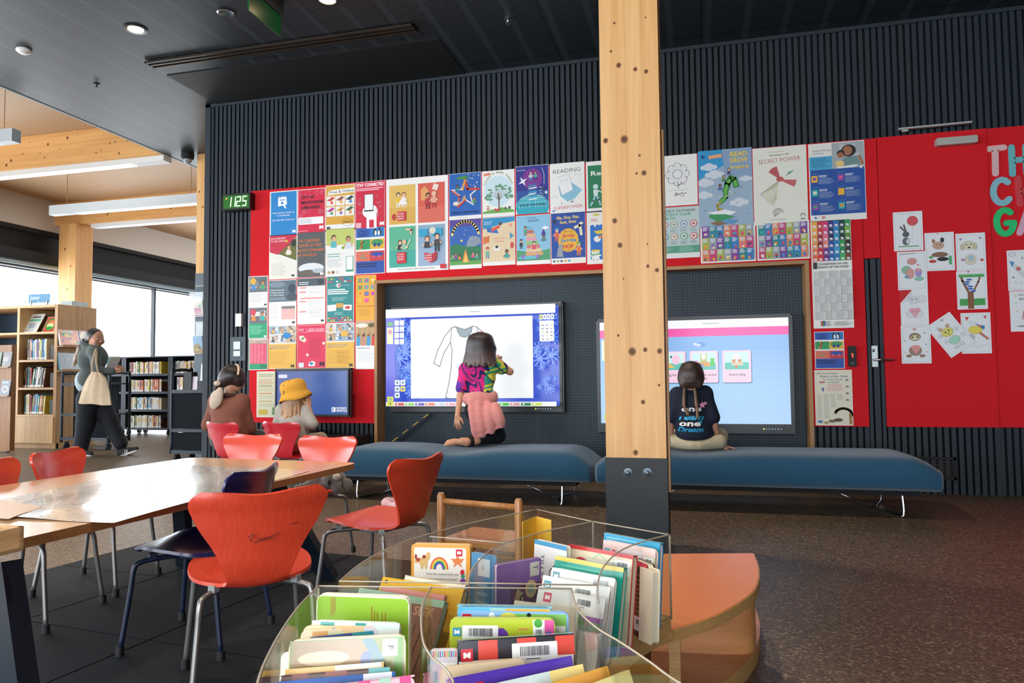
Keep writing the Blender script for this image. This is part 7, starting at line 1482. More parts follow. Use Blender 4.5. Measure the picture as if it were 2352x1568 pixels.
# paper with crayon scribbles
def on_table(pts, z): return [atZ(x, y, z) for x, y in pts]
m, nt, b = newmat('scribbled_paper'); L = nt.links.new
v = coords(nt, (1, 1, 1)); base = (.74, .71, .68, 1); prev = None
for i, (c_, sc_, w_) in enumerate((('#c85a3c', 5, .035), ('#6a9a5a', 7, .03), ('#5a5a6c', 9, .02), ('#8a6a50', 12, .025))):
    n1 = nd(nt, 'ShaderNodeTexNoise'); n1.inputs['Scale'].default_value = sc_; n1.inputs['Detail'].default_value = 1.5; n1.inputs['Distortion'].default_value = 2.5; n1.noise_dimensions = '4D'; n1.inputs['W'].default_value = i*3.1; L(v, n1.inputs['Vector'])
    s1 = nd(nt, 'ShaderNodeMath', operation='SUBTRACT'); s1.inputs[1].default_value = .5; L(n1.outputs['Fac'], s1.inputs[0]); ab = nd(nt, 'ShaderNodeMath', operation='ABSOLUTE'); L(s1.outputs[0], ab.inputs[0])
    fr = fract(ab.outputs[0], .03+.01*i); ls = nd(nt, 'ShaderNodeMath', operation='LESS_THAN'); ls.inputs[1].default_value = .16; L(fr, ls.inputs[0])
    n2 = nd(nt, 'ShaderNodeTexNoise'); n2.inputs['Scale'].default_value = 2.2; n2.noise_dimensions = '4D'; n2.inputs['W'].default_value = 20+i*5.3; L(v, n2.inputs['Vector']); mk = gt(n2.outputs['Fac'], .50)
    mx = nd(nt, 'ShaderNodeMix', data_type='RGBA'); L(mul(mul(ls.outputs[0], mk), nd_v.outputs[0]) if False else mul(ls.outputs[0], mk), mx.inputs[0])
    if prev is None: mx.inputs[6].default_value = base
    else: L(prev, mx.inputs[6])
    mx.inputs[7].default_value = (*[.5*q+.3 for q in lin(c_)], 1); prev = mx.outputs[2]
L(prev, b.inputs['Base Color']); b.inputs['Roughness'].default_value = .16; b.inputs['Coat Weight'].default_value = .5
nz = nd(nt, 'ShaderNodeTexNoise'); nz.inputs['Scale'].default_value = 4; L(v, nz.inputs['Vector']); bp = nd(nt, 'ShaderNodeBump'); bp.inputs['Strength'].default_value = .25; bp.inputs['Distance'].default_value = .01; L(nz.outputs['Fac'], bp.inputs['Height']); L(bp.outputs[0], b.inputs['Normal'])
SCR = m
def sheet(name, corners, lab, mt, z=TT+.0008, wav=.0015, n=14, curl=None, th=.0006, cat='paper', group=None):
    A, B, C_, D_ = [atZ(x, y, z) for x, y in corners]; rows = []
    for i in range(n+1):
        r_ = []
        for j in range(n+1):
            u, v_ = i/n, j/n; p = lerp(lerp(A, B, v_), lerp(D_, C_, v_), u); h = wav*(math.sin(7*u+3*v_)+math.sin(11*v_-4*u)+2)
            if curl and u > .86 and v_ < .35: h += curl*((u-.86)/.14)**2*(1-v_/.35)
            r_.append(p+Vector((0, 0, h)))
        rows.append(r_)
    f = MB(); f.shell(rows, th); c_ = atZ(*[sum(q)/4 for q in zip(*corners)], z)
    o = f.build(name, mt, None, True, loc=(c_.x, c_.y, z)); return tag(o, lab, cat, group)
sheet('drawing_paper', [(392, 1068), (712, 1082), (262, 1203), (-150, 1180)], 'large glossy sheet of paper with crayon scribbles covering the table', SCR, curl=.006)
sheet('drawing_paper', [(-60, 1138), (96, 1164), (20, 1192), (-110, 1180)], 'small pale paper lying over the left part of the scribbled sheet', mat('peach_paper', '#d9bda6', .35), z=TT+.007, wav=.0004, n=5)
# wooden box at the left edge
q = atZ(-24, 1262, TT+.01); wb = empty('wooden_box', (q.x, q.y, TT+.001), math.atan2(tdir.y, tdir.x), 'small pine box at the left picture edge, on the near side of the table', 'box')
f = MB(); bw, bh = .045, .055
for lo_, hi_ in (((-bw, -bw, 0), (bw, bw, .008)), ((-bw, -bw, 0), (-bw+.01, bw, bh)), ((bw-.01, -bw, 0), (bw, bw, bh)), ((-bw, -bw, 0), (bw, -bw+.01, bh)), ((-bw, bw-.01, 0), (bw, bw, bh))): f.box(lo_, hi_)
f.build('box_body', wood('box_pine', '#b98a5c', '#e0b98a', 'x', 2, .5), wb)
# koala plush on the chair seat
kq = ch5.location.copy(); kf = f5
kc = Vector((kq.x, kq.y, .345)) + kf*.10
KO = mat('grey_plush', '#74706e', .98, noise=.2, nscale=90, bump=.9, bscale=160, sheen=.4)
kr = empty('koala_toy', (0, 0, 0), 0, 'grey plush koala lying on the seat of the orange chair under the table corner', 'soft toy')
hd = P_(768, 1118, 3.20); hd.z = .345+.062
kY = hd.y
body_ = hd+Vector((-.085, .03, -.012))
ears = [hd+Vector((.030, -.035, -.028)), hd+Vector((.070, .0, -.022))]
soft('body', [ell(body_, (.075, .055, .048), .02), ell(hd, (.058, .052, .050), .02), ell(ears[0], (.026, .016, .032), .008), ell(ears[1], (.028, .018, .032), .008), cap(body_+Vector((-.04, -.03, -.02)), body_+Vector((-.10, -.06, -.03)), .022, .018, .015), cap(body_+Vector((-.05, .03, -.02)), body_+Vector((-.11, .05, -.03)), .022, .018, .015), cap(body_+Vector((.03, -.04, -.02)), body_+Vector((.02, -.09, -.03)), .018, .015, .012)], KO, kr, .0045, cuts=[(Vector((0, 0, .346)), (0, 0, -1))])
soft('muzzle_patch', [ell(hd+Vector((.030, -.034, .018)), (.020, .018, .020), .01)], mat('white_plush', '#d8d2c8', .98, bump=.8, bscale=160), kr, .004)
soft('nose', [ell(hd+Vector((-.0, -.050, -.005)), (.010, .008, .014), .005)], mat('black_plush', '#1a1a1c', .6), kr, .003)
# pink clogs on the floor
def clog(px, py, rz, lab):
    q = atZ(px, py, 0); o = empty('clog', (q.x, q.y, 0), rz, lab, 'shoe', 'pair of pink clogs on the floor')
    PK = mat('pink_foam', '#e0b0b4', .6)
    soft('clog_body', [cap((0, -.07, .03), (0, .05, .035), .033, .040, .02), ell((0, .06, .04), (.044, .05, .036), .02), ell((0, -.08, .045), (.034, .025, .03), .02)], PK, o, .005, cuts=[(Vector((0, 0, .012)), (0, 0, -1)), (Vector((0, -.02, .058)), (0, -.25, 1))])
    soft('opening', [cap((0, -.075, .055), (0, .01, .06), .023, .026, .01)], mat('clog_inside', '#b07880', .8), o, .005)
    f = MB(); f.prism([(.040*math.cos(a)*(1 if math.sin(a) > 0 else .85), .03+.085*math.sin(a) if math.sin(a) > 0 else .03+.125*math.sin(a)) for a in [2*PI*k/24 for k in range(24)]], 0, .018); f.build('sole', mat('white_sole', '#ddd4d6', .7), o)
    f = MB(); f.tube([(.038*math.cos(a), -.01-.075*math.sin(a) if math.sin(a) > 0 else -.01, .075) for a in [PI*k/10 for k in range(11)]], .007, 8, flat=.5); f.build('heel_strap', PK, o, True)
clog(903, 1170, R(60), 'pink clog on the floor, the left one, seen under the orange chair')
clog(932, 1176, R(75), 'pink clog on the floor, the right one, half behind the orange chair back')
# wooden rail stand (child's ladder chair)
TK = wood('honey_dowel', '#9c6230', '#c98a4c', 'z', 2, .4, coat=.3)
a, b_ = atZ(1013, 1130, .40), atZ(1191, 1144, .40); d = (b_-a).normalized(); n_ = Vector((-d.y, d.x, 0)); wdt = (b_-a).length
st = empty('wooden_chair', ((a.x+b_.x)/2, (a.y+b_.y)/2, 0), math.atan2(d.y, d.x), 'small honey-coloured wooden chair with a round top rail, behind the book bins', 'chair')
for s_ in (-1, 1):
    f = MB(); f.tube([(s_*wdt/2, 0, 0), (s_*wdt/2, 0, .385), (s_*wdt/2, 0, .398)], [.0175, .0175, .012], 14); f.build('post', TK, st, True, angle=.7)
    f = MB(); f.tube([(s_*wdt/2, .26, 0), (s_*wdt/2, .26, .18)], .016, 12); f.build('leg', TK, st, True, angle=.7)
    f = MB(); f.tube([(s_*wdt/2, 0, .10), (s_*wdt/2, .26, .10)], .010, 10); f.build('side_rail', TK, st, True)
f = MB(); f.tube([(-wdt/2, 0, .362), (wdt/2, 0, .362)], .013, 12); f.build('top_rail', TK, st, True)
f = MB(); f.tube([(-wdt/2, .26, .08), (wdt/2, .26, .08)], .011, 12); f.build('rail', TK, st, True)
f = MB(); f.prism(rrect(-wdt/2-.01, -.0, wdt/2+.01, .29, .02), .178, .196); f.build('seat', TK, st)
# ================================================================ THE LIBRARY SHELVES ON THE LEFT
CN = {'white': '#e4e2dc', 'cream': '#ded0b0', 'pink': '#e0a8a4', 'red': '#b83a34', 'orange': '#d8783a', 'yellow': '#d8b83c', 'lime green': '#a8b83c', 'green': '#3c7a54', 'teal': '#3a9a98', 'sky blue': '#5aa8cc', 'blue': '#2f5a9c', 'navy': '#1e2c54', 'purple': '#6a4a90', 'brown': '#6a4630', 'grey': '#8a8e90', 'black': '#1c1c20', 'peach': '#e0b090'}
ORD = ['first', 'second', 'third', 'fourth', 'fifth', 'sixth', 'seventh', 'eighth', 'ninth', 'tenth', 'eleventh', 'twelfth', 'thirteenth', 'fourteenth', 'fifteenth', 'sixteenth', 'seventeenth', 'eighteenth', 'nineteenth', 'twentieth']
brnd = random.Random(21)
def shelf_book(x, y, z, th, h, d, cname, lab, group, lean=0, sticker=True):
    """spine faces -Y, origin at the front lower left corner"""
    o = empty('book', (x, y, z), 0, lab, 'book', group); o.rotation_euler = (0, lean, 0)
    c_ = CN[cname]; f = MB(); f.box((0, 0, 0), (th, .003, h), c_); f.box((0, .003, 0), (.0015, d, h), c_); f.box((th-.0015, .003, 0), (th, d, h), c_)
    f.build('cover', COLMAT, o)
    f = MB(); f.box((.0015, .0031, .003), (th-.0015, d-.004, h-.004), '#e6dfcc'); f.build('pages', COLMAT, o)
    f = MB()
    k = brnd.choice(['#f0ead8', '#22242a', '#d8b040'])
    if sticker: f.box((.001, -.0008, .006), (th-.001, 0, .034), '#eceae4'); f.build('spine_label', COLMAT, o)
    f = MB(); f.box((th*.3, -.0006, h*.45), (th*.7, 0, h*.85), k); f.build('spine_title', COLMAT, o)
    return o
def row(where, group, x0, x1, y, z, h, d, names, lean0=0, thk=None, hv=.1):
    x = x0; n = len(names); th0 = (x1-x0)/n
    for k, c_ in enumerate(names):
        th = th0*brnd.uniform(.8, 1.02); ln_ = lean0 if (k > n*.35) else 0
        lab = '%s-spined book, %s from the left on %s' % (c_, ORD[k], where)
        shelf_book(x+(h*.0), y+brnd.uniform(0, .015), z+.001+(th*math.sin(ln_) if ln_ > 0 else 0), th*.96, h*brnd.uniform(1-hv, 1), d, c_, lab, group, ln_); x += th0
def facing(name, lab, cat, c_, w_, h_, th, rz, tilt, art, base='#ffffff', group=None, mt=None):
    """a thing shown cover out; c_ = middle of its lower edge"""
    o = empty(name, c_, 0, lab, cat, group); o.rotation_euler = (tilt, 0, rz)
    f = MB(); f.box((-w_/2, 0, 0), (w_/2, .0015, h_), base); f.box((-w_/2, th-.0015, 0), (w_/2, th, h_), base); f.box((-w_/2, .0015, 0), (-w_/2+.002, th-.0015, h_), base); f.build('cover', mt or GLOSS, o)
    f = MB(); f.box((-w_/2+.002, .0016, .003), (w_/2-.003, th-.0016, h_-.003), '#e8e2d4'); f.build('pages', COLMAT, o)
    f = MB(X=frame((-w_/2, -.0002, 0), (1, 0, 0), (0, 0, 1)) @ Matrix.Scale(w_, 4)); f.dz = 3e-4; f.clip = (1, h_/w_); art(f, h_/w_); f.build('cover_art', mt or GLOSS, o)
    return o
def art_rand(seed, cols, txt=None):
    def g(f, H):
        q = random.Random(seed); f.r(.02, .02, .98, H-.02, cols[0])
        for k in range(9): f.e(q.uniform(.1, .9), q.uniform(.1, H-.1), q.uniform(.04, .2), q.uniform(.04, .15), q.choice(cols[1:]))
        for k in range(4): f.ln([(q.uniform(.1, .9), q.uniform(.1, H-.1)), (q.uniform(.1, .9), q.uniform(.1, H-.1))], .03, q.choice(cols[1:]))
        f.lines(.12, H*.92, .88, H*.80, 2, q.choice(['#f6f2e4', '#22242a']), .6)
    return g
BW = wood('bookcase_oak', '#9c7048', '#c39a68', 'z', 1, .5); BWL = wood('bookcase_face', '#b9905c', '#d4ae7c', 'z', 1, .5)
BX0, BX1, BY0, BY1 = -10.25, -8.41, 7.85, 8.50
zt = lambda px, py: atY(px, py, BY0).z
bk_ = empty('bookcase', ((BX0+BX1)/2, (BY0+BY1)/2, 0), 0, 'tall open wooden bookcase by the windows with a closed panel at its foot', 'bookcase')
def ch_box(nm, lo, hi, mt, par, org_):
    f = MB(); f.box(tuple(lo[i]-org_[i] for i in range(3)), tuple(hi[i]-org_[i] for i in range(3))); return f.build(nm, mt, par)
O_ = bk_.location
TOPZ = zt(137, 698); SH = [zt(88, 762), zt(88, 826), zt(88, 890), zt(88, 952)]; DX = atY(41, 800, BY0).x
ch_box('side_panel', (BX1-.05, BY0, 0), (BX1, BY1, TOPZ), BW, bk_, O_); ch_box('side_panel', (BX0, BY0, 0), (BX0+.04, BY1, TOPZ), BW, bk_, O_)
ch_box('divider', (DX-.02, BY0, SH[3]), (DX+.02, BY1, TOPZ), BWL, bk_, O_); ch_box('top', (BX0, BY0-.002, TOPZ-.035), (BX1-.05, BY1, TOPZ), BWL, bk_, O_)
for z_ in SH: ch_box('shelf', (BX0+.04, BY0+.002, z_-.028), (BX1-.05, BY1-.02, z_), BWL, bk_, O_)
ch_box('back_panel', (BX0+.04, BY1-.02, .1), (BX1-.05, BY1-.005, TOPZ-.03), mat('slate_back', '#33475a', .6), bk_, O_)
ch_box('front_panel', (BX0+.04, BY0-.012, .07), (BX1-.03, BY0+.01, SH[3]-.03), BWL, bk_, O_); ch_box('plinth', (BX0+.02, BY0+.02, 0), (BX1-.0, BY0+.05, .07), BW, bk_, O_)
GB = 'books in the wooden bookcase'
XA, XB = DX+.05, BX1-.07
row('the top row of the wooden bookcase', GB, XA+.04, XB-.17, BY0+.06, SH[1], .30, .22, ['grey', 'pink', 'navy', 'sky blue', 'white', 'purple', 'cream', 'lime green', 'blue', 'sky blue', 'cream'])
row('the middle row of the wooden bookcase', GB, XA-.02, XB-.22, BY0+.06, SH[2], .29, .22, ['black', 'brown', 'teal', 'red', 'green', 'navy', 'white', 'black', 'grey', 'brown'], R(9))
row('the bottom row of the wooden bookcase', GB, XA, XB-.20, BY0+.06, SH[3], .28, .22, ['teal', 'white', 'cream', 'red', 'green', 'purple', 'sky blue', 'teal', 'orange', 'brown', 'yellow'], R(5))
for i, z_ in enumerate((SH[1], SH[2], SH[3])): tag(ch_box('bookend', (XB-.12, BY0+.08, z_+.001), (XB-.02, BY0+.26, z_+.2), mat('bookend_black', '#101216', .5), None, (0, 0, 0)), 'black bookend at the right end of the %s row of the wooden bookcase' % ['top', 'middle', 'bottom'][i], 'bookend', 'black bookends in the bookcase')
facing('magazine', 'white magazine leaning cover out in the upper bay of the wooden bookcase', 'magazine', (atY(70, 761, BY0+.08).x, BY0+.06, SH[0]+.004), .24, .30, .006, 0, R(-28), lambda f, H: (f.r(.02, .02, .98, H-.02, '#dfe2dc'), f.r(.1, H*.6, .9, H*.72, '#6ac0a0'), f.r(.2, H*.8, .8, H*.86, '#2a3038'), f.r(.25, H*.2, .7, H*.5, '#a8b4c0'), f.lines(.1, H*.15, .9, H*.06, 2, '#5a6a80')))
facing('book', 'green and orange book leaning cover out beside the white magazine', 'book', (atY(106, 761, BY0+.08).x, BY0+.10, SH[0]+.004), .2, .24, .012, 0, R(-25), lambda f, H: (f.r(.02, .02, .98, H-.02, '#c8563c'), f.e(.5, H*.5, .42, .46, '#3a9a50'), f.e(.5, H*.5, .32, .34, '#e07a4c'), f.e(.5, H*.42, .26, .2, '#d8f0b0'), f.e(.5, H*.3, .2, .1, '#2cb03c')))
facing('book', 'turquoise book leaning cover out at the right of the upper bay of the wooden bookcase', 'book', (atY(127, 761, BY0+.08).x-.02, BY0+.13, SH[0]+.004), .16, .26, .012, 0, R(-22), art_rand(5, ['#58b8c4', '#f0f2ee', '#3a6ab0', '#c8e4e4']))
# books hanging on the bookcase's side
def on_side(py_top, py_bot, y0, lab, art, base):
    a = atX(141, py_top, BX1+.02); z0 = atX(145, py_bot, BX1).z; z1 = atX(145, py_top, BX1).z
    return facing('book', lab, 'book', (BX1+.05, y0+.17, z0+.004), .32, z1-z0, .02, PI/2, R(-12), art, base, 'books displayed on the end of the wooden bookcase')
def rail(z_, y0, y1):
    o = empty('display_ledge', (BX1+.04, (y0+y1)/2, z_), 0); o.parent = bk_; o.location = Vector((BX1+.04, (y0+y1)/2, z_))-O_
    f = MB(); f.box((-.039, -(y1-y0)/2, -.012), (.06, (y1-y0)/2, 0)); f.box((.055, -(y1-y0)/2, 0), (.06, (y1-y0)/2, .02)); f.build('ledge', BW, o)
for z_ in (atX(145, 795, BX1).z, atX(145, 851, BX1).z): rail(z_, BY0, BY1)
on_side(757, 794, BY0-.0, 'orange and green picture book on the upper ledge of the bookcase end', art_rand(8, ['#e0704c', '#3c8a4c', '#e8c84c', '#c83a34', '#2a4a6c', '#f0a050']), '#e8e8ec')
on_side(756, 794, BY0+.33, 'blue and orange picture book on the upper ledge, right behind the orange and green one', art_rand(9, ['#c87a5c', '#2a70a8', '#e8d8b0', '#20304c']), '#2a70a8')
on_side(810, 850, BY0+.0, 'dark teal picture book on the lower ledge of the bookcase end', art_rand(10, ['#26323c', '#3a6a78', '#1c2430', '#5a5a50']), '#3c9ab0')
# sign and pale box on top
a = atY(66, 676, BY0+.2); c_ = atY(114, 697, BY0+.2); w_, h_ = c_.x-a.x, a.z-c_.z
o = empty('shelf_sign', (a.x, BY0+.2, TOPZ), 0, 'blue Junior Non Fiction sign standing on the wooden bookcase', 'sign')
f = MB(); f.box((0, 0, c_.z-TOPZ+.015), (w_, .006, a.z-TOPZ)); f.build('plate', mat('sign_blue', '#4a8ab4', .5), o)
for xx in (.04, w_-.05): f = MB(); f.box((xx, -.01, 0), (xx+.012, .02, c_.z-TOPZ+.05)); f.build('foot', mat('clear_foot', '#c8d4d8', .3), o)
f = MB(X=frame((0, -.0006, 0), (1, 0, 0), (0, 0, 1))); f.t('Junior', .03, a.z-TOPZ-.075, .052, '#dceaf4', .17); f.t('Non Fiction', .03, a.z-TOPZ-.155, .052, '#dceaf4', .29); f.build('lettering', PRINT, o)
a = atX(190, 688, BX1-.1)
tag(ch_box('storage_box', (BX1-.22, BY0+.25, TOPZ), (BX1-.03, BY1-.12, TOPZ+.07), mat('pale_box', '#b8c8cc', .6), None, (0, 0, 0)), 'pale grey box lying on top of the wooden bookcase', 'box')
# wooden display stand at the left edge
sx0, sx1, sy = atY(-60, 900, 7.3).x, atY(25, 900, 7.3).x, 7.3
ds_ = empty('display_stand', ((sx0+sx1)/2, sy+.2, 0), 0, 'brown wooden display stand on castors, cut off by the left picture edge', 'display stand')
O2 = ds_.location; tz = atY(15, 792, sy).z
ch_box('stand_body', (sx0, sy, atY(15, 1036, sy).z), (sx1, sy+.07, tz), wood('stand_oak', '#6e4522', '#9a6a3a', 'z', 1, .5), ds_, O2)
for px_, nm in ((842, 0), (908, 1)): z_ = atY(15, px_, sy).z; ch_box('ledge', (sx0, sy-.05, z_-.012), (sx1, sy, z_), BW, ds_, O2)
for yy in (sy+.035,): f = MB(); f.tube([(sx1-.08-O2.x, yy-.02-O2.y, .035), (sx1-.08-O2.x, yy+.02-O2.y, .035)], .035, 14); f.box((sx1-.1-O2.x, yy-.015-O2.y, .03), (sx1-.06-O2.x, yy+.015-O2.y, atY(15, 1036, sy).z)); f.build('castor', DARKM, ds_, True, angle=.6)
z1_, z2_ = atY(15, 842, sy).z, atY(15, 908, sy).z
facing('book', 'black book with pale lettering on the upper ledge of the display stand', 'book', (atY(19, 842, sy).x, sy-.035, z1_+.001), .14, .19, .012, 0, R(-8), lambda f, H: (f.r(.02, .02, .98, H-.02, '#1a1614'), f.t('THE', .5, H*.72, .08, '#d8b8a8', al='c'), f.lines(.15, H*.65, .85, H*.35, 3, '#d0a898', .5), f.e(.3, H*.2, .08, .06, '#c88068')), '#1a1614', 'books on the display stand')
facing('book', 'dark green book beside the black one on the upper ledge of the display stand', 'book', (atY(-4, 842, sy).x, sy-.035, z1_+.001), .14, .19, .012, 0, R(-8), art_rand(14, ['#124a2c', '#1c6a3c', '#0c2a1c']), '#124a2c', 'books on the display stand')
facing('book', 'black and blue book with a white ring on the lower ledge of the display stand', 'book', (atY(15, 908, sy).x, sy-.035, z2_+.001), .15, .20, .012, 0, R(-8), lambda f, H: (f.r(.02, .02, .98, H-.02, '#141c30'), f.e(.5, H*.4, .32, .3, '#b8c0c8'), f.e(.5, H*.4, .22, .2, '#20181c'), f.lines(.1, H*.92, .9, H*.78, 2, '#8aa8c8', .5)), '#141c30', 'books on the display stand')
# black steel trolleys
BST = mat('trolley_steel', '#1c2833', .5, noise=.1); BSP = mat('trolley_panel', '#070d15', .8, spec=.2); WHL = mat('castor_rubber', '#14161a', .6)
def castors(o, pts):
    for x, y in pts: f = MB(); f.tube([(x-.012, y, .045), (x+.012, y, .045)], .045, 14); f.box((x-.02, y-.015, .05), (x+.02, y+.015, .11)); f.build('castor', WHL, o, True, angle=.6)
def trolley(lab, x0, x1, y0, y1, top, shelves, handle=0, panel=True, rz=0, name='book_trolley'):
    cx, cy = (x0+x1)/2, (y0+y1)/2; o = empty(name, (cx, cy, 0), rz, lab, 'trolley'); lx, ly = (x1-x0)/2, (y1-y0)/2
    for s_ in (-1, 1):
        f = MB(); X_ = s_*(lx-.018); r_ = .018
        if handle: f.tube(bez([(X_, -ly+.02, .10), (X_, -ly+.02, top+handle-.06), (X_, -ly+.07, top+handle), (X_, ly-.07, top+handle), (X_, ly-.02, top+handle-.06), (X_, ly-.02, .10)], 6), r_, 10)
        else: f.box((X_-.02, -ly, .10), (X_+.02, ly, top))
        f.build('end_frame', BST, o, bool(handle))
    for z_ in shelves: f = MB(); f.box((-lx+.03, -ly+.01, z_-.022), (lx-.03, ly-.01, z_)); f.box((-lx+.03, -ly+.0, z_-.03), (lx-.03, -ly+.01, z_+.006)); f.build('shelf', BST, o)
    if panel: f = MB(); f.box((-lx+.036, -.006, shelves[-1]), (lx-.036, .006, top)); f.build('centre_panel', BSP, o)
    if not handle: f = MB(); f.box((-lx+.02, -ly, top-.02), (lx-.02, ly, top)); f.build('top', BST, o)
    castors(o, [(s_*(lx-.06), t_*(ly-.06)) for s_ in (-1, 1) for t_ in (-1, 1)]); return o
ZT = lambda px, py, Y: atY(px, py, Y).z
YF = 10.0
XA_, XB_, XC_ = atY(284, 900, YF).x, atY(390, 900, YF).x, atY(470, 900, YF).x; XZ = atY(255, 900, YF).x
shz = [ZT(340, 859, YF), ZT(340, 900, YF), ZT(340, 941, YF), ZT(340, 983, YF)]; topz = ZT(340, 818, YF)
trolley('low black steel shelf unit on castors in front of the window, full of pale books', XA_, XB_, YF, YF+.5, topz, shz, name='shelf_unit')
trolley('low black steel shelf unit partly hidden by the pine column, right of the full one', XB_+.01, XC_, YF, YF+.5, topz, shz, name='shelf_unit')
trolley('low black steel shelf unit partly hidden by the walking adult', XZ-.55, XA_-.01, YF, YF+.5, topz, shz, name='shelf_unit')
GF = 'books in the black shelf units by the window'
pal = ['white', 'cream', 'pink', 'white', 'peach', 'grey', 'white', 'cream', 'red', 'white', 'yellow', 'white', 'orange', 'sky blue', 'white', 'green', 'cream']
for i in range(4):
    z_ = shz[i]; q = random.Random(50+i); nm = [q.choice(pal) for _ in range(15)]; nm[0] = ['white', 'orange', 'teal', 'yellow'][i]
    row('the %s shelf of the full black unit' % ['top', 'second', 'third', 'bottom'][i], GF, XA_+.06, XB_-.21, YF+.04, z_, .215, .16, nm)
    a_ = q.choice(['brown', 'cream']); shelf_book(XB_-.20, YF+.03, z_+.001, .012, .17, .15, a_, '%s book ending the %s shelf of the full unit' % (a_, ['top', 'second', 'third', 'bottom'][i]), GF, R(0)) if i else None
q = random.Random(70); row('the shelf unit behind the pine column', GF, XB_+.06, XC_-.1, YF+.04, shz[0], .215, .16, [q.choice(pal) for _ in range(12)])
# trolley near the column with the open top
YN = 6.72
tx0, tx1 = atY(389, 900, YN).x, atY(489, 900, YN).x
sh2 = [ZT(430, 896, YN), ZT(430, 986, YN), .13]
trolley('black steel book trolley with a tubular handle, in front of the magazine holders', tx0, tx1, YN, YN+.36, sh2[0], sh2, ZT(430, 850, YN)-sh2[0])
f = MB(); 
for z0_, z1_ in ((.14, sh2[1]-.035), (sh2[1]+.01, sh2[0]-.035)): f.box((tx0+.04, YN+.012, z0_), (tx1-.05, YN+.02, z1_))
o = f.build('side_panel', BSP); tr_ = [q_ for q_ in COL.objects if q_.name.startswith('book_trolley')][0]; o.parent = tr_; o.location = -tr_.location
GT = 'books on the near trolley'
row('the top of the near trolley, left group', GT, tx0+.05, tx0+.13, YN+.05, sh2[0], .155, .11, ['white', 'pink', 'cream'])
row('the top of the near trolley, right group', GT, tx0+.40, tx1-.05, YN+.05, sh2[0], .155, .11, ['peach', 'white', 'cream', 'cream', 'peach', 'cream', 'cream'])
def blk(nm, lab, cat, x0, x1, y0, y1, z0, z1, mt, grp=None): return tag(ch_box(nm, (x0, y0, z0), (x1, y1, z1), mt, None, (0, 0, 0)), lab, cat, grp)
BEK = MATS['bookend_black']
blk('bookend', 'tall black bookend on the near trolley beside the white and pink books', 'bookend', tx0+.135, tx0+.235, YN+.06, YN+.16, sh2[0]+.001, sh2[0]+.20, BEK, 'black bookends on the near trolley')
blk('bookend', 'short black bookend on the near trolley, under the white sheet', 'bookend', tx0+.31, tx0+.375, YN+.06, YN+.16, sh2[0]+.001, sh2[0]+.10, BEK, 'black bookends on the near trolley')
facing('book', 'grey book with magenta lettering, cover out on the near trolley', 'book', (tx0+.27, YN+.07, sh2[0]+.001), .065, .15, .012, 0, R(-3), lambda f, H: (f.r(.02, .02, .98, H-.02, '#a8a4a8'), f.t('READS', .42, H*.1, .28, '#c8387c', H*.75, a=PI/2)), '#a8a4a8', GT)
facing('card_sign', 'white blank card leaning above the near trolley', 'sign', (tx0+.36, YN+.10, sh2[0]+.103), .075, .19, .003, R(14), R(-6), lambda f, H: f.r(.02, .02, .98, H-.02, '#eef2f4'), '#eef2f4')
facing('book', 'brown and black book standing at the back of the near trolley', 'book', (tx0+.44, YN+.22, sh2[0]+.001), .12, .25, .02, 0, R(-3), lambda f, H: (f.r(.02, .02, .98, H-.02, '#20191a'), f.r(.05, H*.5, .95, H-.05, '#8a6a58')), '#20191a', GT)
# the black trolley behind the walking adult
tx0, tx1 = atY(141, 950, 7.75).x, atY(255, 950, 7.75).x; tt_ = ZT(170, 880, 7.75)
trolley('black steel trolley behind the walking adult, beside the wooden bookcase', tx0, tx1, 7.72, 8.1, tt_, [tt_, ZT(170, 950, 7.75), .16], ZT(170, 858, 7.75)-tt_)
# magazine holders on the grey column foot
ACR = glassy('clear_acrylic', (.97, .985, .98), .05)
EDGE = mat('acrylic_edge', '#a89c86', .2, coat=.5)
ym = 7.42-.124
for i, (py0, py1, lab, lab2, art) in enumerate(((655, 728, 'upper clear magazine holder on the grey foot of the far column', 'magazine with pink lettering in the upper holder on the far column', lambda f, H: (f.r(.02, .02, .98, H-.02, '#ddd2c4'), f.r(.1, H*.15, .8, H*.5, '#d07c9c'), f.e(.7, H*.6, .1, .1, '#4aa89c'), f.r(.1, .04, .9, H*.1, '#7a4c8c'))),
        (738, 812, 'lower clear magazine holder on the grey foot of the far column', 'magazine with a landscape photo in the lower holder on the far column', lambda f, H: (f.r(.02, .02, .98, H-.02, '#8ab4dc'), f.p([(.02, .02), (.02, H*.4), (.5, H*.6), (.98, H*.3), (.98, .02)], '#a88a4c'), f.e(.4, H*.2, .2, .1, '#d8b870'), f.e(.7, H*.35, .15, .1, '#4c6a5c'))))):
    z1_, z0_ = atY(470, py0, ym).z, atY(470, py1, ym).z
    o = empty('magazine_holder', (-5.66, ym, z0_), 0, lab, 'magazine holder', 'clear holders on the far column'); H_ = z1_-z0_
    f = MB(); f.box((-.115, -.006, .0), (.115, -.002, H_)); f.build('back_plate', ACR, o)
    f = MB(); f.bar((0, -.075, 0), (0, -.13, H_*.75), .22, .004, up=(0, 1, 0)); f.build('front_plate', ACR, o)
    f = MB(); f.box((-.115, -.08, -.004), (.115, -.002, 0)); f.box((-.115, -.02, H_-.012), (.115, -.002, H_)); f.build('edge', EDGE, o)
    facing('magazine', lab2, 'magazine', (-5.70, ym-.045, z0_+.002), .13, .21, .006, 0, R(8), art, '#e0d8cc', 'magazines in the clear holders')
    facing('magazine', 'dark magazine beside the %s in the same clear holder' % ['pink-lettered one', 'landscape one'][i], 'magazine', (-5.61, ym-.03, z0_+.002), .06, .20, .006, 0, R(6), art_rand(30+i, ['#3a4450', '#c87a50', '#20262c']), '#3a4450', 'magazines in the clear holders')
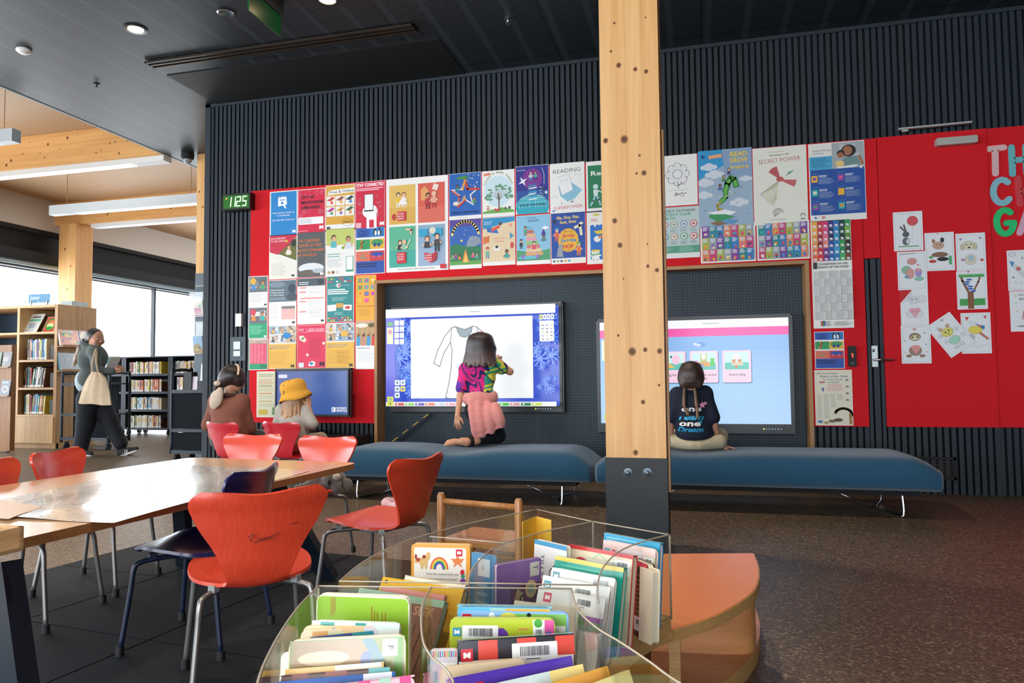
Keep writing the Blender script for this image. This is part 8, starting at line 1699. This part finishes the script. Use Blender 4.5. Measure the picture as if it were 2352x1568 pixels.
# ================================================================ BOOK BINS IN THE FOREGROUND
ZA, ZB = .54, .352
def poly_world(pts, z): return [atZ(x, y, z) for x, y in pts]
def smooth2(P, n=5): return bez([Vector((p.x, p.y, 0)) for p in P], n)
def panel(par, pts, nm='acrylic_panel', z0=ZB, z1=ZA, th=.005, extra=None, curved=True, org_=None):
    P = poly_world(pts, ZA)
    if extra: P = P+[Vector((*e_, 0)) for e_ in extra]
    P = smooth2(P) if curved else [Vector((p.x, p.y, 0)) for p in P]
    rows = [[Vector((p.x, p.y, z)) for p in P] for z in (z0, z1)]
    f = MB(); f.shell(rows, th); o = f.build(nm, ACR, par, True, angle=.6)
    f = MB(); f.tube([Vector((p.x, p.y, z1+.0005)) for p in P], .0015, 6); f.build('polished_edge', EDGE, o, True)
    return o
# seat and platforms
PLYE = mat('birch_edge', '#c99a60', .45, noise=.25, nscale=30, stretch=(1, 1, 8)); PLYF = wood('birch_face', '#a5683a', '#c98a54', 'x', .6, .4, coat=.2)
ORG = mat('orange_laminate', '#f08a48', .32, noise=.04, nscale=6, coat=.15); REDL = mat('red_laminate', '#d03024', .35)
seat = empty('curved_seat', (-.1, 2.1, 0), 0, 'low curved plywood seat with an orange top at the right end of the book bins', 'seat'); SO = Vector(seat.location)
cur = poly_world([(1732, 1270), (1743, 1300), (1744, 1330), (1730, 1360), (1690, 1390), (1630, 1420), (1546, 1446)], .32)
C1 = smooth2(cur, 4); SP = [(p.x-SO.x, p.y-SO.y) for p in C1]+[(-.085-SO.x, 1.722-SO.y), (-.42-SO.x, 1.955-SO.y), (-.30-SO.x, 2.362-SO.y)]
SP = SP[::-1]
f = MB(); f.prism(SP, .292, .3195, ctop='#ffffff'); f.build('seat_board', [PLYE], seat)
f = MB(); f.prism([(x*.985+.0, y*.985) for x, y in SP], .3195, .3215); f.build('seat_top', ORG, seat)
low = poly_world([(1735, 1395), (1746, 1440), (1735, 1490), (1700, 1535), (1640, 1580), (1560, 1625)], .05); C2 = smooth2(low, 4)
SP2 = ([(p.x-SO.x, p.y-SO.y) for p in C2]+[(.02-SO.x, 1.62-SO.y), (-.3-SO.x, 1.89-SO.y), (-.30-SO.x, 2.30-SO.y), (.11-SO.x, 2.36-SO.y)])[::-1]
f = MB(); f.prism(SP2, .0, .05, mtop=1); f.build('floor_board', [PLYE, PLYF], seat)
inner = bez([(.158-SO.x, 2.44-SO.y), (.150-SO.x, 2.36-SO.y), (.10-SO.x, 2.325-SO.y), (-.10-SO.x, 2.30-SO.y), (-.29-SO.x, 2.29-SO.y)], 6)
f = MB(); f.shell([[Vector((p[0], p[1], z)) for p in inner] for z in (.05, .292)], .012); f.build('curved_back', PLYF, seat, True, angle=.5)
q = atZ(1549, 1455, .29); f = MB(); f.cbox((q.x-SO.x, q.y+.012-SO.y, .171), (.026, .035, .242)); f.build('upright', PLYE, seat)
plat = empty('bench_platform', (-.25, 1.35, 0), 0, 'low plywood bench with a red top under the clear book bins', 'bench'); PO = Vector(plat.location)
conc = poly_world([(1543, 1444), (1500, 1462), (1455, 1492), (1415, 1530), (1385, 1575), (1370, 1640)], .32); CC = smooth2(conc, 4)
left_ = [(-.20, .62), (-.62, .62), (-.67, 1.12), (-.665, 1.38), (-.60, 1.62), (-.43, 1.935), (-.085, 1.70)]
PP_ = [(p.x-PO.x, p.y-PO.y) for p in CC]+[(x-PO.x, y-PO.y) for x, y in left_]
f = MB(); f.prism(PP_[::-1], .292, .3195); f.build('bench_board', PLYE, plat)
f = MB(); f.prism(PP_[::-1], .3195, .3210); f.build('bench_top', REDL, plat)
f = MB(); f.prism([(x*.86-.02, y*.90) for x, y in PP_][::-1], 0, .292); f.build('carcass', mat('dark_ply_inside', '#5c3418', .6, noise=.2), plat)
# the two clear bins
def base(par, pts, world_pts, mt=None):
    P = [Vector((p.x, p.y, 0)) for p in smooth2(poly_world(pts, .35), 4)]; P = [(p.x, p.y) for p in P]+world_pts
    f = MB(); f.prism(P[::-1], .3215, .352); return f.build('bin_base', PLYE, par)
binb = empty('book_bin', (0, 0, 0), 0, 'rear clear-sided book bin reaching to the orange seat', 'book bin', 'clear acrylic book bins')
base(binb, [(1541, 1417), (1490, 1440), (1440, 1478), (1405, 1520), (1385, 1562)], [(-.30, 1.19), (-.63, 1.17), (-.65, 1.40), (-.585, 1.61), (-.43, 1.90)])
panel(binb, [(780, 1335), (825, 1297), (880, 1265), (940, 1241), (1010, 1220), (1100, 1197), (1232, 1170)])
panel(binb, [(1232, 1170), (1362, 1198), (1538, 1228)], curved=False)
panel(binb, [(1074, 1343), (1082, 1312), (1108, 1280), (1147, 1253), (1250, 1221), (1362, 1198)])
panel(binb, [(780, 1335), (1074, 1339), (1375, 1344)], curved=False)
panel(binb, [(1374, 1385), (1373, 1344), (1386, 1302), (1425, 1265), (1480, 1243), (1538, 1228)])
panel(binb, [(987, 1232), (1180, 1249)], curved=False)
q = atZ(1538, 1228, ZA); f = MB(); f.tube([(q.x, q.y, ZB), (q.x, q.y, ZA)], .0022, 8); f.build('corner_edge', EDGE, binb, True)
q = atZ(1362, 1198, ZA); f = MB(); f.tube([(q.x, q.y, ZB), (q.x, q.y, ZA)], .0022, 8); f.build('corner_edge', EDGE, binb, True)
binf = empty('book_bin', (0, 0, 0), 0, 'front clear-sided book bin cut off by the lower picture edge', 'book bin', 'clear acrylic book bins')
f = MB(); f.prism([(-.205, 1.17), (-.61, 1.14), (-.60, .93), (-.52, .75), (-.40, .60), (.02, .60), (.0, .83), (-.12, .96)][::-1], .3215, .352); f.build('bin_base', PLYE, binf)
panel(binf, [(732, 1346), (690, 1388), (652, 1440), (618, 1500), (592, 1568)], extra=[(-.42, .60)])
panel(binf, [(732, 1346), (990, 1349), (1312, 1352)], curved=False)
panel(binf, [(990, 1350), (970, 1391), (970, 1462), (989, 1506), (1041, 1566)], extra=[(-.23, .65)])
panel(binf, [(1312, 1352), (1327, 1399), (1368, 1440), (1425, 1475), (1491, 1519), (1560, 1568)], extra=[(.06, .78)])
q = atZ(732, 1346, ZA); f = MB(); f.tube([(q.x, q.y, ZB), (q.x, q.y, ZA)], .002, 8); f.build('corner_edge', EDGE, binf, True)
# ---- board books
def mark(f, x, y, s, bg='#d0283c', fg='#f4f0ec'):
    f.r(x, y, x+s, y+s, bg); emb(f, x+s/2, y+s/2, s*.30, fg)
def barcode(f, x0, y0, x1, y1, seed=1):
    f.p(rrect(x0, y0, x1, y1, .008, 2), '#f4f2ee'); q = random.Random(seed); x = x0+(x1-x0)*.18
    while x < x1-(x1-x0)*.18: w_ = q.uniform(.003, .008); f.r(x, y0+(y1-y0)*.45, x+w_, y0+(y1-y0)*.85, '#33343a'); x += w_+q.uniform(.003, .007)
    f.lines(x0+(x1-x0)*.3, y0+(y1-y0)*.38, x1-(x1-x0)*.3, y0+(y1-y0)*.28, 1, '#55565c')
BG = 'board books in the clear bins'
def bbook(tl, tr, zt_, th, cover, art, lab, lean=.10, rc=.010, pages='#e9dcc0', zbot=ZB+.001, cat='book', topcol=None, spine=None, twist=0):
    a, b_ = atZ(tl[0], tl[1], zt_), atZ(tr[0], tr[1], zt_); x = (b_-a); w_ = x.length; x.normalize(); n = Vector((x.y, -x.x, 0))
    up = (Vector((0, 0, 1))*math.cos(lean)-n*math.sin(lean)); nn = x.cross(up)*1.0
    h_ = (zt_-zbot)/math.cos(lean); o0 = a-up*h_
    X = frame(o0, x, up, x.cross(up))
    o = empty('board_book' if rc > .004 else 'picture_book'); o.matrix_world = X; tag(o, lab, cat, BG)
    out_ = rrect(0, 0, w_, h_, rc, 3)
    f = MB(); f.prism(out_, -.0022, 0, cover); f.prism(out_, -th, -th+.0022, cover)
    if spine: f.box((0, h_-.0022, -th), (w_, h_, 0), spine)
    c_ = f.build('cover', GLOSS, o)
    f = MB(); f.prism(rrect(.0015, .0015, w_-.0015, h_-.0015-(.001 if spine else 0), max(.002, rc-.001), 3), -th+.0022, -.0022, pages); f.build('pages', PRINT, o)
    f = MB(X=Matrix.Translation((0, 0, .0002)) @ Matrix.Scale(w_, 4)); f.dz = 3e-4*.15/w_; f.clip = (1, h_/w_); art(f, h_/w_); f.build('cover_art', GLOSS, c_)
    return o
def plain(*prs):
    def g(f, H):
        for p in prs: f.r(p[0], p[1]*H, p[2], p[3]*H, p[4])
    return g
def seq(*fs):
    def g(f, H):
        for q in fs: q(f, H)
    return g
# front left compartment, back to front
def g_green(f, H):
    f.p(rrect(.012, .012, .985, H-.02, .05), '#97c23c')
    for x, y0, y1 in ((.16, .80, .97), (.175, .82, .97), (.19, .80, .97), (.205, .84, .97), (.60, .72, .90), (.63, .70, .86), (.66, .72, .85), (.71, .68, .85), (.745, .45, .85)):
        f.ln([(x, H*y0), (x, H*y1)], .008, '#a8783c' if x < .3 else '#b0562c')
bbook((727, 1363), (941, 1371), .532, .012, '#efe6d0', g_green, 'tall bright green board book at the back of the front left bin', .02, .014)
bbook((717, 1424), (918, 1431), .515, .011, '#e8efe8', plain((.0, .93, 1, 1, '#dfeeea'), (.1, .94, .26, .99, '#2a9a94'), (.5, .94, .62, .99, '#2a9a94'), (.88, .0, .98, .9, '#d8d4c8'), (.02, .88, .2, .93, '#2a88a8')), 'white board book with a teal pattern, right in front of the green one', .16, topcol='#2a9a94')
bbook((697, 1436), (897, 1437), .510, .009, '#efc79a', plain((.1, .9, .6, 1, '#f0c490'), (.33, .9, .37, .98, '#5a90c8'), (.7, .85, .95, .99, '#dcd8e4')), 'peach board book behind the blue and teal edge', .18)
bbook((691, 1446), (870, 1440), .506, .009, '#f0d8b0', plain((.15, .85, .35, .98, '#e8a868'), (.35, .85, .7, .97, '#e4dcae'), (.72, .9, .95, .99, '#8a5a98')), 'cream board book with a purple corner in the front left bin', .2)
bbook((712, 1463), (903, 1443), .503, .012, '#1f8c98', plain((0, 0, .5, 1, '#2a4a8c'), (.5, 0, 1, 1, '#1f96a4')), 'navy and teal board book lying askew in the front left bin', .3, topcol='#1f96a4', spine='#2494a4')
def g_land(f, H):
    f.r(.01, .01, .99, H-.01, '#9aa06a'); f.p([(.03, H-.02), (.7, H-.02), (.8, H-.2), (.4, H-.42), (.03, H-.3)], '#b39c80'); f.e(.30, H-.16, .22, .06, '#d8cdb0'); f.r(.05, .02, .9, H-.42, '#c8b89a'); f.p([(.62, H-.02), (.72, H-.02), (.82, H-.2), (.78, H-.4), (.72, H-.2)], '#7a98a0'); f.e(.66, H-.2, .05, .08, '#7c8cae'); f.r(.90, H-.9, .97, H-.02, '#6fa048'); f.r(.80, H-.17, .93, H-.03, '#f2f2f0'); f.t('F', .845, H-.085, .05, '#33343c', a=-PI/2, bold=.02)
bbook((664, 1470), (932, 1456), .520, .013, '#efdcb4', g_land, 'brown and green picture board book with a white F label', .22, .012)
bbook((646, 1498), (792, 1490), .500, .010, '#efe4d4', seq(plain((.02, .05, .98, .98, '#e8dfd0'), (.6, .55, .85, .98, '#e8d890')), lambda f, H: f.t('L', .35, H-.2, .09, '#4a5aa0', a=.4)), 'cream board book with a crayon-yellow patch, left of the white one', .25, .008)
bbook((772, 1492), (852, 1487), .502, .010, '#eef0f0', seq(plain((.02, .05, .98, .98, '#e9ecec'), (.1, .6, .4, .95, '#cfe4e8')), lambda f, H: f.t('T', .5, H-.25, .12, '#33343c', al='c', a=PI)), 'small white board book in the front left bin', .25, .008)
bbook((655, 1537), (882, 1519), .490, .012, '#e3a83a', plain((0, 0, .5, 1, '#e6ae3c'), (.5, 0, .97, 1, '#efe6cc')), 'yellow and cream board book near the front of the front left bin', .35, .006, spine='#e6b044')
bbook((645, 1551), (896, 1531), .488, .012, '#5c2f24', plain((.1, .0, .25, 1, '#7a2c28'), (.4, 0, .6, 1, '#8a3a28'), (.8, .0, 1, 1, '#58a8a8')), 'dark brown board book with a teal end', .4, .006, spine='#6a342a')
bbook((639, 1565), (908, 1541), .486, .014, '#1c4ea0', seq(plain((0, 0, 1, 1, '#1c56a8'), (.72, .7, .97, 1, '#dfe6f4')), lambda f, H: f.e(.84, H*.8, .03, .03, '#3a4a9c')), 'royal blue board book with a pale label', .42, .006, spine='#1f5cb0')
bbook((715, 1577), (952, 1549), .487, .012, '#efc0cc', lambda f, H: [f.r(.05+.2*k, .0, .16+.2*k, H, ['#d85a94', '#a8d0b8'][k % 2]) for k in range(5)]+[f.e(.15+.18*k, H*.8, .06, .05, '#efe4b4') for k in range(5)], 'pink patterned board book at the very front of the front left bin', .45, .012, spine='#f0c8d0')
# front middle compartment
bbook((1050, 1390), (1268, 1394), .528, .010, '#7ab8d8', plain((.02, .85, .35, .98, '#5ab4dc'), (.35, .85, .52, .98, '#a4c8b0'), (.52, .85, .98, .98, '#e0a83c')), 'light blue and mustard board book at the back of the front middle bin', .02, .010, spine='#8cc4cc')
def g_farm(f, H):
    f.r(.01, .01, .99, H-.01, '#8fb8e4'); f.r(.42, 0, .98, H-.02, '#86c05c'); f.e(.45, H-.06, .08, .05, '#d8d45c'); f.e(.64, H-.03, .02, .02, '#22262a'); f.e(.3, H-.05, .03, .04, '#e8eef4'); f.p(rrect(.46, H-.16, .78, H-.05, .01), '#f0f0ec'); mark(f, .03, H-.11, .08); f.r(.84, H-.3, .97, H-.12, '#f0f0ec')
bbook((1055, 1401), (1306, 1406), .522, .010, '#88b4e0', g_farm, 'blue and green farm board book behind the lime one', .06, .010)
def g_lime(f, H):
    f.r(.01, .01, .99, H-.01, '#bccb34'); f.e(.49, H-.26, .09, .18, '#6a3a9c'); f.r(.79, H-.22, .90, H-.01, '#f0f0e4'); f.e(.84, H-.04, .04, .04, '#4aa83c'); f.r(.90, H-.13, .99, H-.01, '#e05a9c'); f.e(.94, H-.2, .05, .09, '#3a78c8'); f.lines(.65, H-.08, .76, H-.11, 1, '#d8745c')
    barcode(f, .12, H-.24, .46, H-.06, 3); mark(f, .03, H-.16, .08, '#3a98ac'); barcode(f, .80, H-.17, .89, H-.08, 4)
bbook((1033, 1420), (1275, 1421), .520, .012, '#bccb34', g_lime, 'lime green board book with a barcode label and purple blob', .08, .010)
def g_strip(f, H):
    for k in range(6): f.r(.01+k*.165, H-.17, .175+k*.165, H-.01, '#26242c' if k % 2 == 0 else '#dc4a3c')
    f.r(.01, .01, .99, H-.165, '#ece6de'); mark(f, .03, H-.17, .10); barcode(f, .46, H-.24, .85, H-.05, 6)
bbook((1050, 1471), (1318, 1454), .512, .013, '#24222a', g_strip, 'black and red striped board book with a large barcode label', .16, .012, spine='#2c2a32')
bbook((988, 1493), (1052, 1491), .500, .010, '#ddd2d8', seq(lambda f, H: [f.r(.02+.08*k, H*.93, .06+.08*k, H*.99, ['#4ab0c0', '#d8404c', '#e8a83c', '#6ab04c', '#7a4ab0'][k % 5]) for k in range(12)], lambda f, H: (barcode(f, .4, H*.6, .96, H*.88, 8), f.r(.1, H*.7, .25, H*.8, '#3a98ac'))), 'narrow pale book with a rainbow-striped top edge, against the curved divider', .1, .005)
bbook((1012, 1532), (1206, 1511), .495, .010, '#e8cfa4', plain((.02, .02, .98, .98, '#ead2a8')), 'plain beige board book behind the purple one', .25, .010)
bbook((1033, 1557), (1312, 1505), .498, .020, '#5a3aa8', seq(plain((0, 0, 1, 1, '#5438a4')), lambda f, H: mark(f, .15, H-.16, .1)), 'purple glossy board book lying askew in the front middle bin', .45, .006, spine='#6444b4')
bbook((1085, 1580), (1338, 1524), .492, .014, '#c8dce0', plain((0, 0, .68, 1, '#cddfe0'), (.68, 0, 1, 1, '#e8d888')), 'pale blue board book with a yellow end in the front middle bin', .45, .010, spine='#d0e0dc')
bbook((1240, 1577), (1395, 1528), .490, .016, '#e0a03c', plain((0, 0, 1, 1, '#e4a440')), 'orange-yellow board book at the right of the front middle bin', .45, .006, spine='#eab04c')
bbook((1300, 1592), (1445, 1537), .488, .014, '#efe09c', plain((0, 0, 1, 1, '#ecdd94')), 'pale yellow board book against the right curve of the front bin', .45, .014, spine='#f0e4a8')
# rear left compartment
def g_rain(f, H):
    f.r(.01, .01, .99, H-.01, '#e8a042'); f.p(rrect(.05, .02, .93, H-.05, .03), '#ece6dc'); T = lambda v: H-v
    for k, c_ in enumerate(('#d8503c', '#e8943c', '#ecd04c', '#3a9a50', '#3a60b0', '#7a4a9c', '#ece6dc')): f.e(.48, T(.40), .155-.017*k, .20-.019*k, c_, 16, 0, PI)
    f.ln([(.72, T(.26)), (.86, T(.26))], .04, '#e0804c'); star(f, .79, T(.26), .13, '#e0804c', .36); mark(f, .76, T(.18), .11)
    f.p([(.06, T(.24)), (.14, T(.22)), (.24, T(.20)), (.27, T(.12)), (.33, T(.14)), (.32, T(.22)), (.28, T(.28)), (.27, T(.40)), (.24, T(.40)), (.22, T(.30)), (.20, T(.40)), (.17, T(.40)), (.15, T(.30)), (.06, T(.31))], '#d8b070'); f.e(.12, T(.25), .035, .03, '#a8342c'); f.e(.22, T(.2), .03, .03, '#8a2c28'); f.e(.08, T(.2), .02, .04, '#8a2c28')
    f.t('From the deepest blue sea', .26, T(.49), .035, '#6a6a6c', .54, bold=0); f.t('to the red centre\'s red sand.', .26, T(.57), .035, '#6a6a6c', .52, bold=0); f.e(.87, T(.44), .035, .05, '#c8283c'); f.e(.88, T(.50), .035, .03, '#2a9a6c'); f.e(.88, T(.58), .045, .05, '#7a4a9c')
bbook((945, 1249), (1080, 1252), .540, .022, '#e8a042', g_rain, 'board book with a rainbow, starfish and dingo on its cover', .05, .007)
bbook((931, 1320), (1070, 1342), .500, .010, '#eadfc8', seq(plain((.02, .02, .98, .98, '#ece2cc')), lambda f, H: f.lines(.3, H*.96, .8, H*.9, 1, '#8a8478')), 'cream book leaning on the rainbow book', .45, .006, spine='#ece2cc')
bbook((880, 1324), (1066, 1352), .497, .016, '#e8b93c', seq(plain((0, 0, 1, 1, '#e0ac34')), lambda f, H: f.e(.06, H*.95, .02, .02, '#5a4a20')), 'yellow book with its spine up in the rear left bin', .55, .004, spine='#f0c44c')
bbook((877, 1345), (1022, 1366), .492, .012, '#e49a94', plain((0, 0, 1, 1, '#dc8c88')), 'salmon pink book between the yellow and the grey-green spines', .55, .004, spine='#eaa49c')
bbook((826, 1349), (1022, 1380), .490, .014, '#9ab8a0', seq(plain((0, 0, 1, 1, '#8a5a48')), lambda f, H: (f.t('SEEK', .7, H*.80, .08, '#d8a490', .22), f.r(.0, H*.92, 1, H, '#9cbca4'), [f.ln([(.3+.08*k, H*.1), (.36+.08*k, H*.7)], .01, '#4a2c20') for k in range(8)])), 'book with a grey-green spine and a brown Seek cover', .55, .004, spine='#a4c4ac')
bbook((1027, 1350), (1070, 1357), .490, .012, '#26344c', seq(plain((0, 0, 1, 1, '#2a3a54'), (.3, .72, .95, .97, '#a8acb0')), lambda f, H: f.t('m', .7, H*.8, .16, '#26262c', al='c', a=-PI/2)), 'dark navy book with a grey m label beside the yellow spine', .35, .004, spine='#2c3c58')
bbook((1083, 1268), (1128, 1276), .532, .012, '#6aa4cc', seq(plain((0, 0, 1, 1, '#4a80a4'), (.35, .75, .95, .95, '#c8ccc8')), lambda f, H: (f.t('L', .62, H*.83, .14, '#33343c', al='c'), f.lines(.3, H*.7, .9, H*.1, 6, '#8ab4d0'))), 'steel blue book with an L label behind the rainbow book', .04, .004, spine='#7ab0d4')
bbook((1128, 1278), (1140, 1276), .530, .010, '#cfe0ea', plain((0, 0, 1, 1, '#8ac0e0')), 'thin pale blue book next to the one with the L label', .02, .003)
# rear middle and right compartments
def g_purple(f, H):
    f.r(.01, .01, .99, H-.01, '#7c5896'); f.r(.3, .01, .99, H-.45, '#6a2c54'); f.r(.74, H-.32, .95, H-.06, '#c9c2b8'); f.t('T', .82, H-.16, .10, '#3a3438', al='c', a=-PI/2); f.e(.76, H-.55, .13, .17, '#c8a878'); f.e(.76, H-.55, .07, .09, '#8a9a78'); f.p([(.36, .02), (.38, H-.7), (.45, H-.5), (.58, H-.6), (.62, .02)], '#bb9a72'); f.arc(.58, H-.72, .06, .08, 90, 300, .03, '#2c1c2c')
bbook((1141, 1298), (1243, 1280), .525, .010, '#8a68a4', g_purple, 'purple picture book with a T label in the rear middle bin', -.02, .004)
bbook((1228, 1238), (1302, 1255), .540, .012, '#e0dcd8', seq(plain((0, 0, 1, 1, '#dcd8d6'), (0, .95, 1, 1, '#4a90b8')), lambda f, H: (f.t('TILLY', .22, H-.28, .10, '#5a6070', .5, a=-PI/2), f.r(.2, H-1.1, 1, H-.82, '#d8705c'), f.t('TWO,', .28, H-1.02, .12, '#f4e8e0', .6), f.ln([(.55, H-.55), (.7, H-.42), (.98, H-.32)], .03, '#33303a'), f.ln([(.7, H-.42), (.75, H-.3)], .02, '#33303a'), f.arc(.6, H-.66, .1, .12, 60, 260, .02, '#33303a'))), 'white picture book with a dark twig drawing and a red strip', .06, .004)
bbook((1305, 1249), (1455, 1276), .535, .018, '#c83c3c', seq(plain((.01, .02, .99, .98, '#d9c9ac'), (0, .96, 1, 1, '#c43a3a'), ), lambda f, H: (f.e(.22, H-.26, .13, .13, '#c83a50'), f.e(.22, H-.26, .10, .10, '#e8a8b0'), f.t('meals', .13, H-.28, .05, '#c83a50', .18), f.r(.32, H-.24, .72, H-.14, '#f2f0ee'), f.ln([(.42, H-.12), (.5, H-.05), (.62, H-.12)], .012, '#8ac09c'), barcode(f, .74, H-.26, .96, H-.08, 11))), 'beige board book with a red edge and a round red seal', .16, .010, spine='#c43a3a')
bbook((1276, 1275), (1433, 1304), .520, .016, '#28a08c', seq(plain((0, 0, 1, 1, '#249a88'), (0, .95, 1, 1, '#e8c050'), ), lambda f, H: (f.lines(.1, H-.08, .9, H-.16, 2, '#5cc0a8'), f.r(.35, H-.26, .8, H-.17, '#eef0ee'), f.e(.1, H-.18, .04, .04, '#dff0ee'))), 'teal board book with a yellow top edge in the rear bin', .22, .010, spine='#2ca894')
bbook((1268, 1302), (1413, 1328), .508, .010, '#efece6', seq(plain((.0, 0, 1, 1, '#ecebe8')), lambda f, H: (mark(f, .03, H-.16, .11, '#3a8a98'), barcode(f, .62, H-.22, .97, H-.03, 12))), 'white board book with a teal mark and barcode, in front of the teal one', .26, .010)
bbook((1248, 1320), (1402, 1348), .500, .012, '#f0ede8', seq(plain((0, 0, 1, 1, '#eeece8')), lambda f, H: (mark(f, .03, H-.17, .11, '#3a98b8'), barcode(f, .45, H-.24, .80, H-.06, 13))), 'white board book with a blue mark, second of the white ones', .32, .012)
bbook((1238, 1345), (1392, 1374), .490, .010, '#ece8e6', seq(plain((0, 0, 1, 1, '#eae7e4'), ), lambda f, H: (mark(f, .10, H-.18, .12, '#d8506c'), barcode(f, .55, H-.22, .85, H-.04, 14), f.r(0, H-.42, 1, H-.30, '#7a9a78'), f.r(.1, H-.31, 1, H-.25, '#a05aa8'))), 'white board book with a red mark over green and purple bands', .38, .010)
bbook((1182, 1378), (1330, 1396), .470, .010, '#e4d6bc', plain((0, 0, 1, 1, '#e6d8c0')), 'plain cream book lying low at the front of the rear bin', .5, .006, spine='#e6d8c0')
bbook((1388, 1223), (1516, 1247), .538, .014, '#2a7ab8', seq(plain((0, 0, 1, 1, '#3a9cc0'), (.1, .8, .5, .88, '#f0f2f4')), lambda f, H: f.lines(.05, H*.97, .95, H*.88, 3, '#8cc8dc')), 'blue board book at the back right corner of the rear bin', .10, .010, spine='#48b0cc')
bbook((1386, 1239), (1506, 1262), .530, .012, '#e8c8c4', seq(plain((0, 0, 1, 1, '#e9cfc8'), (.8, .0, 1, .9, '#ccc89c')), lambda f, H: (f.r(.3, H-.3, .76, H-.08, '#f0e8ec'), mark(f, .04, H-.22, .10, '#58a8c8'), f.e(.22, H-.2, .06, .08, '#d8405c'), barcode(f, .80, H-.32, .97, H-.14, 15))), 'pale pink board book with a red figure, in front of the blue one', .12, .012)
bbook((1450, 1281), (1487, 1297), .508, .018, '#2c1a18', seq(plain((0, 0, 1, 1, '#3a1c16'), (0, .93, 1, 1, '#e04a5c')), lambda f, H: ([f.r(.1, H*(.2+.06*k), .9, H*(.22+.06*k), '#a84a28') for k in range(11)], barcode(f, .3, H*.08, .85, H*.26, 16))), 'dark brown board book with orange stripes and a small barcode', .05, .006)
bbook((1470, 1300), (1500, 1310), .502, .020, '#efe4cc', plain((0, 0, 1, 1, '#e8dcc0')), 'thick cream-paged book right of the dark striped one', .05, .006)
# yellow folded envelope in the corner of the rear bin
a, b_, c_ = atZ(1200, 1196, .53), atZ(1232, 1182, .532), atZ(1266, 1192, .53)
f = MB()
for P, z1_ in (((a, b_), .528), ((b_, c_), .528)):
    f.shell([[Vector((lerp(*P, t).x, lerp(*P, t).y, z)) for t in (0, .5, 1)] for z in (ZB+.002, ZB+.06, ZB+.12, z1_)], .0016)
o = f.build('yellow_folder', mat('yellow_card', '#e6b93c', .7, noise=.08, nscale=20), None, True, angle=.4, loc=(b_.x, b_.y, ZB+.001)); tag(o, 'folded yellow card standing in the far corner of the rear bin', 'folder')
